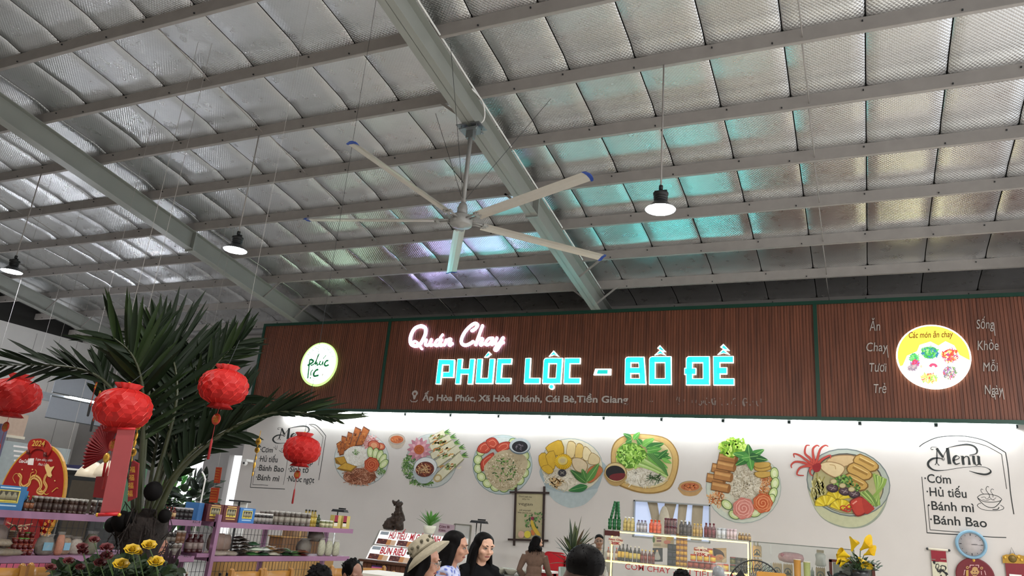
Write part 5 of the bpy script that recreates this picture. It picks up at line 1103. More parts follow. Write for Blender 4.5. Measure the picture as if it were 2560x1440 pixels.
for i, px in enumerate((849, 871)):
    p = G(px+8); t = thing('card_box', ORD[i]+' pink and yellow card box at the end of the top shelf', 'box', (XG-.12, p.y, Z1+.001), 0, 'pink and yellow card boxes')
    w_ = (G(px+19).y-G(px).y)*.92; b = B(); b.c('b8a860').box((0, 0, .085), (.07, w_, .17)); b.obj('carton', M_goods, t); b = B(); b.c('8a1f3c').box((.036, -w_*.22, .12), (.002, w_*.48, .1)); b.c('d9cfc0').box((.036, -w_*.22, .055), (.002, w_*.48, .06)); b.obj('front_print', M_goods, t)
# second shelf
M_bagc = mat('clear_bag', 'dcd8d0', .12, alpha=.13)
def bag(px, w_, h, z, col, label, cat='bag', dx=-.15, lie=False, seed=1, band=None, group='bags of dried goods on the racks', bumpy=.1):
    p = G(px); rg = random.Random(seed*13+int(px)); t = thing('food_bag', label, cat, (XG+dx, p.y, z+.001), 0, group)
    b = B(); k = rg.uniform(0, 6)
    if lie: pr = [(0, 0), (w_*.42, .005), (w_*.5, h*.4), (w_*.4, h*.85), (0, h)]
    else: pr = [(w_*.32, 0), (w_*.5, h*.12), (w_*.52, h*.5), (w_*.42, h*.8), (w_*.3, h*.92)]
    b.lathe(pr, 14, None, .55 if not lie else .8, 1, fn=lambda a, r, z_: 1+bumpy*sin(a*3+k+z_*40)+bumpy*.7*sin(a*7+k*2)); b.obj('contents', mat('dried_'+col, col, .6, var=.35, scale=45, bump=.4), t)
    b = B(); pr2 = [(r_*1.04+.002, z_*1.02) for r_, z_ in pr]+([] if lie else [(w_*.42, h), (w_*.46, h*1.06)])
    b.lathe(pr2, 14, None, .58 if not lie else .82, 1, fn=lambda a, r, z_: 1+bumpy*sin(a*3+k+z_*40)+.04*sin(a*9)); b.obj('bag', M_bagc, t)
    if band:
        b = B(); b.c(band).box((w_*.3, 0, h*.45), (.004, w_*.55, h*.4)); b.obj('printed_label', M_goods, t)
    return t
bag(18, .26, .26, Z2, '4a2e22', 'tall clear bag of brown dried food at the near end of the rack', seed=2); bag(-5, .3, .07, Z2, '6a5a48', 'flat pale packet lowest in the pile below the brown bag', dx=-.06, lie=True); bag(40, .28, .06, Z2, '7a6a54', 'flat pale packet in the pile beside the red cups', dx=-.06, lie=True); bag(15, .28, .06, Z2+.075, '8a7a64', 'flat pale packet on top of the pile at the near end', dx=-.06, lie=True)
b = B(); b.c('5a1c18').lathe([(.018, 0), (.026, .035)], 10); b.c('7a3a28').lathe([(.026, .035), (.027, .045), (0, .046)], 10); me = b.mesh('jelly_cup', M_goods)
b = B(); b.c('5a1c18').lathe([(.018, 0), (.026, .035)], 10); b.c('4f7a34').lathe([(.026, .035), (.027, .045), (0, .046)], 10); me2 = b.mesh('jelly_cup', M_goods)
for r_ in range(4):
    for c_ in range(4):
        if r_ == 3 and c_ == 0: continue
        p = G(67+c_*13.5+r_*2.5); put('jelly_cup', me2 if (r_, c_) in ((2, 1), (2, 2), (3, 2)) else me, (XG-.07-.02*r_, p.y, Z2+.001+r_*.047), '%s %s cup along row %s of the stacked red cups' % (ORD[c_], 'green-lidded' if (r_, c_) in ((2, 1), (2, 2), (3, 2)) else 'brown-lidded', ['one', 'two', 'three', 'four'][r_]), 'cup', 'stacked red cups on the second shelf')
bag(143, .16, .17, Z2, '5a5044', 'clear bag with a pale blue label beside the red cups', band='6a94a8', seed=3, dx=-.08); bag(179, .08, .19, Z2, 'a85f3a', 'narrow clear bag of orange snacks between two wider bags', seed=4, dx=-.08); bag(206, .11, .16, Z2, '7a5a34', 'clear bag of brown food with blue label behind the roses', band='6f9cb4', seed=5); bag(232, .12, .15, Z2, '8f8478', 'pale clear bag just behind the red roses', seed=15); bag(268, .13, .2, Z2, '4a4a24', 'tall clear bag of dark green herbs by the palm trunk', seed=6)
t = thing('wicker_basket', 'woven bamboo basket with handles lying behind the wire grid', 'basket', (XG-.62, G(176).y-.25, Z2+.02)); b = B()
for k in range(9): b.tube([(.1*cos(a), .2*sin(a), .012+k*.016) for a in [2*pi*i/24 for i in range(25)]], .009, 6, False)
for i in range(24): a = 2*pi*i/24; b.tube([(.102*cos(a), .202*sin(a), 0), (.102*cos(a), .202*sin(a), .15)], .005, 5)
b.obj('weave', mat('bamboo_weave', '6f5a3c', .7, var=.2, scale=40), t, kind='stuff'); B().lathe([(.09, .004), (0, .004)], 20, None, 1, 2).obj('bottom', mat('bamboo_weave', '6f5a3c'), t)
for y in (-.08, .1): B().tube(spline([(.1, y-.05, .15), (.1, y, .2), (.1, y+.05, .15)]), .008, 6).obj('handle', mat('bamboo_weave', '6f5a3c'), t)
kid(B().bb((XG-.75, 4.2, Z2-.02), (XG-.45, 7.6, Z2+.0)), 'back_shelf', M_mauve, bpy.data.objects['shelf_rack'])
bag(402, .1, .2, Z2, '9a9890', 'silver-white bag beside the palm trunk on the second shelf', seed=7)
t = thing('wafer_pack', 'round orange wafer pack with red printed stripe', 'packet', (XG-.03, G(422).y, Z2+.001)); Mw = Matrix.Translation((0, 0, .088)) @ Matrix.Rotation(pi/2, 4, 'Y')
B().lathe([(0, -.015), (.075, -.015), (.085, 0), (.075, .015), (0, .015)], 24, Mw, fn=lambda a, r, z: 1+.02*sin(a*12)).obj('wafers', mat('wafer_orange', 'b06a48', .5, var=.12, scale=50), t); b = B(); b.c('7a2a1c').box((.0165, 0, .085), (.002, .1, .02)); b.obj('stripe', M_goods, t); B().lathe([(0, -.02), (.085, -.018), (.095, 0), (.085, .018), (0, .02)], 24, Mw, fn=lambda a, r, z: 1+.03*sin(a*14)).obj('wrap', M_bagc, t)
shelf_row(jar_mesh(.04, .115, '221c1a', '7a7468', '8a8884', 'dry_jar'), 'dry_jar', (444, 457), Z2, '%s dark dry-goods jar in the lower layer by the wafer pack', 'jar', 'dark dry-goods jars', -.12); shelf_row(jar_mesh(.04, .115, '241e1c', '6a645a', '8a8884', 'dry_jar'), 'dry_jar', (447, 460), Z2+.117, '%s dark dry-goods jar in the upper layer by the wafer pack', 'jar', 'dark dry-goods jars', -.12)
shelf_row(jar_mesh(.036, .12, '6f6258', '8f887e', 'a8a49c', 'dry_jar'), 'dry_jar', (470, 481), Z2, '%s brown dry-goods jar in the lower layer by the rack end', 'jar', 'brown dry-goods jars', -.12); shelf_row(jar_mesh(.036, .13, '6a4a34', '7a5a44', 'a8a49c', 'dry_jar'), 'dry_jar', (473, 484), Z2+.122, '%s brown dry-goods jar in the upper layer by the rack end', 'jar', 'brown dry-goods jars', -.12)
shelf_row(bottle_mesh(.04, .19, '3a1214', '8a7a74', '4a1a1c', 'syrup_bottle', .45), 'syrup_bottle', (501, 514, 528), Z2+.03, '%s dark red syrup bottle on the bracket left of the rack post', 'bottle', 'dark red syrup bottles', -.1)
bag(569, .16, .2, Z2+.05, '5a3424', 'clear bag of brown dried food, first of three behind the rack post', seed=8, bumpy=.05); bag(584, .16, .2, Z2+.05, '5f3828', 'clear bag of brown dried food, middle of three behind the rack post', seed=9, bumpy=.05); bag(599, .16, .19, Z2+.05, '55301f', 'clear bag of brown dried food, third of three behind the rack post', seed=10, bumpy=.05)
bag(570, .3, .05, Z2, '7a6a5c', 'flat brown packet under the standing brown bags, nearer the post', lie=True, dx=-.1); bag(600, .28, .05, Z2, '6a5a4c', 'flat brown packet under the standing brown bags, further along', lie=True, dx=-.1)
def packs(px, n, w_, h, cols, label, z=Z2, dx=-.12, seed=1, tilt=.15):
    rg = random.Random(seed); p = G(px)
    for i in range(n):
        t = thing('snack_pack', label % ORD[i], 'packet', (XG+dx+rg.uniform(-.02, .02), p.y+rg.uniform(-.03, .03), z+.002+i*h*1.08), rg.uniform(-.2, .2), 'snack packs on the second rack')
        b = B(); c_ = cols[i % len(cols)]
        vs = []; fs = []
        for a in range(6):
            for q in range(5):
                u, v = a/5-.5, q/4-.5; e = max(0, 1-4*u*u)*max(0, 1-4*v*v); vs.append((v*w_*.7, u*w_, h*.2+e*h*.75+rg.uniform(-.003, .003)))
        n0 = len(vs); vs += [(x, y, 2*.2*h*.5-.2*h+0*z_) for x, y, z_ in vs]
        for a in range(5):
            for q in range(4): o = a*5+q; fs += [(o, o+1, o+6, o+5), (n0+o, n0+o+5, n0+o+6, n0+o+1)]
        b.c(c_).add(vs, fs, True); b.obj('wrapper', M_goods, t)
        b = B(); b.c(cols[(i+1) % len(cols)]).box((w_*.2, 0, h*.86), (w_*.12, w_*.6, .003)); b.obj('printed_band', M_goods, t)
packs(622, 6, .14, .034, ['241c18', '2c2420'], '%s dark packet from the bottom of the near dark stack', seed=2); packs(638, 5, .14, .036, ['2a221c', '3a3028'], '%s dark packet from the bottom of the far dark stack', seed=3)
packs(666, 3, .2, .05, ['3a6a34', 'b8c4b0', '2c4a34'], '%s green and white packet from the bottom of its stack', seed=4); packs(688, 2, .2, .05, ['2a4a30', 'c4c8c0'], '%s green packet from the bottom beside the brown bags', seed=5)
packs(706, 2, .2, .055, ['b8b4a4', '7a5a34'], '%s pale packet from the bottom in the middle of the shelf', seed=6); packs(722, 3, .18, .03, ['6a4424', '8a6a3a', '4a2c1a'], '%s brown packet from the bottom in the middle of the shelf', seed=7)
packs(744, 2, .18, .045, ['2c4a2c', '3f5f34'], '%s dark green tin pack from the bottom before the red packet', seed=8); packs(764, 2, .2, .03, ['6a8a5a', '4a6a3a'], '%s light green packet from the bottom before the red packet', seed=9); packs(784, 2, .2, .035, ['5a2420', '7a4a34'], '%s red-brown packet from the bottom by the mushroom bags', seed=10)
bag(800, .24, .2, Z2, '3f3222', 'big clear bag of dark dried mushrooms in front', seed=11, dx=-.2); bag(826, .26, .16, Z2+.17, '3a2c1e', 'big clear bag of dark dried mushrooms heaped on top', seed=12, dx=-.2, lie=True); bag(818, .2, .22, Z2, '4a3c28', 'big clear bag of dark dried mushrooms at the back', seed=22, dx=-.3)
for i, px in enumerate((826, 844, 862)): bag(px, .13, .22-.01*i, Z2, '9a9a80', ORD[i]+' white netted bag of bulbs at the far end of the second shelf', seed=13+i, dx=-.08, bumpy=.06)
# third shelf
shelf_row(bottle_mesh(.036, .24, '16181a', '2c3034', '1a1a1c', 'wine_bottle'), 'wine_bottle', (596, 613, 630, 648, 664, 682), Z3, '%s dark bottle along the lowest visible shelf of the second rack', 'bottle', 'dark bottles on the lowest visible shelf', -.12)
shelf_row(bottle_mesh(.034, .25, '1c1814', '3a3a38', '141414', 'wine_bottle'), 'wine_bottle', (428, 440, 451, 463), Z3, '%s black-capped bottle low on the first rack right of the roses', 'bottle', 'black-capped bottles low on the first rack', -.12)
shelf_row(bottle_mesh(.034, .26, '4a1418', '5a2a2a', 'c4bca8', 'wine_bottle'), 'wine_bottle', (490, 502, 515), Z3, '%s red bottle with pale cap low beside the rack post', 'bottle', 'red bottles low beside the post', -.12)

# ------------------------------------------------------------------ things behind the racks
M_ply = mat('light_wood', 'a8804a', .5, var=.18, scale=6); M_card = mat('cardboard', '7f6144', .7, var=.08)
def cabinet(x0, y0, x1, y1, z, name, label, cat, M, n=4):
    t = thing(name, label, cat, ((x0+x1)/2, (y0+y1)/2, 0))
    kid(B().bb((x0, y0, 0), (x1, y1, z-.03)), 'body', M, t); kid(B().bb((x0-.02, y0-.02, z-.03), (x1+.02, y1+.02, z)), 'top', M, t)
    for i in range(n): a = y0+(y1-y0)*i/n; kid(B().bb((x1, a+.01, .05), (x1+.012, y0+(y1-y0)*(i+1)/n-.01, z-.05)), 'front_panel', M, t)
    return t
wc = aX(640, 1390, -9.2); wd_ = aX(835, 1390, -9.2)
cabinet(-10.2, wc.y, -9.2, wd_.y, wc.z, 'wooden_cabinet', 'light wooden cabinet seen through the wire grid of the second rack', 'cabinet', M_ply, 5)
q = aX(740, 1345, -9.4); q2 = aX(830, 1345, -9.4); t = thing('wooden_box', 'long brown wooden box lying on the light cabinet', 'box', (-9.6, (q.y+q2.y)/2-.3, wc.z)); hb = q.z-wc.z
B().box((0, 0, hb/2), (.3, q2.y-q.y, hb)).obj('body', mat('brown_box', '6a4a2e', .6), t); B().box((0, 0, hb+.01), (.33, q2.y-q.y+.06, .02)).obj('lid', M_ply, t)
q3 = aX(750, 1322, -9.5); t = thing('cardboard_box', 'small cardboard box on the long brown box', 'box', (-9.6, q3.y, wc.z+hb+.02)); B().box((0, 0, .13), (.25, .4, .26)).obj('carton', M_card, t); B().box((.126, 0, .13), (.003, .06, .26)).obj('tape', mat('tape', 'a88a5a', .4), t)
def heatlamp(px, py, w_px, Y, label, rods=1, zb=0):
    p = aY(px, py, Y); hw = w_px/2*Y/1869/.86; t = thing('lamp_stand', label, 'lamp', (p.x, Y, zb), 0, 'black flat lamps on thin stands')
    h = p.z-zb
    b = B().box((0, 0, h), (hw*2, .16, .05), None, .85); b.box((hw*.3, 0, h+.045), (hw*.9, .05, .03)); b.obj('lamp_head', M_black, t)
    for i in range(rods): B().tube([((-.3+.55*i)*hw, 0, 0), ((-.3+.55*i)*hw, 0, h-.02)], .012, 8).obj('rod', M_chrome, t)
    B().box((0, 0, .01), (.3, .2, .02)).obj('base', M_dark, t)
heatlamp(850, 1277, 40, 13.6, 'black flat lamp on a thin stand above the end of the second rack', 1); heatlamp(1198, 1305, 40, 14.6, 'black flat lamp on two thin rods behind the woman in black', 2)
q = aY(600, 1253, 12.5); t = thing('white_stand', 'white display stand with a thin black top behind the maroon gift boxes', 'stand', (q.x, 12.5, 0)); B().box((0, 0, q.z), (.42, .2, .03)).obj('top', M_dark, t)
for x in (-.09, .11): B().box((x, .02, q.z*.5), (.16, .03, q.z-.04)).obj('panel', M_paper, t)
B().box((0, -.01, q.z*.5), (.03, .03, q.z)).obj('post', M_dark, t)

# red new year board
YT = aD(80, 1220, 8.4).y
KT = Crop(0, 1080, 5.0, YT)
tb = thing('new_year_board', 'large red oval new year standee with gold rim, dragon and a 2024 ribbon', 'standee', KT(380, 1400)); tb.location.z = 0
oc = KT(370, 820); ro, rh = (KT(780, 820)-KT(-40, 820)).length/2, (KT(370, 180)-KT(370, 1460)).length/2
def ell(k, y): return [oc+Vector((ro*k*cos(a), y, rh*k*sin(a))) for a in [2*pi*i/48 for i in range(48)][::-1]]
kid(B().prism(ell(1, 0), (0, .03, 0)), 'gold_rim', mat('board_gold', 'b8862c', .45, var=.15), tb); kid(B().prism(ell(.955, -.004), (0, .004, 0)), 'red_face', mat('board_red', '8f1414', .4, var=.12, scale=3), tb)
kid(B().bb((oc.x-.3, YT+.03, 0), (oc.x+.3, YT+.06, oc.z)), 'back_stand', M_cream, tb)
kid(B().prism([KT(x, y, .02) for x, y in [tuple(q) for q in spline([(365, 180), (400, 105), (480, 85), (560, 90), (620, 130), (655, 190), (640, 260), (600, 300), (560, 230), (480, 210), (420, 240), (390, 270)], 3, True)]][::-1], (0, .014, 0)), 'ribbon', mat('ribbon_red', '9a2018', .45), tb)
for x, y in ((385, 255), (595, 285)): kid(B().tube([KT(x, y-22, .03), KT(x, y+22, .03)], .02, 8), 'ribbon_roll', mat('ribbon_dark', '5a1410', .5), tb)
M_gp = mat('gold_print', 'c9a24a', .45, .1)
line('2024', KT, 430, 185, 590, 175, 62, M_gp, tb, .036, name='board_lettering', bold=.02)
M_wp = mat('white_print', 'e0d8d4', .6)
line('Coca-Cola', KT, 240, 385, 350, 385, 40, M_wp, tb, .006, name='board_lettering', shear=.35, bold=.025); line('Trạm dừng chân', KT, 445, 360, 660, 365, 28, M_wp, tb, .006, name='board_lettering', shear=.2); line('Phúc Lộc', KT, 480, 420, 600, 425, 30, M_wp, tb, .006, name='board_lettering', shear=.2)
kid(B().prism([KT(x, y, .006) for x, y in ((360, 330), (432, 330), (420, 415), (352, 410))], (0, .002, 0)), 'logo_square', M_wp, tb)
d = Paint(KT, tb, M_print, .0006, 31); d.n = 12
d.part('gold_dragon')
body_ = [(200, 640), (170, 570), (210, 520), (270, 560), (260, 640), (300, 690), (370, 650), (390, 590), (440, 560), (500, 600), (520, 680), (480, 740), (540, 760), (590, 690), (560, 610), (600, 520), (640, 560), (610, 470)]
d.ln(body_, [10, 44, 52, 56, 50, 40, 22], 'b8863a', 6).ln(body_, [6, 30, 36, 40, 34, 26, 12], 'd9b070', 6).ln(body_, [2, 10, 12, 14, 10, 8, 4], '9a5a24', 6)
d.pg([(590, 500), (570, 430), (610, 400), (640, 440), (690, 430), (650, 500), (660, 550), (610, 560)], 'd9b878', 3)
for pts in ([(300, 700), (330, 760), (300, 790)], [(520, 720), (580, 780), (620, 770)], [(660, 750), (720, 700), (740, 710)], [(440, 570), (470, 500), (450, 470)], [(390, 600), (400, 520), (440, 500)]): d.ln(pts, [14, 6], 'c9a04a')
for x, y in ((290, 470), (420, 470), (700, 610), (560, 840)): d.el(x, y, 9, 9, 'd9b878', n=10)
d.part('gold_flower')
for x, y in ((580, 1150), (640, 1120), (560, 1200), (620, 1220), (690, 1150), (650, 1270), (560, 1270)):
    for k in range(5): a = k*1.257; d.el(x+13*cos(a), y+13*sin(a), 10, 10, 'c98a3a', n=8)
d.part('green_hill').pg([(520, 1380), (570, 1290), (610, 1330), (680, 1390)], '2a5a34', 2)
d.part('red_pouch').pg([(150, 1130), (400, 1100), (520, 1120), (540, 1250), (480, 1440), (220, 1460), (130, 1300)], '7a1216', 3).ln([(130, 1130), (250, 1180), (330, 1170), (450, 1150)], 12, 'b8a080').ln([(330, 1170), (290, 1210), (250, 1190), (310, 1165), (390, 1200), (350, 1215), (320, 1170), (290, 1280)], 9, 'c9b090'); d.end()
line('CHÚC MỪNG', KT, 175, 1290, 400, 1300, 46, M_gp, tb, .03, name='board_lettering'); line('NĂM MỚI', KT, 210, 1370, 380, 1380, 46, M_gp, tb, .03, name='board_lettering')
kid(B().bb((oc.x-.55, YT-.03, 0), (oc.x+.6, YT-.008, KT(300, 1560).z)), 'pink_skirt', mat('pink_skirt', 'b0506a', .6), tb)

# left background: hung boards, blind, fridge, plants
M_hb = mat('grey_hung_board', '8f9299', .6, var=.04)
XL = -17.5
def lb(px, py, X=XL): return aX(px, py, X)
for nm, P, lab in (('upper', ((146, 930), (262, 957), (250, 1002), (130, 980)), 'upper pale grey board hung along the side aisle under the dark eaves'), ('lower', ((128, 995), (245, 1010), (232, 1062), (114, 1042)), 'lower pale grey board hung beneath the upper one')):
    A, Bq, Cq, Dq = [lb(*q) for q in P]; ya, yb = (A.y+Dq.y)/2, (Bq.y+Cq.y)/2; za, zb = (A.z+Bq.z)/2, (Cq.z+Dq.z)/2
    t = thing('hung_board', lab, 'board', (XL, (ya+yb)/2, zb), 0, 'grey boards hung over the side aisle'); kid(B().bb((XL-.03, ya, zb), (XL, yb+1.2, za)), 'board', M_hb, t); kid(B().bb((XL-.035, ya, za), (XL+.01, yb+1.2, za+.03)), 'top_edge', M_dark, t); kid(B().bb((XL-.035, ya, zb-.02), (XL+.01, yb+1.2, zb)), 'bottom_edge', M_dark, t)
    for y in (ya+.3, yb+.8): kid(B().tube([(XL-.01, y, za), (XL-.01, y, zp(y)+.19)], .003, 5), 'wire', M_steel, t)
A = lb(90, 985, -19.5); b = B().bb((-19.7, 9, A.z-.1), (-19.5, 16.9, A.z+.1)); t = thing('light_ledge', 'long pale ledge beam with lamp light on it along the side wall', 'ledge', (-19.6, 13, A.z-.1)); kid(b, 'beam', mat('pale_beam', 'c4ccd2', .5), t)
for y in (9.5, 13, 16.5): kid(B().tube([(-19.6, y, A.z+.1), (-19.6, y, zp(y)+.19)], .004, 6), 'hanger', M_steel, t)
for y in (10.8, 14.2): kid(B().tube([(-19.45, y-.6, A.z+.13), (-19.45, y+.6, A.z+.13)], .03, 8), 'tube', mat('side_tube', 'ffffff', .4, emit=60, ecol='f2f6ff', var=0), t)
def slab(pxs, X, th, name, label, cat, M, parts=()):
    A = aX(*pxs[0], X); Bq = aX(*pxs[1], X); t = thing(name, label, cat, (X, (A.y+Bq.y)/2, Bq.z)); kid(B().bb((X-th, A.y, Bq.z), (X, Bq.y, A.z)), 'panel', M, t); return t, A, Bq
t, A, Bq = slab(((-40, 1020), (58, 1092)), -15.5, .05, 'roller_blind', 'peach roller blind behind the lantern at the picture edge', 'blind', mat('peach_blind', 'b39a88', .7)); kid(B().bb((-15.56, A.y, Bq.z-.05), (-15.48, Bq.y+.03, Bq.z)), 'bottom_bar', M_cream, t); kid(B().tube([(-15.53, A.y, A.z), (-15.53, A.y, zp(A.y)+.19)], .003, 5), 'hanger', M_steel, t)
kid(B().tube([(-15.53, Bq.y-.1, A.z), (-15.53, Bq.y-.1, zp(Bq.y)+.19)], .003, 5), 'hanger', M_steel, t)
t, A, Bq = slab(((5, 1100), (160, 1190)), -15.2, .03, 'glass_partition', 'pale glass partition with white painted lines behind the red board', 'partition', mat('frosted_partition', '9fa6a6', .3, alpha=.8)); T_z = A.z
kid(B().bb((-15.26, A.y-.12, 0), (-15.14, A.y+.02, A.z+.3)), 'post', mat('violet_post', '4a4560', .5), t); kid(B().bb((-15.23, A.y, 0), (-15.2, Bq.y, Bq.z)), 'lower_panel', mat('frosted_partition', '9fa6a6'), t)
for k in range(6):
    yy = A.y+.25+.03*k; zz = A.z-.1-k*.09; kid(B().bb((-15.198, yy, zz), (-15.195, yy+.35-.03*(k % 3), zz+.035)), 'painted_line', M_wp, t)
fp = aD(210, 1185, 10.5); fb = aD(255, 1185, 10.5)
t = thing('oven', 'black framed glass door oven behind the top shelf of jars', 'oven', (fp.x, fp.y+.3, 0)); w_ = .72
zt_ = fp.z; b = B(); b.box((0, 0, zt_/2), (w_, .6, zt_)); b.obj('body', M_dark, t); B().box((.06, -.305, zt_*.6), (w_*.72, .01, zt_*.7)).obj('door', mat('smoked_glass', '4a443c', .15), t); B().box((-.26, -.315, zt_*.62), (.03, .03, zt_*.55)).obj('handle', M_chrome, t); B().box((-.33, -.31, zt_*.62), (.06, .02, zt_*.7)).obj('control_panel', M_black, t)
B().box((0, .0, zt_+.02), (w_+.1, .66, .04)).obj('top', M_black, t)
t = thing('white_fridge', 'white appliance side beside the black oven', 'fridge', (fp.x-.72, fp.y+.35, 0)); B().box((0, 0, zt_*.52), (.5, .6, zt_*1.04)).obj('body', M_white, t); B().box((.2, -.31, zt_*.7), (.02, .03, .3)).obj('handle', M_chrome, t)
t = thing('blue_banner', 'dark blue banner strip above the oven', 'banner', aD(175, 1185, 11.5)); a = aD(150, 1160, 11.5); c_ = aD(250, 1190, 11.5); kid(B().bb((a.x, a.y, c_.z), (c_.x, a.y+.03, a.z)), 'cloth', mat('navy_banner', '2a2a50', .6), t); kid(B().tube([(a.x+.1, a.y, a.z), (a.x+.1, a.y, zp(a.y)+.19)], .003, 5), 'cord', M_steel, t)
for px, py in ((232, 1175), (275, 1172)):
    p = aD(px, py, 9.6); t = thing('hanging_lamp', 'cream glass lamp hanging %s the fan' % ('under the edge of' if px < 250 else 'just beyond'), 'lamp', p, 0, 'cream hanging lamps'); B().lathe([(.19, -.09), (.17, -.02), (.1, .07), (.04, .1)], 20).obj('shade', mat('cream_shade', 'cfc4ae', .4, emit=.15), t); B().tube([(0, 0, .08), (0, 0, zp(p.y)-p.z+.19)], .003, 5).obj('rod', M_steel, t)
p = aD(315, 1240, 9.2); t = thing('chalk_board', 'green board behind the palm trunk', 'board', (p.x, p.y, p.z-.4)); B().box((0, 0, .4), (.5, .03, .8)).obj('panel', mat('chalk_green', '4a6f58', .7), t); B().box((0, 0, -(p.z-.4)/2), (.08, .04, p.z-.4)).obj('leg', M_dark, t)
for px, py in ((458, 1172), (432, 1190)):
    p = aD(px, py, 15); t = thing('pendant_lamp', 'small black pendant lamp in the bright doorway, %s' % ('nearer the wall edge' if px > 440 else 'beside the palm stem'), 'lamp', p, 0, 'black pendants in the doorway'); B().lathe([(.13, -.06), (.1, .0), (.04, .06), (.03, .1)], 16).obj('shade', M_black, t); B().tube([(0, 0, .1), (0, 0, zp(p.y)-p.z+.19)], .003, 5).obj('cord', M_steel, t)
def bush(name, label, cat, p, zb, R_, n, cols, lw, seed, kind=None, pot=True):
    t = thing(name, label, cat, (p.x, p.y, zb)); rg = random.Random(seed); h = p.z-zb
    if pot: B().lathe([(.12, 0), (.17, .3), (.15, .3), (.14, .27)], 16).obj('pot', M_cream, t)
    B().tube([(0, 0, .2), (0, 0, h)], .02, 6).obj('stem', M_stem, t)
    for c_ in cols:
        b = B()
        for i in range(n//len(cols)):
            v = Vector((rg.gauss(0, 1), rg.gauss(0, 1), rg.gauss(0, 1))).normalized()*R_*rg.uniform(.35, 1); q = Vector((0, 0, h))+Vector((v.x, v.y, v.z*1.1)); dr = (v.normalized()+Vector((rg.uniform(-.5, .5), rg.uniform(-.5, .5), rg.uniform(-.3, .3)))).normalized()
            b.leaf(q, q+dr*lw*rg.uniform(1.3, 2.2), lw*rg.uniform(.7, 1), (rg.uniform(-.4, .4), -.6, .8), .12, .02)
        b.obj('foliage', mat('leaves_'+c_, c_, .5, var=.25, scale=12), t, kind='stuff')
    return t
bush('leafy_plant', 'bright green leafy plant in the bright doorway beyond the palm', 'plant', aD(438, 1245, 13), 0, .42, 130, ['3f8a34', '2a6a2c', '6fa84a'], .12, 3)
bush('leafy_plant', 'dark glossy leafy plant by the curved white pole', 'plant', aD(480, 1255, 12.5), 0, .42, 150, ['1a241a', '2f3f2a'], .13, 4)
p = aD(507, 1230, 11.5); t = thing('white_pole', 'thin white pole with a curved top beside the dark plant', 'pole', (p.x, p.y, 0)); B().tube(spline([(0, 0, 0), (0, 0, p.z), (-.01, 0, p.z+.2), (-.1, 0, p.z+.3)]), .012, 8).obj('tube', M_white, t); B().box((0, 0, .01), (.2, .2, .02)).obj('foot', M_white, t)
q = aY(609, 1157, YW-.25); t = thing('security_camera', 'small white dome security camera on the end of the mural wall', 'camera', (q.x-.05, YW-.12, q.z+.05)); kid(B().bb((q.x-.08, YW-.25, q.z+.04), (q.x+.08, YW+.0, q.z+.10)), 'mount', M_white, t); kid(B().ball((q.x, YW-.2, q.z), .07, 12, 8), 'dome', M_white, t); kid(B().ball((q.x+.02, YW-.26, q.z-.005), .03, 10, 8), 'lens', M_black, t)

# ------------------------------------------------------------------ potted palm
M_frond = mat('palm_green', '0e1a09', .55, var=.3, scale=6, spec=.15); M_frond2 = mat('palm_green_light', '1a280d', .5, var=.25, scale=6, spec=.2); M_rach = mat('palm_stem', '2c3018', .45, var=.2, scale=8)
M_trunk = mat('palm_fibre', '1a100b', .9, var=.5, scale=30, bump=1)
DT = 6.0; tc_ = aD(360, 1320, DT)
pt = thing('potted_palm', 'large dark green palm with a fibrous trunk, hung with red lanterns', 'palm', (tc_.x, tc_.y, 0))
rg = random.Random(4); b = B()
b.lathe([(.15, .35), (.13, .7), (.125, 1.0), (.14, 1.18), (.175, 1.32), (.17, 1.42), (.08, 1.5)], 22, Matrix.Translation((tc_.x, tc_.y, 0)), fn=lambda a, r, z: 1+.08*sin(a*5+z*30)+.06*sin(a*9-z*50)); kid(b, 'trunk', M_trunk, pt)
kid(B().lathe([(.25, 0), (.36, .1), (.42, .5), (.38, .52), (.34, .45)], 24, Matrix.Translation((tc_.x, tc_.y, 0))), 'planter', mat('planter_brown', '5a4434', .6), pt)
b = B()
for i in range(90):
    a = rg.uniform(0, 2*pi); z = rg.uniform(.9, 1.5); p = Vector((tc_.x+.17*cos(a), tc_.y+.17*sin(a), z)); b.tube([p, p+Vector((cos(a)*.04, sin(a)*.04, rg.uniform(.02, .12))), p+Vector((cos(a)*.08, sin(a)*.08, rg.uniform(-.05, .12)))], .004, 4)
kid(b, 'fibre', M_trunk, pt, kind='stuff')
for px, py, r_ in ((303, 1303, .075), (280, 1312, .055), (325, 1300, .06), (383, 1228, .07), (412, 1290, .05)): kid(B().ball(aD(px, py, DT-.1), (r_, r_, r_*1.1), 14, 10), 'coconut', mat('dark_nut', '090707', .7, spec=.1), pt)
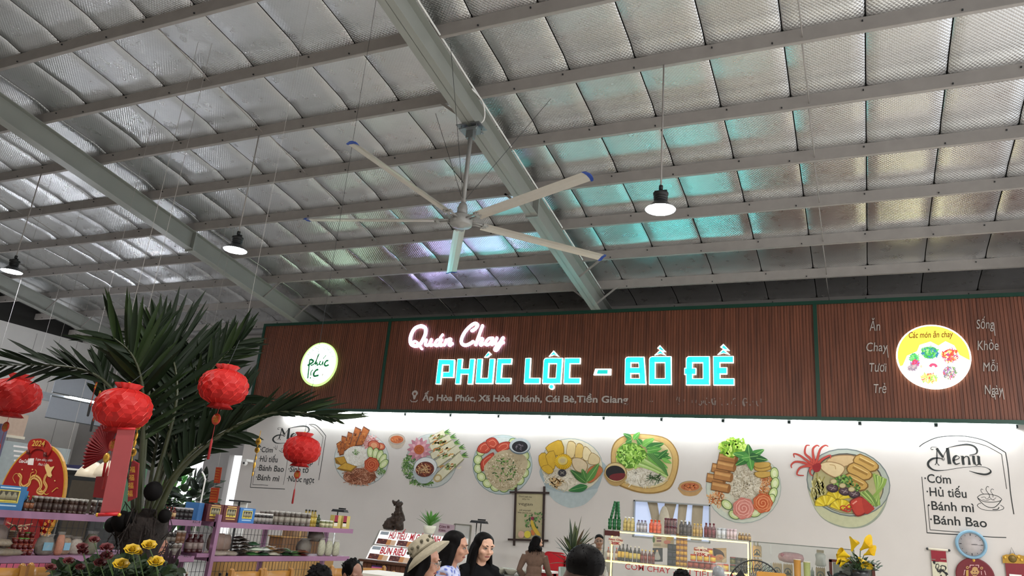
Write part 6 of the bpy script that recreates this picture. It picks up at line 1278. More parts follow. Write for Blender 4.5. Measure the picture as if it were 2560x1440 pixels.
def frond(path, dep, n, lenf, angs, sides=(1, 1), wd=.043, light=0, s0=.35, seed=0, droop=.05, r0=.022):
    rg = random.Random(seed+50); k = len(path); dp = [dep[0]+(dep[1]-dep[0])*i/(k-1) for i in range(k)]
    P = spline([aD(x, y, d_) for (x, y), d_ in zip(path, dp)], 8); N_ = len(P); T = Vector(pt.location)
    fr_ = kid(B().tube(P, [r0*(1-.85*i/(N_-1)) for i in range(N_)], 7), 'frond', M_rach, pt)
    for sd in (0, 1):
        if not sides[sd]: continue
        for i in range(n):
            u = s0+(1-s0)*(i+.5*sd)/n; f = u*(N_-1); j = min(int(f), N_-2); p = P[j].lerp(P[j+1], f-j); tg = (P[j+1]-P[j]).normalized()
            view = (p-CAM).normalized(); sdv = view.cross(tg).normalized()*(1 if sd else -1)
            a = radians(angs[sd]*(1-.45*u)+rg.uniform(-7, 7)); ln_ = lenf[sd]*(sin(pi*min(1, .25+.75*(1-u)*1.25))*.6+.45)*rg.uniform(.85, 1.1)*(1 if u < .93 else .85)
            dr = (tg*cos(a)+sdv*sin(a)+view*rg.uniform(-.35, .35)).normalized()
            b = B().leaf(p-T, p-T+dr*ln_, wd*rg.uniform(.8, 1.2), view*-1+sdv*rg.uniform(-.7, .7), .22, droop*ln_*rg.uniform(.3, 1.6), 4, .04)
            b.obj('leaflet', M_frond2 if rg.random() < light else M_frond, fr_)
frond([(335,1290),(325,1130),(300,1010),(262,955),(215,927),(150,915),(70,912),(-20,916)], (6.0, 6.4), 17, (.36, .46), (34, 24), seed=1, s0=.42, droop=.02, wd=.034)
frond([(345,1300),(350,1190),(357,1090),(358,1000),(348,930),(325,880),(285,845)], (5.95, 5.7), 24, (.42, .5), (48, 62), seed=2, light=.5, s0=.3, r0=.03)
frond([(350,1290),(362,1120),(372,980),(378,900),(385,850),(395,815)], (6.1, 6.5), 17, (.34, .3), (36, 36), seed=3, light=.25, s0=.5)
frond([(372,1290),(405,1180),(455,1050),(510,950),(560,890),(600,855)], (6.4, 6.9), 24, (.42, .34), (36, 52), seed=4, light=.25, s0=.45)
frond([(390,1295),(440,1190),(520,1110),(600,1060),(680,1032),(760,1032),(845,1050)], (5.95, 6.3), 28, (.38, .12), (30, 22), seed=5, light=.15, s0=.3, wd=.03, droop=.02, r0=.028)
frond([(365,1280),(410,1130),(440,1010),(440,930),(420,870),(390,830)], (6.2, 6.8), 28, (.46, .6), (50, 66), seed=6, s0=.25)
frond([(340,1260),(300,1100),(272,1010),(258,950),(250,900)], (6.1, 6.5), 10, (.25, .25), (30, 30), seed=7, s0=.45)
frond([(385,1280),(440,1150),(505,1070),(560,1020),(610,990)], (6.4, 6.9), 24, (.42, .34), (46, 56), seed=8, s0=.2)

frond([(375,1280),(420,1150),(455,1060),(480,980),(490,920),(485,870)], (6.3, 7.0), 26, (.5, .5), (50, 60), seed=9, s0=.2)
frond([(380,1285),(425,1200),(480,1130),(540,1090),(600,1080)], (6.2, 6.6), 22, (.4, .3), (55, 50), seed=10, s0=.25)
frond([(365,1280),(385,1150),(400,1050),(405,960),(400,900)], (6.4, 7.0), 26, (.5, .55), (55, 62), seed=12, s0=.2)
# ------------------------------------------------------------------ paper lanterns and hanging charms
M_lan = mat('lantern_paper', 'a3100c', .6, var=.12, scale=6, spec=.3); M_lan2 = mat('lantern_dark', '8a0c10', .6, var=.15)
M_charm = mat('charm_orange', 'a8341c', .5, var=.1)
def lantern(px, py, D, W, label, up):
    c_ = aD(px, py, D); R_ = W/2; H_ = W*.36; t = thing('paper_lantern', label, 'lantern', c_, 0, 'red honeycomb paper lanterns')
    n = 26; k = 9; vs = []; fs = []
    for i in range(k+1):
        v = -1+2*i/k; rr = R_*(.42+.58*max(0, 1-abs(v)**2.3)**.6)
        for j in range(n):
            a = 2*pi*(j+.5*(i % 2))/n; q = 1+(.035 if (j+i) % 2 else -.03)*(1-abs(v)*.6); vs.append((rr*q*cos(a), rr*q*sin(a), v*H_))
    for i in range(k):
        for j in range(n):
            j2 = (j+1) % n; a0, a1, b0, b1 = i*n+j, i*n+j2, (i+1)*n+j, (i+1)*n+j2
            fs += ([(a0, a1, b0), (a1, b1, b0)] if i % 2 == 0 else [(a0, a1, b1), (a0, b1, b0)])
    B().add(vs, fs, False).obj('paper_body', M_lan, t)
    b = B()                                     # honeycomb seams standing proud
    for i in range(k):
        for j in range(0, n):
            j2 = (j+1) % n
            if (i+j) % 2: b.tube([Vector(vs[i*n+j])*1.012, Vector(vs[(i+1)*n+(j2 if i % 2 else j)])*1.012], .0022, 4, False)
    b.obj('seam', mat('lantern_seam', 'c8281c', .5), t, kind='stuff')
    ruf = lambda a, r, z: 1+.07*sin(a*9)
    B().lathe([(R_*.42, H_*.95), (R_*.36, H_*1.06), (R_*.5, H_*1.3), (R_*.46, H_*1.32), (R_*.3, H_*1.1)], 36, fn=ruf).obj('top_ruffle', M_lan, t); B().lathe([(R_*.44, -H_*.95), (R_*.38, -H_*1.04), (R_*.52, -H_*1.25), (R_*.3, -H_*1.06)], 36, fn=ruf).obj('bottom_ruffle', M_lan, t)
    B().tube([(0, 0, H_), (0, 0, H_*1.3), (0, 0, zp(c_.y)+.18-c_.z) if up is None else (up[0], up[1], up[2])], .0025, 5).obj('cord', M_dark, t); B().ball((0, 0, H_*1.36), .012, 8, 6).obj('bead', M_gold, t)
    ch = B().lathe([(0, -.006), (.042, -.006), (.046, 0), (.042, .006), (0, .006)], 16, Matrix.Translation((-.01, 0, -H_*1.25-.09)) @ Mr, fn=lambda a, r, z: 1+.05*sin(a*8)).obj('charm', M_charm, t)
    text('福', M_gold, t, (-.038, -.008, -H_*1.25-.112), (.018, -.008, -H_*1.25-.112), .042, name='charm_character'); B().tube([(0, 0, -H_*1.05), (-.01, 0, -H_*1.25-.05)], .002, 5).obj('charm_cord', M_red, t)
    b = B().tube([(-.01, 0, -H_*1.25-.135), (-.012, 0, -H_*1.25-.24)], .0022, 5); b.lathe([(.003, 0), (.009, -.02), (.011, -.16), (0, -.165)], 8, Matrix.Translation((-.012, 0, -H_*1.25-.24))); b.obj('tassel', M_lan2, t)
    return t
lantern(38, 990, 6.7, .41, 'red paper lantern cut by the picture edge near the red board', (.05, .1, .32)); lantern(308, 1022, 5.5, .385, 'large red paper lantern in front of the palm stem above the pink banner', (.02, .15, .36)); lantern(559, 968, 6.0, .37, 'red paper lantern hanging from the palm frond beside the wood-slat sign', (.02, .05, .4)); lantern(755, 1125, 8.4, .40, 'red paper lantern hanging in front of the wall menu', None)
# folding fan, banner, envelopes, strings of coins
DF = 5.9; t = thing('folding_fan', 'dark red pleated paper fan hung below the big lantern', 'fan', aD(285, 1118, DF)); c_ = Vector((0, 0, 0)); b = B(); vs = [(0, .0, 0)]; n = 44; R_ = .29
pv = aD(274, 1136, DF)-Vector(t.location)
vs = []; 
for i in range(n+1):
    a = radians(208-i*125/n); dy = .012 if i % 2 else -.012; vs += [pv+Vector((.03*cos(a), 0, .03*sin(a))), pv+Vector((R_*cos(a), dy, R_*sin(a)))]
b.add(vs, [(2*i, 2*i+1, 2*i+3, 2*i+2) for i in range(n)], False); b.obj('pleated_paper', mat('fan_red', '8a1018', .55), t); B().ball(pv+Vector((0, -.02, -.03)), (.03, .02, .04), 10, 8).obj('gold_knot', M_gold, t); B().tube([pv+Vector((0, 0, .1)), aD(300, 1062, 5.7)-Vector(t.location)], .003, 5).obj('cord', M_dark, t)
def hang(pts, D, th, name, label, cat, M, group=None):
    P = [aD(x, y, D) for x, y in pts]; t = thing(name, label, cat, sum(P, Vector())/len(P), 0, group); kid(B().prism(P, FW*th), 'sheet', M, t); return t
t = hang([(294, 1072), (338, 1072), (300, 1282), (250, 1284)], 5.3, .006, 'banner', 'long pink paper banner hanging down from the big lantern', 'banner', mat('pink_banner', 'a8484c', .6, var=.05)); kid(B().tube([aD(246, 1287, 5.29), aD(296, 1285, 5.29)], .012, 8), 'bottom_roller', M_red, t); kid(B().tube([aD(294, 1072, 5.3), aD(338, 1072, 5.3)], .008, 8), 'top_roller', M_red, t)
for px in (244, 298): kid(B().ball(aD(px, 1287, 5.29), .014, 8, 6), 'roller_knob', M_gold, t)
t = hang([(240, 1192), (275, 1190), (262, 1246), (232, 1243)], 6.1, .01, 'red_envelope', 'plain dark red envelope hung behind the pink banner', 'envelope', mat('env_red', '8a0a14', .55)); kid(B().tube([aD(258, 1190, 6.1), aD(264, 1155, 6.0)], .01, 6), 'ribbon', M_red, t)
t = hang([(330, 1152), (346, 1160), (340, 1245), (319, 1255), (322, 1190)], 5.7, .02, 'firecracker_string', 'dark red bundle with gold characters hanging by the palm stem', 'ornament', mat('cracker_red', '7a0e18', .55)); 
for k in range(4): p = aD(331-k*2, 1180+k*20, 5.68); text('福', M_gold, t, p-Vector(t.location)-RT*.02, p-Vector(t.location)+RT*.02, .035, name='gold_character', upv=UP)
for (x0, y0, x1, y1), lab in (((536, 1168, 553, 1208), 'upper orange-red paper tag with fine lines hung near the doorway'), ((524, 1219, 547, 1257), 'lower orange-red paper tag with fine lines hung near the doorway')):
    t = hang([(x0+4, y0), (x1+2, y0+1), (x1-4, y1), (x0-2, y1-1)], 7.2, .006, 'paper_tag', lab, 'paper tag', mat('tag_orange', 'a83a1c', .55), 'orange-red paper tags')
    for k in range(5): f = (k+1)/6; kid(B().tube([aD(x0+5-f*6, y0+(y1-y0)*f, 7.19), aD(x1-3-f*6, y0+1+(y1-y0)*f, 7.19)], .0018, 4), 'gold_line', M_gold, t)
    pc_ = aD((x0+x1)/2, y0, 7.2); kid(B().tube([pc_, Vector((pc_.x, pc_.y, zp(pc_.y)+.18 if y0 < 1200 else pc_.z+.05))], .0013, 5), 'cord', M_steel, t)
def coins(P, D, label, tail=True):
    t = thing('coin_string', label, 'ornament', aD(*P[0][:2], D), 0, 'strings of gold coins')
    for x, y, r_, kind in P:
        q = aD(x, y, D); rr = r_*D/F
        if kind == 'c':
            kid(B().lathe([(rr*.25, -.004), (rr, -.005), (rr*1.06, 0), (rr, .005), (rr*.25, .004)], 18, Matrix.Translation(q) @ Mr), 'coin', M_gold, t); kid(B().bb((q.x-rr*.6, q.y-.008, q.z-.003), (q.x+rr*.6, q.y-.005, q.z+.003)).bb((q.x-.003, q.y-.008, q.z-rr*.6), (q.x+.003, q.y-.005, q.z+rr*.6)), 'coin_mark', mat('coin_dark', '5a4214', .5), t)
        else: kid(B().ball(q, (rr*.6, rr*.5, rr*1.4), 10, 8), 'ingot', M_gold, t)
    kid(B().tube([aD(x, y, D+.01) for x, y, *_ in P], .003, 5), 'cord', M_gold, t)
    return t
coins(((348, 1050, 2, 'i'), (345, 1065, 10, 'c'), (341, 1090, 7, 'i'), (337, 1108, 7, 'i'), (333, 1131, 10, 'c'), (330, 1150, 3, 'i')), 5.6, 'string of gold coins hanging beside the pink banner'); coins(((652, 1077, 1, 'i'), (646, 1104, 8, 'c'), (643, 1125, 7, 'c'), (640, 1145, 4, 'i'), (636, 1163, 6, 'i'), (632, 1185, 4, 'i')), 6.5, 'string of gold coins hanging in front of the wall menu')
for pts, D, lab in (([(243, 952), (236, 975), (231, 995), (224, 1022)], 6.2, 'thin red beaded string hanging left of the palm, further out'), ([(250, 980), (244, 1005), (238, 1030), (231, 1060)], 6.2, 'thin red beaded string hanging left of the palm, nearer the stem'), ([(509, 1035), (504, 1065), (498, 1090), (496, 1118)], 6.6, 'thin orange beaded string hanging below the palm frond'), ([(527, 1080), (526, 1105), (524, 1130)], 6.7, 'short red and white string hanging below the frond lantern')):
    t = thing('bead_string', lab, 'ornament', aD(*pts[0], D), 0, 'thin beaded strings'); P = [aD(x, y, D) for x, y in pts]; kid(B().tube(P, .004, 5), 'cord', M_charm, t)
    for i in range(6): kid(B().ball(P[0].lerp(P[1], i/6), (.008, .008, .012), 8, 6), 'bead', M_charm if i % 2 else M_gold, t)
    kid(B().lathe([(.004, 0), (.012, -.03), (.009, -.12), (0, -.125)], 8, Matrix.Translation(P[-1]+Vector((0, 0, .06)))), 'tassel', M_dark if D < 6.5 else M_red, t)

# ------------------------------------------------------------------ rose bush in front of the palm
rb = aD(285, 1425, 5.3); ro_t = thing('rose_bush', 'artificial rose bush with yellow and dark red roses before the palm', 'rose bush', (rb.x, rb.y, 0)); rg = random.Random(11)
kid(B().lathe([(.25, 0), (.36, .3), (.4, .78), (.36, .76)], 20, Matrix.Translation((rb.x, rb.y, 0)), 1.3, .7), 'planter', mat('planter_dark', '3a302a', .6), ro_t)
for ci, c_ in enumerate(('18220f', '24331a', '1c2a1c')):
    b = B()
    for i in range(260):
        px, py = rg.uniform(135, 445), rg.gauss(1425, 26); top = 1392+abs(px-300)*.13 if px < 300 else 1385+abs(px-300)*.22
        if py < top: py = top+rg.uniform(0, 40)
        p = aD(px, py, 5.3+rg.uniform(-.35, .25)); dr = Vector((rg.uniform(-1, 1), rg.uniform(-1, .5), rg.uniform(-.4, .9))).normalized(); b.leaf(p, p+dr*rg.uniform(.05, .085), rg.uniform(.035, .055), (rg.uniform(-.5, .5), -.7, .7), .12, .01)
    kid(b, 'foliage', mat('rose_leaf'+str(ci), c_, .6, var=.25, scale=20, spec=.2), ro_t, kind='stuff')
def rose(px, py, D, r_, M, name):
    q = aD(px, py, D); to = (CAM-q).normalized()*.6+Vector((0, 0, .8)); to.normalize(); X = to.orthogonal().normalized(); Y = to.cross(X); b = B()
    for lay in range(4):
        m_ = 5+lay; rr = r_*(.34+.25*lay); tilt = .3+.25*lay
        for i in range(m_):
            a0 = 2*pi*(i+.4*lay)/m_; vs = []
            for u in range(4):
                for v in range(5):
                    a = a0+(v/4-.5)*2*pi/m_*1.9; f = u/3; rad = rr*(.35+.65*f*tilt*1.3) if lay < 3 else rr*(.4+.6*f); hz = r_*(.75-.12*lay)*sin(f*pi/2*(1.15-.1*lay))-r_*.05*lay*f*(v in (0, 4)); w_ = rad*(1-.12*abs(v-2)*f); vs.append(q+X*w_*cos(a)+Y*w_*sin(a)+to*hz)
            b.add(vs, [(u*5+v, u*5+v+1, (u+1)*5+v+1, (u+1)*5+v) for u in range(3) for v in range(4)], True)
    b.ball(q+to*r_*.4, r_*.22, 8, 6); kid(b, name, M, ro_t); kid(B().tube([q, q+Vector((rg.uniform(-.03, .03), .1, -.16))], .0035, 5), 'rose_stem', M_stem, ro_t)
M_yr = mat('yellow_rose', 'b8960c', .55, var=.12, scale=20); M_rr = mat('dark_red_rose', '4f060c', .65, var=.15, scale=20)
for px, py, r_ in ((302, 1414, .05), (330, 1378, .05), (372, 1366, .046), (389, 1408, .05), (346, 1383, .026)): rose(px, py, 4.85, r_, M_yr, 'yellow_rose')
for px, py, r_ in ((235, 1352, .034), (205, 1370, .036), (207, 1382, .034), (266, 1372, .042), (266, 1393, .04), (171, 1405, .034), (126, 1421, .034), (250, 1410, .04), (200, 1420, .03)): rose(px, py, 4.9, r_, M_rr, 'red_rose')
b = B()
for px, py in ((421, 1378), (428, 1392), (412, 1400), (434, 1405), (424, 1415), (440, 1385)):
    p = aD(px, py, 5.25); b.leaf(p+Vector((0, 0, -.06)), p+Vector((rg.uniform(-.04, .04), 0, .05)), .035, (0, -1, .3), .1)
kid(b, 'purple_leaf', mat('purple_leaf', '33232a', .5), ro_t)

# ------------------------------------------------------------------ wooden chairs
M_ch = mat('varnished_wood', '94672a', .35, var=.2, scale=5)
def make_chair(label):
    t = thing('dining_chair', label, 'chair', (0, 0, 0), 0, 'varnished wooden chairs')
    B().bb((-.22, -.21, .43), (.22, .22, .46)).obj('seat', M_ch, t)
    for x in (-.2, .2): B().bar((x, -.18, 0), (x, -.18, .43), .04, .04).obj('leg', M_ch, t); B().bar((x, .2, 0), (x, .26, 1.0), .04, .045).obj('rear_leg', M_ch, t); B().ball((x, .262, 1.0), (.024, .026, .022), 8, 6).obj('finial', M_ch, t)
    b = B(); vs = []
    for i in range(7):
        x = -.18+.06*i; y = .262+.03*(1-(x/.18)**2)
        for dy, z in ((-.012, .86), (-.012, .985), (.012, .985), (.012, .86)): vs.append((x, y+dy, z))
    b.add(vs, [(i*4+j, i*4+(j+1) % 4, i*4+4+(j+1) % 4, i*4+4+j) for i in range(6) for j in range(4)]+[(3, 2, 1, 0), (24, 25, 26, 27)], True); b.obj('top_rail', M_ch, t)
    B().bb((-.18, .225, .62), (.18, .25, .72)).obj('mid_rail', M_ch, t)
    for x in (-.1, 0, .1): B().bar((x, .24, .46), (x, .265, .86), .03, .014).obj('back_slat', M_ch, t)
    for y in (-.18, .2): B().bb((-.2, y-.012, .2), (.2, y+.012, .24)).obj('stretcher', M_ch, t)
    return t
c0 = None
for px, py, D, rz, dy, lab in ((32, 1424, 5.5, 1.45, 0, 'varnished wooden chair at the picture edge under the mauve rack'), (32, 1424, 5.5, 1.45, .5, 'varnished wooden chair half hidden by the rose bush'), (663, 1432, 7.6, 1.5, 0, 'varnished wooden chair nearest the post of the second rack'), (663, 1432, 7.6, 1.5, .48, 'varnished wooden chair between the rack post chair and the dark-haired sitter'), (898, 1424, 8.6, 1.2, 0, 'varnished wooden chair right behind the balding man'), (898, 1424, 8.6, 1.2, .5, 'varnished wooden chair beside the wood-panelled stall counter'), (1003, 1437, 9.2, .2, 0, 'varnished wooden chair between the stall and the woman in the hat')):
    p = aD(px, py, D); z_ = p.z; k = z_/1.0
    o = dup(c0, label=lab) if c0 else make_chair(lab)
    c0 = c0 or o
    o.location = (p.x, p.y+dy, 0); o.rotation_euler = (0, 0, rz); o.scale = (1, 1, k)
# ------------------------------------------------------------------ noodle stall with lit sign panels
YN = 12.3
KS0 = [Crop(930, 1230, 6.858, YN+d_) for d_ in (.30, .16, .15, .0)]
M_lp = mat('lit_panel', 'd8d4d0', .4, emit=.35, ecol='e8e8e8', var=.03)
ns = thing('noodle_stall', 'lit noodle stall cabinet with red lettering panels over a wooden plank counter', 'food stall', (KS0[3](600, 1215).x, YN+.2, 0))
xa, xb = KS0[0](180, 655).x-.05, KS0[0](1560, 735).x
def quad(x0, x1, k0, y0, k1, y1): 
    a, b_ = KS0[k0](700, y0), KS0[k1](700, y1); return [Vector((x0, b_.y, b_.z)), Vector((x1, b_.y, b_.z)), Vector((x1, a.y, a.z)), Vector((x0, a.y, a.z))]
q1 = quad(xa, xb, 0, 712, 1, 955); q2 = quad(xa-.04, xb, 2, 985, 3, 1235)
for q in (q1, q2): kid(B().prism(q, (0, .02, 0)), 'lit_panel', M_lp, ns)
kid(B().prism([q1[3]+Vector((-.02, 0, 0)), q1[2], q1[2]+Vector((0, .35, 0)), q1[3]+Vector((-.02, .35, 0))], (0, 0, .02)), 'top_glass', M_glass, ns)
kid(B().bb((xa-.02, YN+.5, q2[0].z), (xb, YN+.53, q1[3].z)), 'back_panel', M_white, ns)
for q in (q2[0], q2[1]): kid(B().bar((q.x, YN+.02, q2[0].z), (q.x+(.02 if q.x < 0 else 0), YN+.32, q1[3].z), .02, .02), 'edge_post', M_alu, ns)
def onq(q, u0, u1, v, s_, cap, dy=.006):
    p0 = q[0].lerp(q[1], u0).lerp(q[3].lerp(q[2], u0), v); p1 = q[0].lerp(q[1], u1).lerp(q[3].lerp(q[2], u1), v); up = (q[3]-q[0]).normalized(); o = Vector((0, -dy, -dy*.3))
    for bold, M, k in ((.03, M_dark, 0), (.015, mat('stall_red', 'b81426', .5, emit=.12), 1)): ktext(s_, M, ns, p0+o*(1+k*.5)+Vector((-.004*(1-k), 0, -.004*(1-k))), p1+o*(1+k*.5), cap, upv=up, bold=bold, shear=-.12, name='stall_lettering')
onq(q1, .14, .93, .52, 'HỦ TIẾU · MÌ GÓI · BÁNH CANH', .13); onq(q2, .13, .9, .5, 'BÚN RIÊU · BÚN BÒ HUẾ', .13)
for q in (q1, q2):
    b = B(); up = q[3]-q[0]; rt = q[1]-q[0]
    def cell(u0, v0, u1, v1, col, lift): b.c(col).poly([q[0]+rt*u+up*v+Vector((0, -lift, -lift*.3)) for u, v in ((u0, v0), (u1, v0), (u1, v1), (u0, v1))])
    for u in (0.02, .27, .53, .78):
        cell(u, .04, u+.12, .42, '5a2620', .003); cell(u+.12, .02, u+.17, .4, 'c98a50', .004); cell(u+.17, .02, u+.23, .38, 'd9b89a', .0035)
        rr_ = random.Random(int(u*100))
        for i in range(9): x, y = u+rr_.uniform(0, .1), rr_.uniform(.06, .36); cell(x, y, x+.02, y+.05, rr_.choice(['8f4a34', '3a1a16', 'a8705a']), .005)
    cell(.02, .72, .12, .95, '9aa4ac', .003); cell(.2, .62, .3, .66, 'c9c0b8', .003); kid(b, 'food_print', M_print, ns)
zc = q2[0].z
kid(B().bb((xa-.14, YN-.08, zc-.05), (xb+.05, YN+.6, zc-.01)), 'counter_top', mat('counter_wood', '4a2c1e', .5), ns)
kid(B().bb((xa-.08, YN, 0), (xb, YN+.55, zc-.05)), 'counter_body', mat('counter_dark', '2e1c14', .6), ns)
M_pl = mat('plank_wood', '5a3320', .55, var=.25, scale=8); np_ = 18
for i in range(np_):
    a = xa-.08+(xb-xa+.08)*i/np_; kid(B().bb((a+.006, YN-.02-.004*(i % 3), .05), (a+(xb-xa+.08)/np_-.006, YN, zc-.06)), 'plank', M_pl, ns)
k9 = KS0[3]; a, c_ = k9(28, 1250), k9(265, 1400); kid(B().bb((a.x, YN-.05, c_.z-.05), (c_.x, YN-.035, a.z)), 'purple_plate', mat('purple_plate', '2a1c48', .5), ns)
for y, col, w_ in ((1310, 'c05a90', .16), (1380, 'b8b0c8', .09)): p = k9(145, y); kid(B().bb((p.x-w_, YN-.053, p.z-.025), (p.x+w_, YN-.05, p.z+.02)), 'plate_print', mat('plate_'+col, col, .6), ns)

def fuse(b, voxel, name, mats, parent=None, smooth=4, **k):
    """joins overlapping shapes into one continuous skin"""
    o = bpy.data.objects.new('tmp', b.mesh('tmp', mats)); COL.objects.link(o)
    md_ = o.modifiers.new('r', 'REMESH'); md_.mode = 'VOXEL'; md_.voxel_size = voxel
    if smooth: sm = o.modifiers.new('s', 'SMOOTH'); sm.factor = .5; sm.iterations = smooth
    dg = bpy.context.evaluated_depsgraph_get(); me = bpy.data.meshes.new_from_object(o.evaluated_get(dg)); bpy.data.objects.remove(o)
    me.materials.clear()
    for q in (mats if isinstance(mats, (list, tuple)) else [mats]): me.materials.append(q)
    me.polygons.foreach_set('use_smooth', [True]*len(me.polygons)); me.name = name
    return link(name, me, parent, **k)
# driftwood dragon on the stall
KD = Crop(930, 1230, 6.858, YN+.45); base = KD(365, 655)
dr = thing('wood_sculpture', 'dark gnarled driftwood sculpture with a horned head on the noodle stall', 'sculpture', (base.x, YN+.45, q1[3].z+.02)); T_ = Vector(dr.location); b = B(); rg = random.Random(3); uk = KD.unit(400, 400)
for pts, rs in (([(300, 640), (300, 580), (330, 520), (400, 470)], [110, 120, 100, 80]), ([(470, 650), (480, 560), (470, 470), (460, 380), (470, 290), (470, 220)], [75, 80, 72, 60, 55, 48]), ([(400, 500), (400, 420), (420, 350)], [70, 50, 40]), ([(470, 215), (430, 200), (385, 180), (355, 150)], [44, 40, 32, 22]), ([(385, 200), (375, 240)], [24, 14]), ([(360, 160), (350, 132)], [18, 10]), ([(455, 190), (450, 150), (460, 128)], [34, 26, 14]), ([(490, 200), (510, 170), (515, 200)], [30, 20, 14]), ([(505, 330), (530, 420), (535, 500)], [26, 26, 30]), ([(260, 560), (250, 500), (280, 490)], [40, 26, 16]), ([(330, 480), (320, 440), (345, 430)], [34, 20, 12]), ([(370, 410), (350, 380), (370, 360)], [26, 16, 12])):
    P = [KD(x, y)-T_ for x, y in pts]; b.tube([p+Vector((0, rg.uniform(-.03, .03), 0)) for p in P], [x*uk for x in rs], 10)
for i in range(60): x, y = rg.uniform(215, 540), rg.uniform(300, 640); 
for i in range(80):
    y = rg.uniform(180, 640); x = rg.uniform(430, 530) if y < 460 else rg.uniform(220, 540); b.ball(KD(x, y)-T_+Vector((0, rg.uniform(-.12, .0), 0)), rg.uniform(.015, .04), 8, 6)
b.v = [(x, y, max(z, .0)) for x, y, z in b.v]
fuse(b, .014, 'carving', mat('driftwood', '2e1f14', .7, var=.5, scale=22, bump=1), dr, 1)
# potted succulent on the stall
q = KD(978, 705); su = thing('potted_plant', 'small bright green spiky plant in a white pot on the noodle stall', 'plant', (q.x, YN+.45, q1[3].z+.02)); hp = KD(978, 575).z-su.location.z
B().lathe([(.085, 0), (.095, .02), (.12, hp*.6), (.125, hp), (.11, hp), (.1, hp*.9)], 8).obj('pot', mat('white_pot', 'd9d6c4', .35), su)
for i in range(30):
    a = rg.uniform(0, 2*pi); e = rg.uniform(.35, 1.25); L_ = rg.uniform(.26, .36); B().leaf((0, 0, hp-.02), (L_*cos(a)*cos(e), L_*sin(a)*cos(e), hp+L_*sin(e)), .05, (0, 0, 1), .2, .03, 4, .03).obj('leaf', mat('succulent_green', '4f8a34', .45, var=.3, scale=12), su)
# pink notice and glass-doored board behind
KQ = Crop(930, 1230, 6.858, 14.2)
t = thing('pink_notice', 'pale pink printed notice sheet behind the wavy-haired woman', 'notice', KQ(1270, 690)); kid(B().prism([KQ(x, y) for x, y in ((1130, 690), (1400, 705), (1420, 570), (1160, 530))], (0, .006, 0)), 'sheet', mat('pink_notice', 'b39aa4', .7), t); line('Cơm Bì', KQ, 1150, 612, 1330, 620, 42, mat('notice_ink', '5a2036', .6), t, .004, name='notice_lettering', bold=.02); line('Cơm', KQ, 1142, 670, 1260, 675, 36, mat('notice_ink', '5a2036'), t, .004, name='notice_lettering', bold=.02)
p = KQ(1260, 700); kid(B().bb((p.x-.01, 14.21, 0), (p.x+.01, 14.23, p.z)), 'pole', M_alu, t)
t = thing('glass_board', 'tall glass panel with thin grey metal frame behind the women', 'panel', (KQ(1520, 600).x, 14.3, 0)); A, Bq = KQ(1380, 550), KQ(1660, 570); zt_ = Bq.z
kid(B().bb((A.x, 14.3, .3), (Bq.x, 14.31, zt_)), 'glass', mat('pale_glass', 'c0c0bc', .1, alpha=.35), t)
for x in (A.x, Bq.x): kid(B().bb((x-.014, 14.28, 0), (x+.014, 14.32, zt_)), 'frame_post', M_alu, t)
for z in (zt_, zt_-.95, .3): kid(B().bb((A.x, 14.28, z-.012), (Bq.x, 14.32, z+.012)), 'frame_rail', M_alu, t)
# service counter at the back with bowls, steamer stack and red cooler
YB2 = 13.15; a, c_ = aY(1140, 1440, YB2), aY(1455, 1440, YB2); zb2 = aY(1290, 1438, YB2).z
t = thing('back_counter', 'long low steel service counter behind the women with bowls on it', 'counter', ((a.x+c_.x)/2, YB2, 0)); kid(B().bb((a.x, YB2-.2, zb2-.04), (c_.x, YB2+.4, zb2)), 'top', mat('steel_top', '8f8f8c', .35, .6), t)
for x in (a.x+.1, (a.x+c_.x)/2, c_.x-.1):
    for y in (YB2-.16, YB2+.35): kid(B().bb((x-.025, y-.025, 0), (x+.025, y+.025, zb2-.04)), 'leg', M_alu, t)
M_bowl = mat('pale_bowl', 'a8a698', .4)
b = B().lathe([(.05, 0), (.06, .01), (.11, .07), (.125, .1), (.118, .1), (.1, .065), (.05, .02), (0, .018)], 20); me = b.mesh('serving_bowl', M_bowl)
for i, (px, dy) in enumerate(((1256, .0), (1283, .0), (1304, .12), (1262, .2))): put('serving_bowl', me, (aY(px, 1430, YB2).x, YB2-.1+dy, zb2), ORD[i]+' pale bowl on the service counter, counting away from the woman in black', 'bowl', 'pale bowls on the service counter')
q = aY(1152, 1382, YB2); t = thing('steamer_stack', 'tall stack of brown bamboo steamers between the two women', 'steamer stack', (q.x, YB2, zb2)); hh = (q.z-zb2)/7
for k in range(7): B().lathe([(.1, k*hh+.004), (.105, k*hh+.01), (.105, (k+1)*hh-.006), (.095, (k+1)*hh)], 18).obj('steamer', mat('steamer_bamboo', '7a5a38', .6, var=.2, scale=20), t)
KO = Crop(1270, 1210, 6.26, 13.2)
rc = thing('red_cooler', 'red cool box with its lid standing open beside the woman in brown', 'cooler', (KO(600, 1400).x, 13.3, zb2)); z0 = zb2; xr0, xr1 = KO(450, 1300).x, KO(800, 1300).x
kid(B().bb((xr0, 13.05, z0), (xr1, 13.5, z0+.02)).bb((xr0, 13.05, z0), (xr1, 13.09, z0+.1)).bb((xr0, 13.46, z0), (xr1, 13.5, z0+.1)).bb((xr0, 13.05, z0), (xr0+.04, 13.5, z0+.1)).bb((xr1-.04, 13.05, z0), (xr1, 13.5, z0+.1)), 'box', mat('cooler_red', 'a8101c', .35), rc)
zl1 = KO(600, 1058).z; n = 10; ps = []
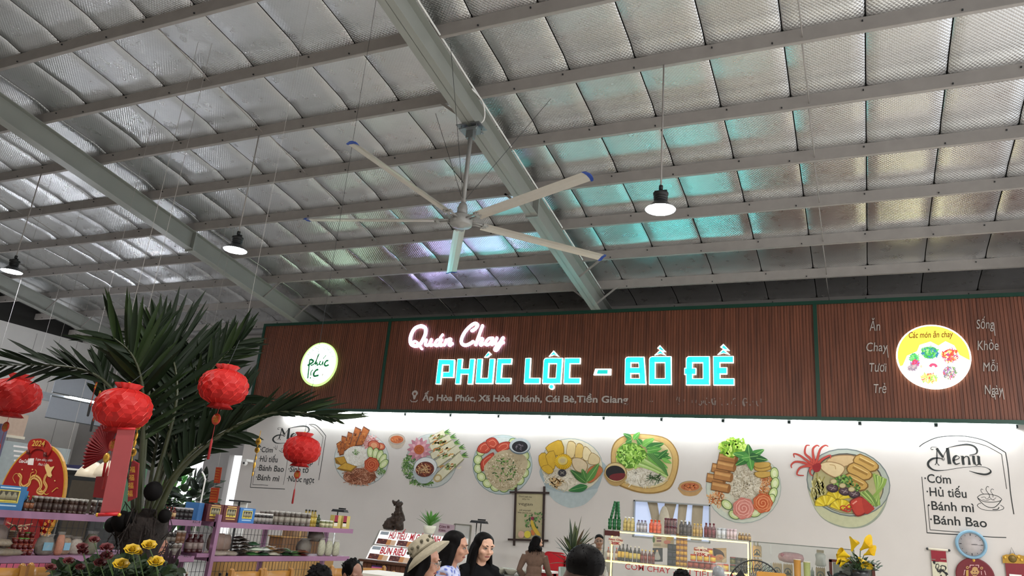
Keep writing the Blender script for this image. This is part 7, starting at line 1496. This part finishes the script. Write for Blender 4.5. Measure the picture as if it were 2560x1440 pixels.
for cx_, cz_, a0 in ((xr1-.09, zl1-.09, 0), (xr0+.09, zl1-.09, 90), (xr0+.05, z0+.15, 180), (xr1-.05, z0+.15, 270)):
    rr_ = .09 if a0 < 180 else .05
    for i in range(6): a = radians(a0+i*18); ps.append((cx_+rr_*cos(a), 13.5, cz_+rr_*sin(a)))
kid(B().prism(ps[::-1], (0, .05, 0)), 'lid', mat('cooler_red', 'a8101c'), rc)
cxm, czm = sum(p[0] for p in ps)/len(ps), sum(p[2] for p in ps)/len(ps); kid(B().prism([(cxm+(p[0]-cxm)*.84, 13.485, czm+(p[2]-czm)*.82) for p in ps][::-1], (0, .015, 0)), 'lid_liner', mat('cooler_red2', 'b81a26', .3), rc); kid(B().bb((xr0+.02, 13.0, z0+.1), (xr1-.05, 13.42, z0+.13)), 'white_tray', M_paper, rc)
kid(B().bb((xr1-.02, 13.5, (zl1+z0)/2-.05), (xr1+.03, 13.54, (zl1+z0)/2+.08)), 'hinge', mat('cooler_red', 'a8101c'), rc)
# strap-leaved plant
q = aY(1433, 1378, 11.9); dp_ = thing('dracaena', 'dark green and brown strap-leaved plant in a pale pot behind the foreground head', 'plant', (q.x, 11.9, 0)); rg = random.Random(8)
B().lathe([(.14, 0), (.2, .4), (.22, q.z-.25), (.19, q.z-.25), (.17, q.z-.35)], 18).obj('pot', mat('glazed_pot', '8a9488', .3), dp_); B().tube([(0, 0, q.z-.35), (0, 0, q.z)], .05, 8).obj('stem', M_stem, dp_)
for i in range(46):
    a = rg.uniform(0, 2*pi); e = rg.choice([rg.uniform(.1, .9), rg.uniform(.7, 1.45)]); L_ = rg.uniform(.32, .55)*(1.1 if e > 1 else 1); z0_ = q.z-.1+rg.uniform(-.12, .1)
    B().leaf((.03*cos(a), .03*sin(a), z0_), (L_*cos(a)*cos(e), L_*sin(a)*cos(e), z0_+L_*sin(e)), .055, (0, 0, 1), .2, .1*rg.random(), 5, .03).obj('leaf', mat(*[('strap_green', '26361c', .45), ('strap_olive', '46502a', .45), ('strap_brown', '4a3a22', .5)][0 if i % 5 < 3 else (1 if i % 5 == 3 else 2)]), dp_)
# wire-caged pedestal fan and ochre board
fc = aD(1890, 1474, 6.0); Rf = 69*6.0/F; pf = thing('pedestal_fan', 'black wire-caged pedestal fan top in front of the lit case', 'fan', (fc.x, fc.y, 0)); rot = Matrix.Rotation(radians(24), 3, 'Z')
def fz_(x, y, z): return Vector((fc.x, fc.y, fc.z))+rot @ Vector((x, y, z))
kid(B().tube([fz_(Rf*cos(a), 0, Rf*sin(a)) for a in [2*pi*i/40 for i in range(41)]], .006, 6, False), 'cage_rim', M_black, pf)
b = B()
for i in range(44):
    a = 2*pi*i/44
    for sgn in (1, -1): b.tube([fz_(Rf*k*cos(a+.35*(1-k)), sgn*.07*(1-k**3), Rf*k*sin(a+.35*(1-k))) for k in (.15, .4, .7, .9, 1)], .0018, 4, False)
for k in (.15, .45, .72): b.tube([fz_(Rf*k*cos(a), .07*(1-k**3), Rf*k*sin(a)) for a in [2*pi*i/30 for i in range(31)]], .0018, 4, False); b.tube([fz_(Rf*k*cos(a), -.07*(1-k**3), Rf*k*sin(a)) for a in [2*pi*i/30 for i in range(31)]], .0018, 4, False)
kid(b, 'cage_wire', M_black, pf, kind='stuff')
for i in range(3):
    a = i*2.094+.5; kid(B().prism([fz_(k*Rf*cos(a+d_), .012*(1 if d_ > 0 else -1), k*Rf*sin(a+d_)) for k, d_ in ((.15, -.25), (.85, -.3), (.9, .3), (.2, .35))], (0, .004, 0)), 'fan_blade', M_dark, pf)
kid(B().tube([fz_(0, -.1, 0), fz_(0, .14, 0)], [.035, .06], 14), 'motor', M_black, pf); kid(B().tube([fz_(0, .06, -.03), (fc.x, fc.y+.03, .02)], .018, 10), 'pole', M_dark, pf); kid(B().lathe([(.2, 0), (.2, .03), (.05, .05), (.03, .1)], 20, Matrix.Translation((fc.x, fc.y+.03, 0))), 'base', M_black, pf)
q = aD(1929, 1431, 5.6); t = thing('ochre_board', 'ochre rounded board top in front of the wire-caged fan', 'board', (q.x, q.y, 0)); w_ = 36*5.6/F; ps = [(-w_, 0, q.z-.5), (w_, 0, q.z-.5)]+[(w_*.9+w_*.1*cos(a), 0, q.z-w_*.12+w_*.12*sin(a)) for a in (0, .8, 1.57)]+[(-w_*.9+w_*.1*cos(a), 0, q.z-w_*.12+w_*.12*sin(a)) for a in (1.57, 2.3, 3.14)]
ps = [Vector(rot @ Vector(p)) for p in ps]
B().prism(ps, rot @ Vector((0, .02, 0))).obj('panel', mat('ochre_panel', 'b07a24', .5, var=.08), t); B().bb((-.03, .02, 0), (.03, .05, q.z-.3)).obj('post', M_dark, t); B().bb((-.2, -.12, 0), (.2, .18, .03)).obj('foot', M_dark, t)
# white-topped dining table
q = aD(968, 1440, 7.4); tt = thing('dining_table', 'white-topped dining table edge in front of the stall counter', 'table', (q.x+.1, q.y+.3, 0)); B().bb((-.6, -.3, q.z-.03), (.35, .3, q.z)).obj('top', mat('table_top', 'c9c4b8', .4), tt)
for x in (-.54, .3):
    for y in (-.25, .25): B().bb((x-.025, y-.025, 0), (x+.025, y+.025, q.z-.03)).obj('leg', M_ch, tt)

# ------------------------------------------------------------------ people
M_hair = mat('black_hair', '070505', .6, var=.3, scale=60, spec=.08); M_lip = mat('lip', '7a3430', .5); M_eye = mat('eye_dark', '120c0a', .3); M_eyew = mat('eye_white', 'b8b0a8', .4)
def person(label, px, py, D, phi, seated=False, skin='a8745a', top='1a1a1c', low='22242a', hair='short', head=(0, 0, 0), elbows=None, wrists=None, extra=None, sleeve=.5, lean=0, vox=.008, grip=.6, glasses=False, topmat=None):
    """px, py, D: head centre in the photo and its distance; phi: heading of the body; head: (turn, nod, tilt) in degrees"""
    hp_ = aD(px, py, D); drop = .36 if seated else 0; k = hp_.z/(1.496-drop)
    root = thing('person', label, 'person', (hp_.x, hp_.y, 0), radians(phi-90)); root.scale = (k, k, k)
    M_sk = mat('skin_'+skin, skin, .5, var=.06, scale=8); b = B(); dz = -drop
    HM = Matrix.Translation((0, -.015, 1.38+dz)) @ Euler((radians(-head[1]), radians(head[2]), radians(head[0])), 'XYZ').to_matrix().to_4x4() @ Matrix.Translation((0, .015, -1.38-dz))
    R3 = HM.to_3x3()
    def h(x, y, z): return HM @ Vector((x, y, z+dz))
    def hb(bb_, c_, r_, n=16, kk=12): bb_.ball(h(*c_), r_, n, kk, R3)
    hb(b, (0, -.005, 1.496), (.075, .094, .102)); hb(b, (0, .024, 1.428), (.054, .062, .060)); hb(b, (0, .052, 1.402), (.026, .026, .022)); hb(b, (0, .03, 1.45), (.062, .058, .06))
    b.tube([h(0, .082, 1.492), h(0, .1, 1.462), h(0, .104, 1.452)], [.008, .012, .014], 10); hb(b, (0, .09, 1.45), (.019, .014, .009))
    for sx_ in (-1, 1):
        hb(b, (sx_*.076, -.008, 1.468), (.010, .02, .03)); hb(b, (sx_*.04, .06, 1.455), (.024, .026, .022)); hb(b, (sx_*.034, .07, 1.512), (.03, .02, .012))
    b.tube([h(0, -.012, 1.42), (0, -.02, 1.32+dz), (0, -.03, 1.27+dz)], [.05, .05, .062], 14)
    def torso(bb_, e, up=True):
        bb_.ball((0, -.02, 1.18+dz), (.15+e, .098+e, .14+e), 18, 12); bb_.ball((0, -.005, 1.0+dz), (.132+e, .092+e, .16+e), 18, 12); bb_.ball((0, -.01, .86+dz), (.155+e, .108+e, .12+e), 18, 12)
        bb_.tube([(-.165, -.025, 1.265+dz), (-.08, -.025, 1.29+dz), (.08, -.025, 1.29+dz), (.165, -.025, 1.265+dz)], [.048+e, .056+e, .056+e, .048+e], 12)
    torso(b, 0)
    EL = elbows or ((-.22, -.03, .99), (.22, -.03, .99)); WR = wrists or ((-.23, .06, .77), (.23, .06, .77))
    arms = [[Vector((sx_*.175, -.025, 1.255+dz)), Vector((e[0], e[1], e[2]+dz)), Vector((w_[0], w_[1], w_[2]+dz))] for sx_, e, w_ in zip((-1, 1), EL, WR)]
    for sx_, (s0, e, w_) in zip((-1, 1), arms):
        b.tube([s0, s0.lerp(e, .5), e, e.lerp(w_, .4), w_], [.05, .045, .037, .036, .026], 12)
        d_ = (w_-e).normalized(); up = Vector((0, 0, 1)); sd = d_.cross(up)
        sd = sd.normalized() if sd.length > .1 else Vector((sx_, 0, 0)); nn = sd.cross(d_).normalized(); pc_ = w_+d_*.05
        Rp = Matrix((sd, d_, nn)).transposed(); b.ball(pc_, (.04, .052, .017), 12, 8, Rp)
        for i, (off, ln_) in enumerate(((-.03, .062), (-.01, .072), (.011, .068), (.03, .052))):
            a0 = pc_+sd*off+d_*.035; g = grip; a1 = a0+(d_*cos(g)-nn*sin(g))*ln_*.5; a2 = a1+(d_*cos(g*2.2)-nn*sin(g*2.2))*ln_*.35; a3 = a2+(d_*cos(g*3)-nn*sin(g*3))*ln_*.25; b.tube([a0-d_*.02, a0, a1, a2, a3], [.009, .0095, .009, .008, .007], 8)
        ts = -sx_; a0 = pc_+sd*ts*.036-d_*.015; a1 = a0+(sd*ts*.6+d_*.6-nn*.3)*.04; a2 = a1+(d_*.85-nn*.4)*.03; b.tube([a0, a1, a2], [.012, .011, .009], 8)
    hz = .83+dz
    for sx_ in (-1, 1):
        L_ = [Vector((sx_*.085, -.01, hz)), Vector((sx_*.1, .40, hz+.02)), Vector((sx_*.1, .40, .08))] if seated else [Vector((sx_*.085, -.01, .82)), Vector((sx_*.09, .01, .46)), Vector((sx_*.09, -.02, .08))]
        b.tube([L_[0], L_[0].lerp(L_[1], .5), L_[1], L_[1].lerp(L_[2], .3), L_[2]], [.085, .07, .053, .055, .035], 12); b.ball(L_[2]+Vector((0, .05, -.045)), (.04, .105, .035), 12, 8)
    fuse(b, vox, 'body', M_sk, root, 3)
    c_ = B(); torso(c_, .012)
    for s0, e, w_ in arms:
        en = e.lerp(w_, (sleeve-.5)*2) if sleeve > .5 else s0.lerp(e, sleeve*2); pts = [s0, s0.lerp(e, .5), e, en] if sleeve > .5 else [s0, s0.lerp(en, .5), en]
        c_.tube(pts, [.062, .06, .052, .05][:len(pts)], 12)
    c_.lathe([(.068, 1.27+dz), (.064, 1.31+dz)], 16, Matrix.Translation((0, -.024, 0)))
    fuse(c_, .011, 'top', topmat or mat('cloth_'+top, top, .85, var=.18, scale=18, spec=.1), root, 3)
    c_ = B(); c_.ball((0, -.01, .84+dz), (.17, .122, .12), 16, 10)
    for sx_ in (-1, 1):
        L_ = [Vector((sx_*.085, -.01, hz)), Vector((sx_*.1, .40, hz+.02)), Vector((sx_*.1, .40, .12))] if seated else [Vector((sx_*.085, -.01, .82)), Vector((sx_*.09, .01, .46)), Vector((sx_*.09, -.02, .1))]
        c_.tube([L_[0], L_[0].lerp(L_[1], .5), L_[1], L_[2]], [.098, .085, .068, .058], 12)
    fuse(c_, .014, 'trousers', mat('cloth_'+low, low, .8, var=.1), root, 3)
    for sx_ in (-1, 1):
        B().ball(h(sx_*.031, .076, 1.487), (.014, .009, .007), 10, 6, R3).obj('eye_white', M_eyew, root); B().ball(h(sx_*.031, .0835, 1.487), (.006, .004, .006), 8, 6, R3).obj('iris', M_eye, root)
        B().tube([h(sx_*.014, .0895, 1.508), h(sx_*.032, .087, 1.514), h(sx_*.052, .074, 1.506)], [.003, .004, .002], 6).obj('eyebrow', M_hair, root); B().tube([h(sx_*.017, .085, 1.49), h(sx_*.031, .087, 1.4945), h(sx_*.046, .077, 1.489)], .0022, 5).obj('eyelid', M_eye, root)
    B().tube(spline([h(-.022, .077, 1.421), h(-.008, .0865, 1.4235), h(0, .0875, 1.422), h(.008, .0865, 1.4235), h(.022, .077, 1.421)]), .0055, 6).obj('mouth', M_lip, root)
    if glasses:
        g_ = B()
        for sx_ in (-1, 1): g_.tube([h(sx_*.033+.025*cos(a), .098-.004*abs(cos(a)), 1.486+.02*sin(a)) for a in [2*pi*i/18 for i in range(19)]], .0022, 5, False); g_.tube([h(sx_*.058, .092, 1.49), h(sx_*.08, .0, 1.49)], .002, 5)
        g_.tube([h(-.009, .1, 1.488), h(.009, .1, 1.488)], .002, 5); g_.obj('glasses', M_chrome, root)
    # hair
    g_ = B(); rg = random.Random(int(px))
    if hair == 'crop': hb(g_, (0, -.02, 1.536), (.0785, .0935, .075)); hb(g_, (0, -.05, 1.54), (.06, .058, .05))
    elif hair != 'hat':
        hb(g_, (0, -.03, 1.505), (.083, .086, .1)); hb(g_, (0, -.014 if hair != 'balding' else -.03, 1.551), (.072, .08, .053))
        for sx_ in (-1, 1): hb(g_, (sx_*.06, -.012, 1.52), (.026, .062, .062))
    else:
        hb(g_, (0, -.035, 1.48), (.084, .082, .09))
        for sx_ in (-1, 1): hb(g_, (sx_*.066, .0, 1.48), (.02, .05, .08))
    if hair == 'fringe_tuft': 
        for i in range(8): p = h(rg.uniform(-.05, .05), .04, 1.575); g_.tube([p, p+Vector((rg.uniform(-.03, .03), .02, .02))], [.016, .006], 6)
    if hair in ('long', 'wavy', 'hat', 'bob'):
        Z = {'long': .98, 'wavy': 1.16, 'hat': 1.2, 'bob': 1.33}[hair]+dz; amp = .022 if hair == 'wavy' else .004; n = 40 if hair != 'bob' else 26
        for i in range(n):
            a = radians(-28+236*i/(n-1))+pi; cx_, cy_ = cos(a), sin(a)
            p0 = h(.074*cx_, -.02+.082*cy_, 1.5); p1 = h(.082*cx_, -.03+.085*cy_, 1.42); p1 = p1+Vector((rg.uniform(-.01, .01),)*3); zz = Z+rg.uniform(-.04, .05)
            p2 = Vector((.105*cx_+rg.uniform(-amp, amp), -.05+.075*cy_, (p1.z+zz)/2)); p3 = Vector((.11*cx_+rg.uniform(-amp, amp)*1.6, -.055+.075*cy_, zz))
            if hair == 'long' and cy_ > .2: p2.y += .05; p3.y += .1
            g_.tube(spline([p0, p1, p2, p3], 3), [.018, .02, .021, .022, .022, .022, .021, .02, .016, .006], 6)
        fuse(g_, .009, 'hair', M_hair, root, 2)
        l_ = B()
        for i in range(46 if hair != 'bob' else 20):
            a = radians(rg.uniform(-28, 208))+pi; cx_, cy_ = cos(a), sin(a); zz = Z+rg.uniform(-.07, .06)
            P = [h(.088*cx_, -.025+.092*cy_, 1.5), h(.094*cx_, -.03+.094*cy_, 1.4), Vector((.122*cx_+rg.uniform(-amp, amp), -.055+.088*cy_+(.05 if hair == 'long' and cy_ > .2 else 0), (1.38+dz+zz)/2)), Vector((.125*cx_+rg.uniform(-amp, amp)*2, -.06+.085*cy_+(.1 if hair == 'long' and cy_ > .2 else 0), zz))]
            l_.tube(spline(P, 4), .0035, 4, False)
        l_.obj('hair_strand', M_hair, root, kind='stuff')
    else:
        if hair in ('short', 'balding'):
            for i in range(110 if hair != 'crop' else 60):
                v = Vector((rg.gauss(0, 1), rg.gauss(0, 1)-.5, abs(rg.gauss(0, 1)))).normalized()
                if v.y > (.35 if hair != 'balding' else .1): continue
                p = h(v.x*.084, -.028+v.y*.086, 1.505+v.z*.1); q_ = p+R3 @ (v*rg.uniform(.006, .02)+Vector((rg.uniform(-.015, .015), -.005, .0))); g_.tube([p-R3 @ v*.015, p, q_], [.012, .011, .004], 5)
        fuse(g_, .007, 'hair', M_hair, root, 1)
        if hair == 'crop':
            l_ = B()
            for i in range(160):
                v = Vector((rg.gauss(0, 1), rg.gauss(0, 1), abs(rg.gauss(0, 1)))).normalized(); p = h(v.x*.078, -.02+v.y*.093, 1.536+v.z*.075); d_ = R3 @ Vector((v.x, v.y, v.z*1.3)); l_.tube([p, p+d_*rg.uniform(.0005, .002)], .002, 3, False)
            l_.obj('hair_strand', M_hair, root, kind='stuff')
    if extra: extra(root, h, R3, dz)
    return root
def hat_on(root, h, R3, dz):
    M_hat = mat('straw_hat', '8f8672', .8, var=.22, scale=30, bump=.4)
    Mh = Matrix.Translation(h(0, -.02, 1.535)) @ R3.to_4x4() @ Matrix.Rotation(radians(50), 4, 'X')
    B().lathe([(.185, -.035), (.188, -.03), (.15, .0), (.105, .02), (.1, .03), (.092, .1), (.07, .118), (0, .122)], 30, Mh, fn=lambda a, r, z: 1+(.03*sin(a*3+1) if r > .12 else 0)).obj('hat', M_hat, root)
    b = B(); b.lathe([(.106, .02), (.104, .036)], 30, Mh); b.obj('hat_band', mat('hat_band', '6a6250', .8), root)
    b = B()
    for i in range(14): a = 2*pi*i/14; b.ball(Mh @ Vector((.099*cos(a), .099*sin(a), .06+.018*(i % 2))), (.012, .012, .012), 6, 5)
    b.obj('hat_pattern', mat('hat_print', '4f4a3a', .8), root)
M_floral = mat('floral_blouse', '8f9ac4', .8)
N, L, p = nodes(M_floral); vo = N.new('ShaderNodeTexVoronoi'); vo.inputs['Scale'].default_value = 26; tc = N.new('ShaderNodeTexCoord'); L.new(tc.outputs['Object'], vo.inputs['Vector']); cr = N.new('ShaderNodeValToRGB'); L.new(vo.outputs['Distance'], cr.inputs[0]); cr.color_ramp.elements[0].color = lin('4a589c')+(1,); cr.color_ramp.elements[0].position = .25; cr.color_ramp.elements[1].color = lin('a4aac4')+(1,); cr.color_ramp.elements[1].position = .5; L.new(cr.outputs[0], p.inputs['Base Color'])
person('person in a pale patterned bucket hat and glasses, seen in profile', 1062, 1398, 4.9, 18, skin='a87a64', top='5a4a40', hair='hat', head=(0, 8, 0), glasses=True, extra=hat_on, vox=.007)
person('person with wavy black hair and a blue floral blouse, seen in profile', 1136, 1362, 5.6, 14, skin='a0735c', hair='wavy', head=(0, 6, 0), topmat=M_floral, vox=.007)
def phone(root, h, R3, dz): B().box((.0, .27, 1.12+dz), (.05, .03, .06), R3).obj('held_thing', M_dark, root)
person('person with long straight black hair in a black shirt holding hands at the chest', 1206, 1362, 6.2, 318, skin='ba9078', top='0b0b0d', low='16161a', hair='long', head=(12, 10, 0), elbows=((-.24, .03, 1.0), (.24, .03, 1.0)), wrists=((-.06, .22, 1.1), (.06, .22, 1.1)), grip=.9, sleeve=.42, vox=.006)
person('person in a brown blouse leaning to the red cooler with back turned', 1340, 1354, 12.75, 105, skin='b88e74', top='6b564a', low='2a2626', hair='bob', head=(-68, 6, 0), elbows=((-.27, -.02, 1.0), (.25, .06, 1.0)), wrists=((-.17, .1, .86), (.3, .26, .86)), sleeve=.93, vox=.009)
person('person seen from behind with cropped black hair, nearest to the camera', 1461, 1436, 2.85, 113, skin='4a342a', top='2a2420', hair='crop', vox=.007)
person('person with glasses and shaved hair standing behind the lit display case', 1498, 1352, 13.3, 296, skin='9a745e', top='a8a498', hair='crop', glasses=True, head=(-8, 0, 0), vox=.008)
person('balding person with glasses seated and looking down at the table', 874, 1426, 6.7, 352, True, skin='7f5846', top='4a4a52', hair='balding', head=(-4, 24, 0), glasses=True, vox=.007)
person('seated person seen from behind, only dark hair showing beside the balding person', 800, 1449, 5.5, 110, True, skin='7f5846', top='2c3038', hair='short', vox=.01)
person('person with black tousled hair seen from behind in front of the lit case', 1703, 1451, 6.6, 112, skin='7a5544', top='26262c', hair='short', vox=.01)
q = aD(1796, 1424, 7.5); t = thing('grey_dome', 'smooth grey dome lid with a clear plastic wrap in front of the lit case', 'lid', (q.x, q.y, 0)); rr_ = .062
B().lathe([(rr_, q.z-.06), (rr_*.95, q.z-.02), (rr_*.7, q.z+.02), (0, q.z+.04)], 20).obj('dome', mat('grey_dome', '6f7276', .35), t); B().lathe([(rr_*1.2, q.z-.08), (rr_*1.2, q.z), (rr_*.9, q.z+.05), (rr_*.3, q.z+.07)], 18, fn=lambda a, r, z: 1+.06*sin(a*6+z*60)).obj('plastic_wrap', M_film, t); B().lathe([(.03, .04), (.03, q.z-.06)], 10).obj('stand', M_dark, t); B().lathe([(.15, 0), (.15, .03), (.03, .05)], 18).obj('foot', M_dark, t)
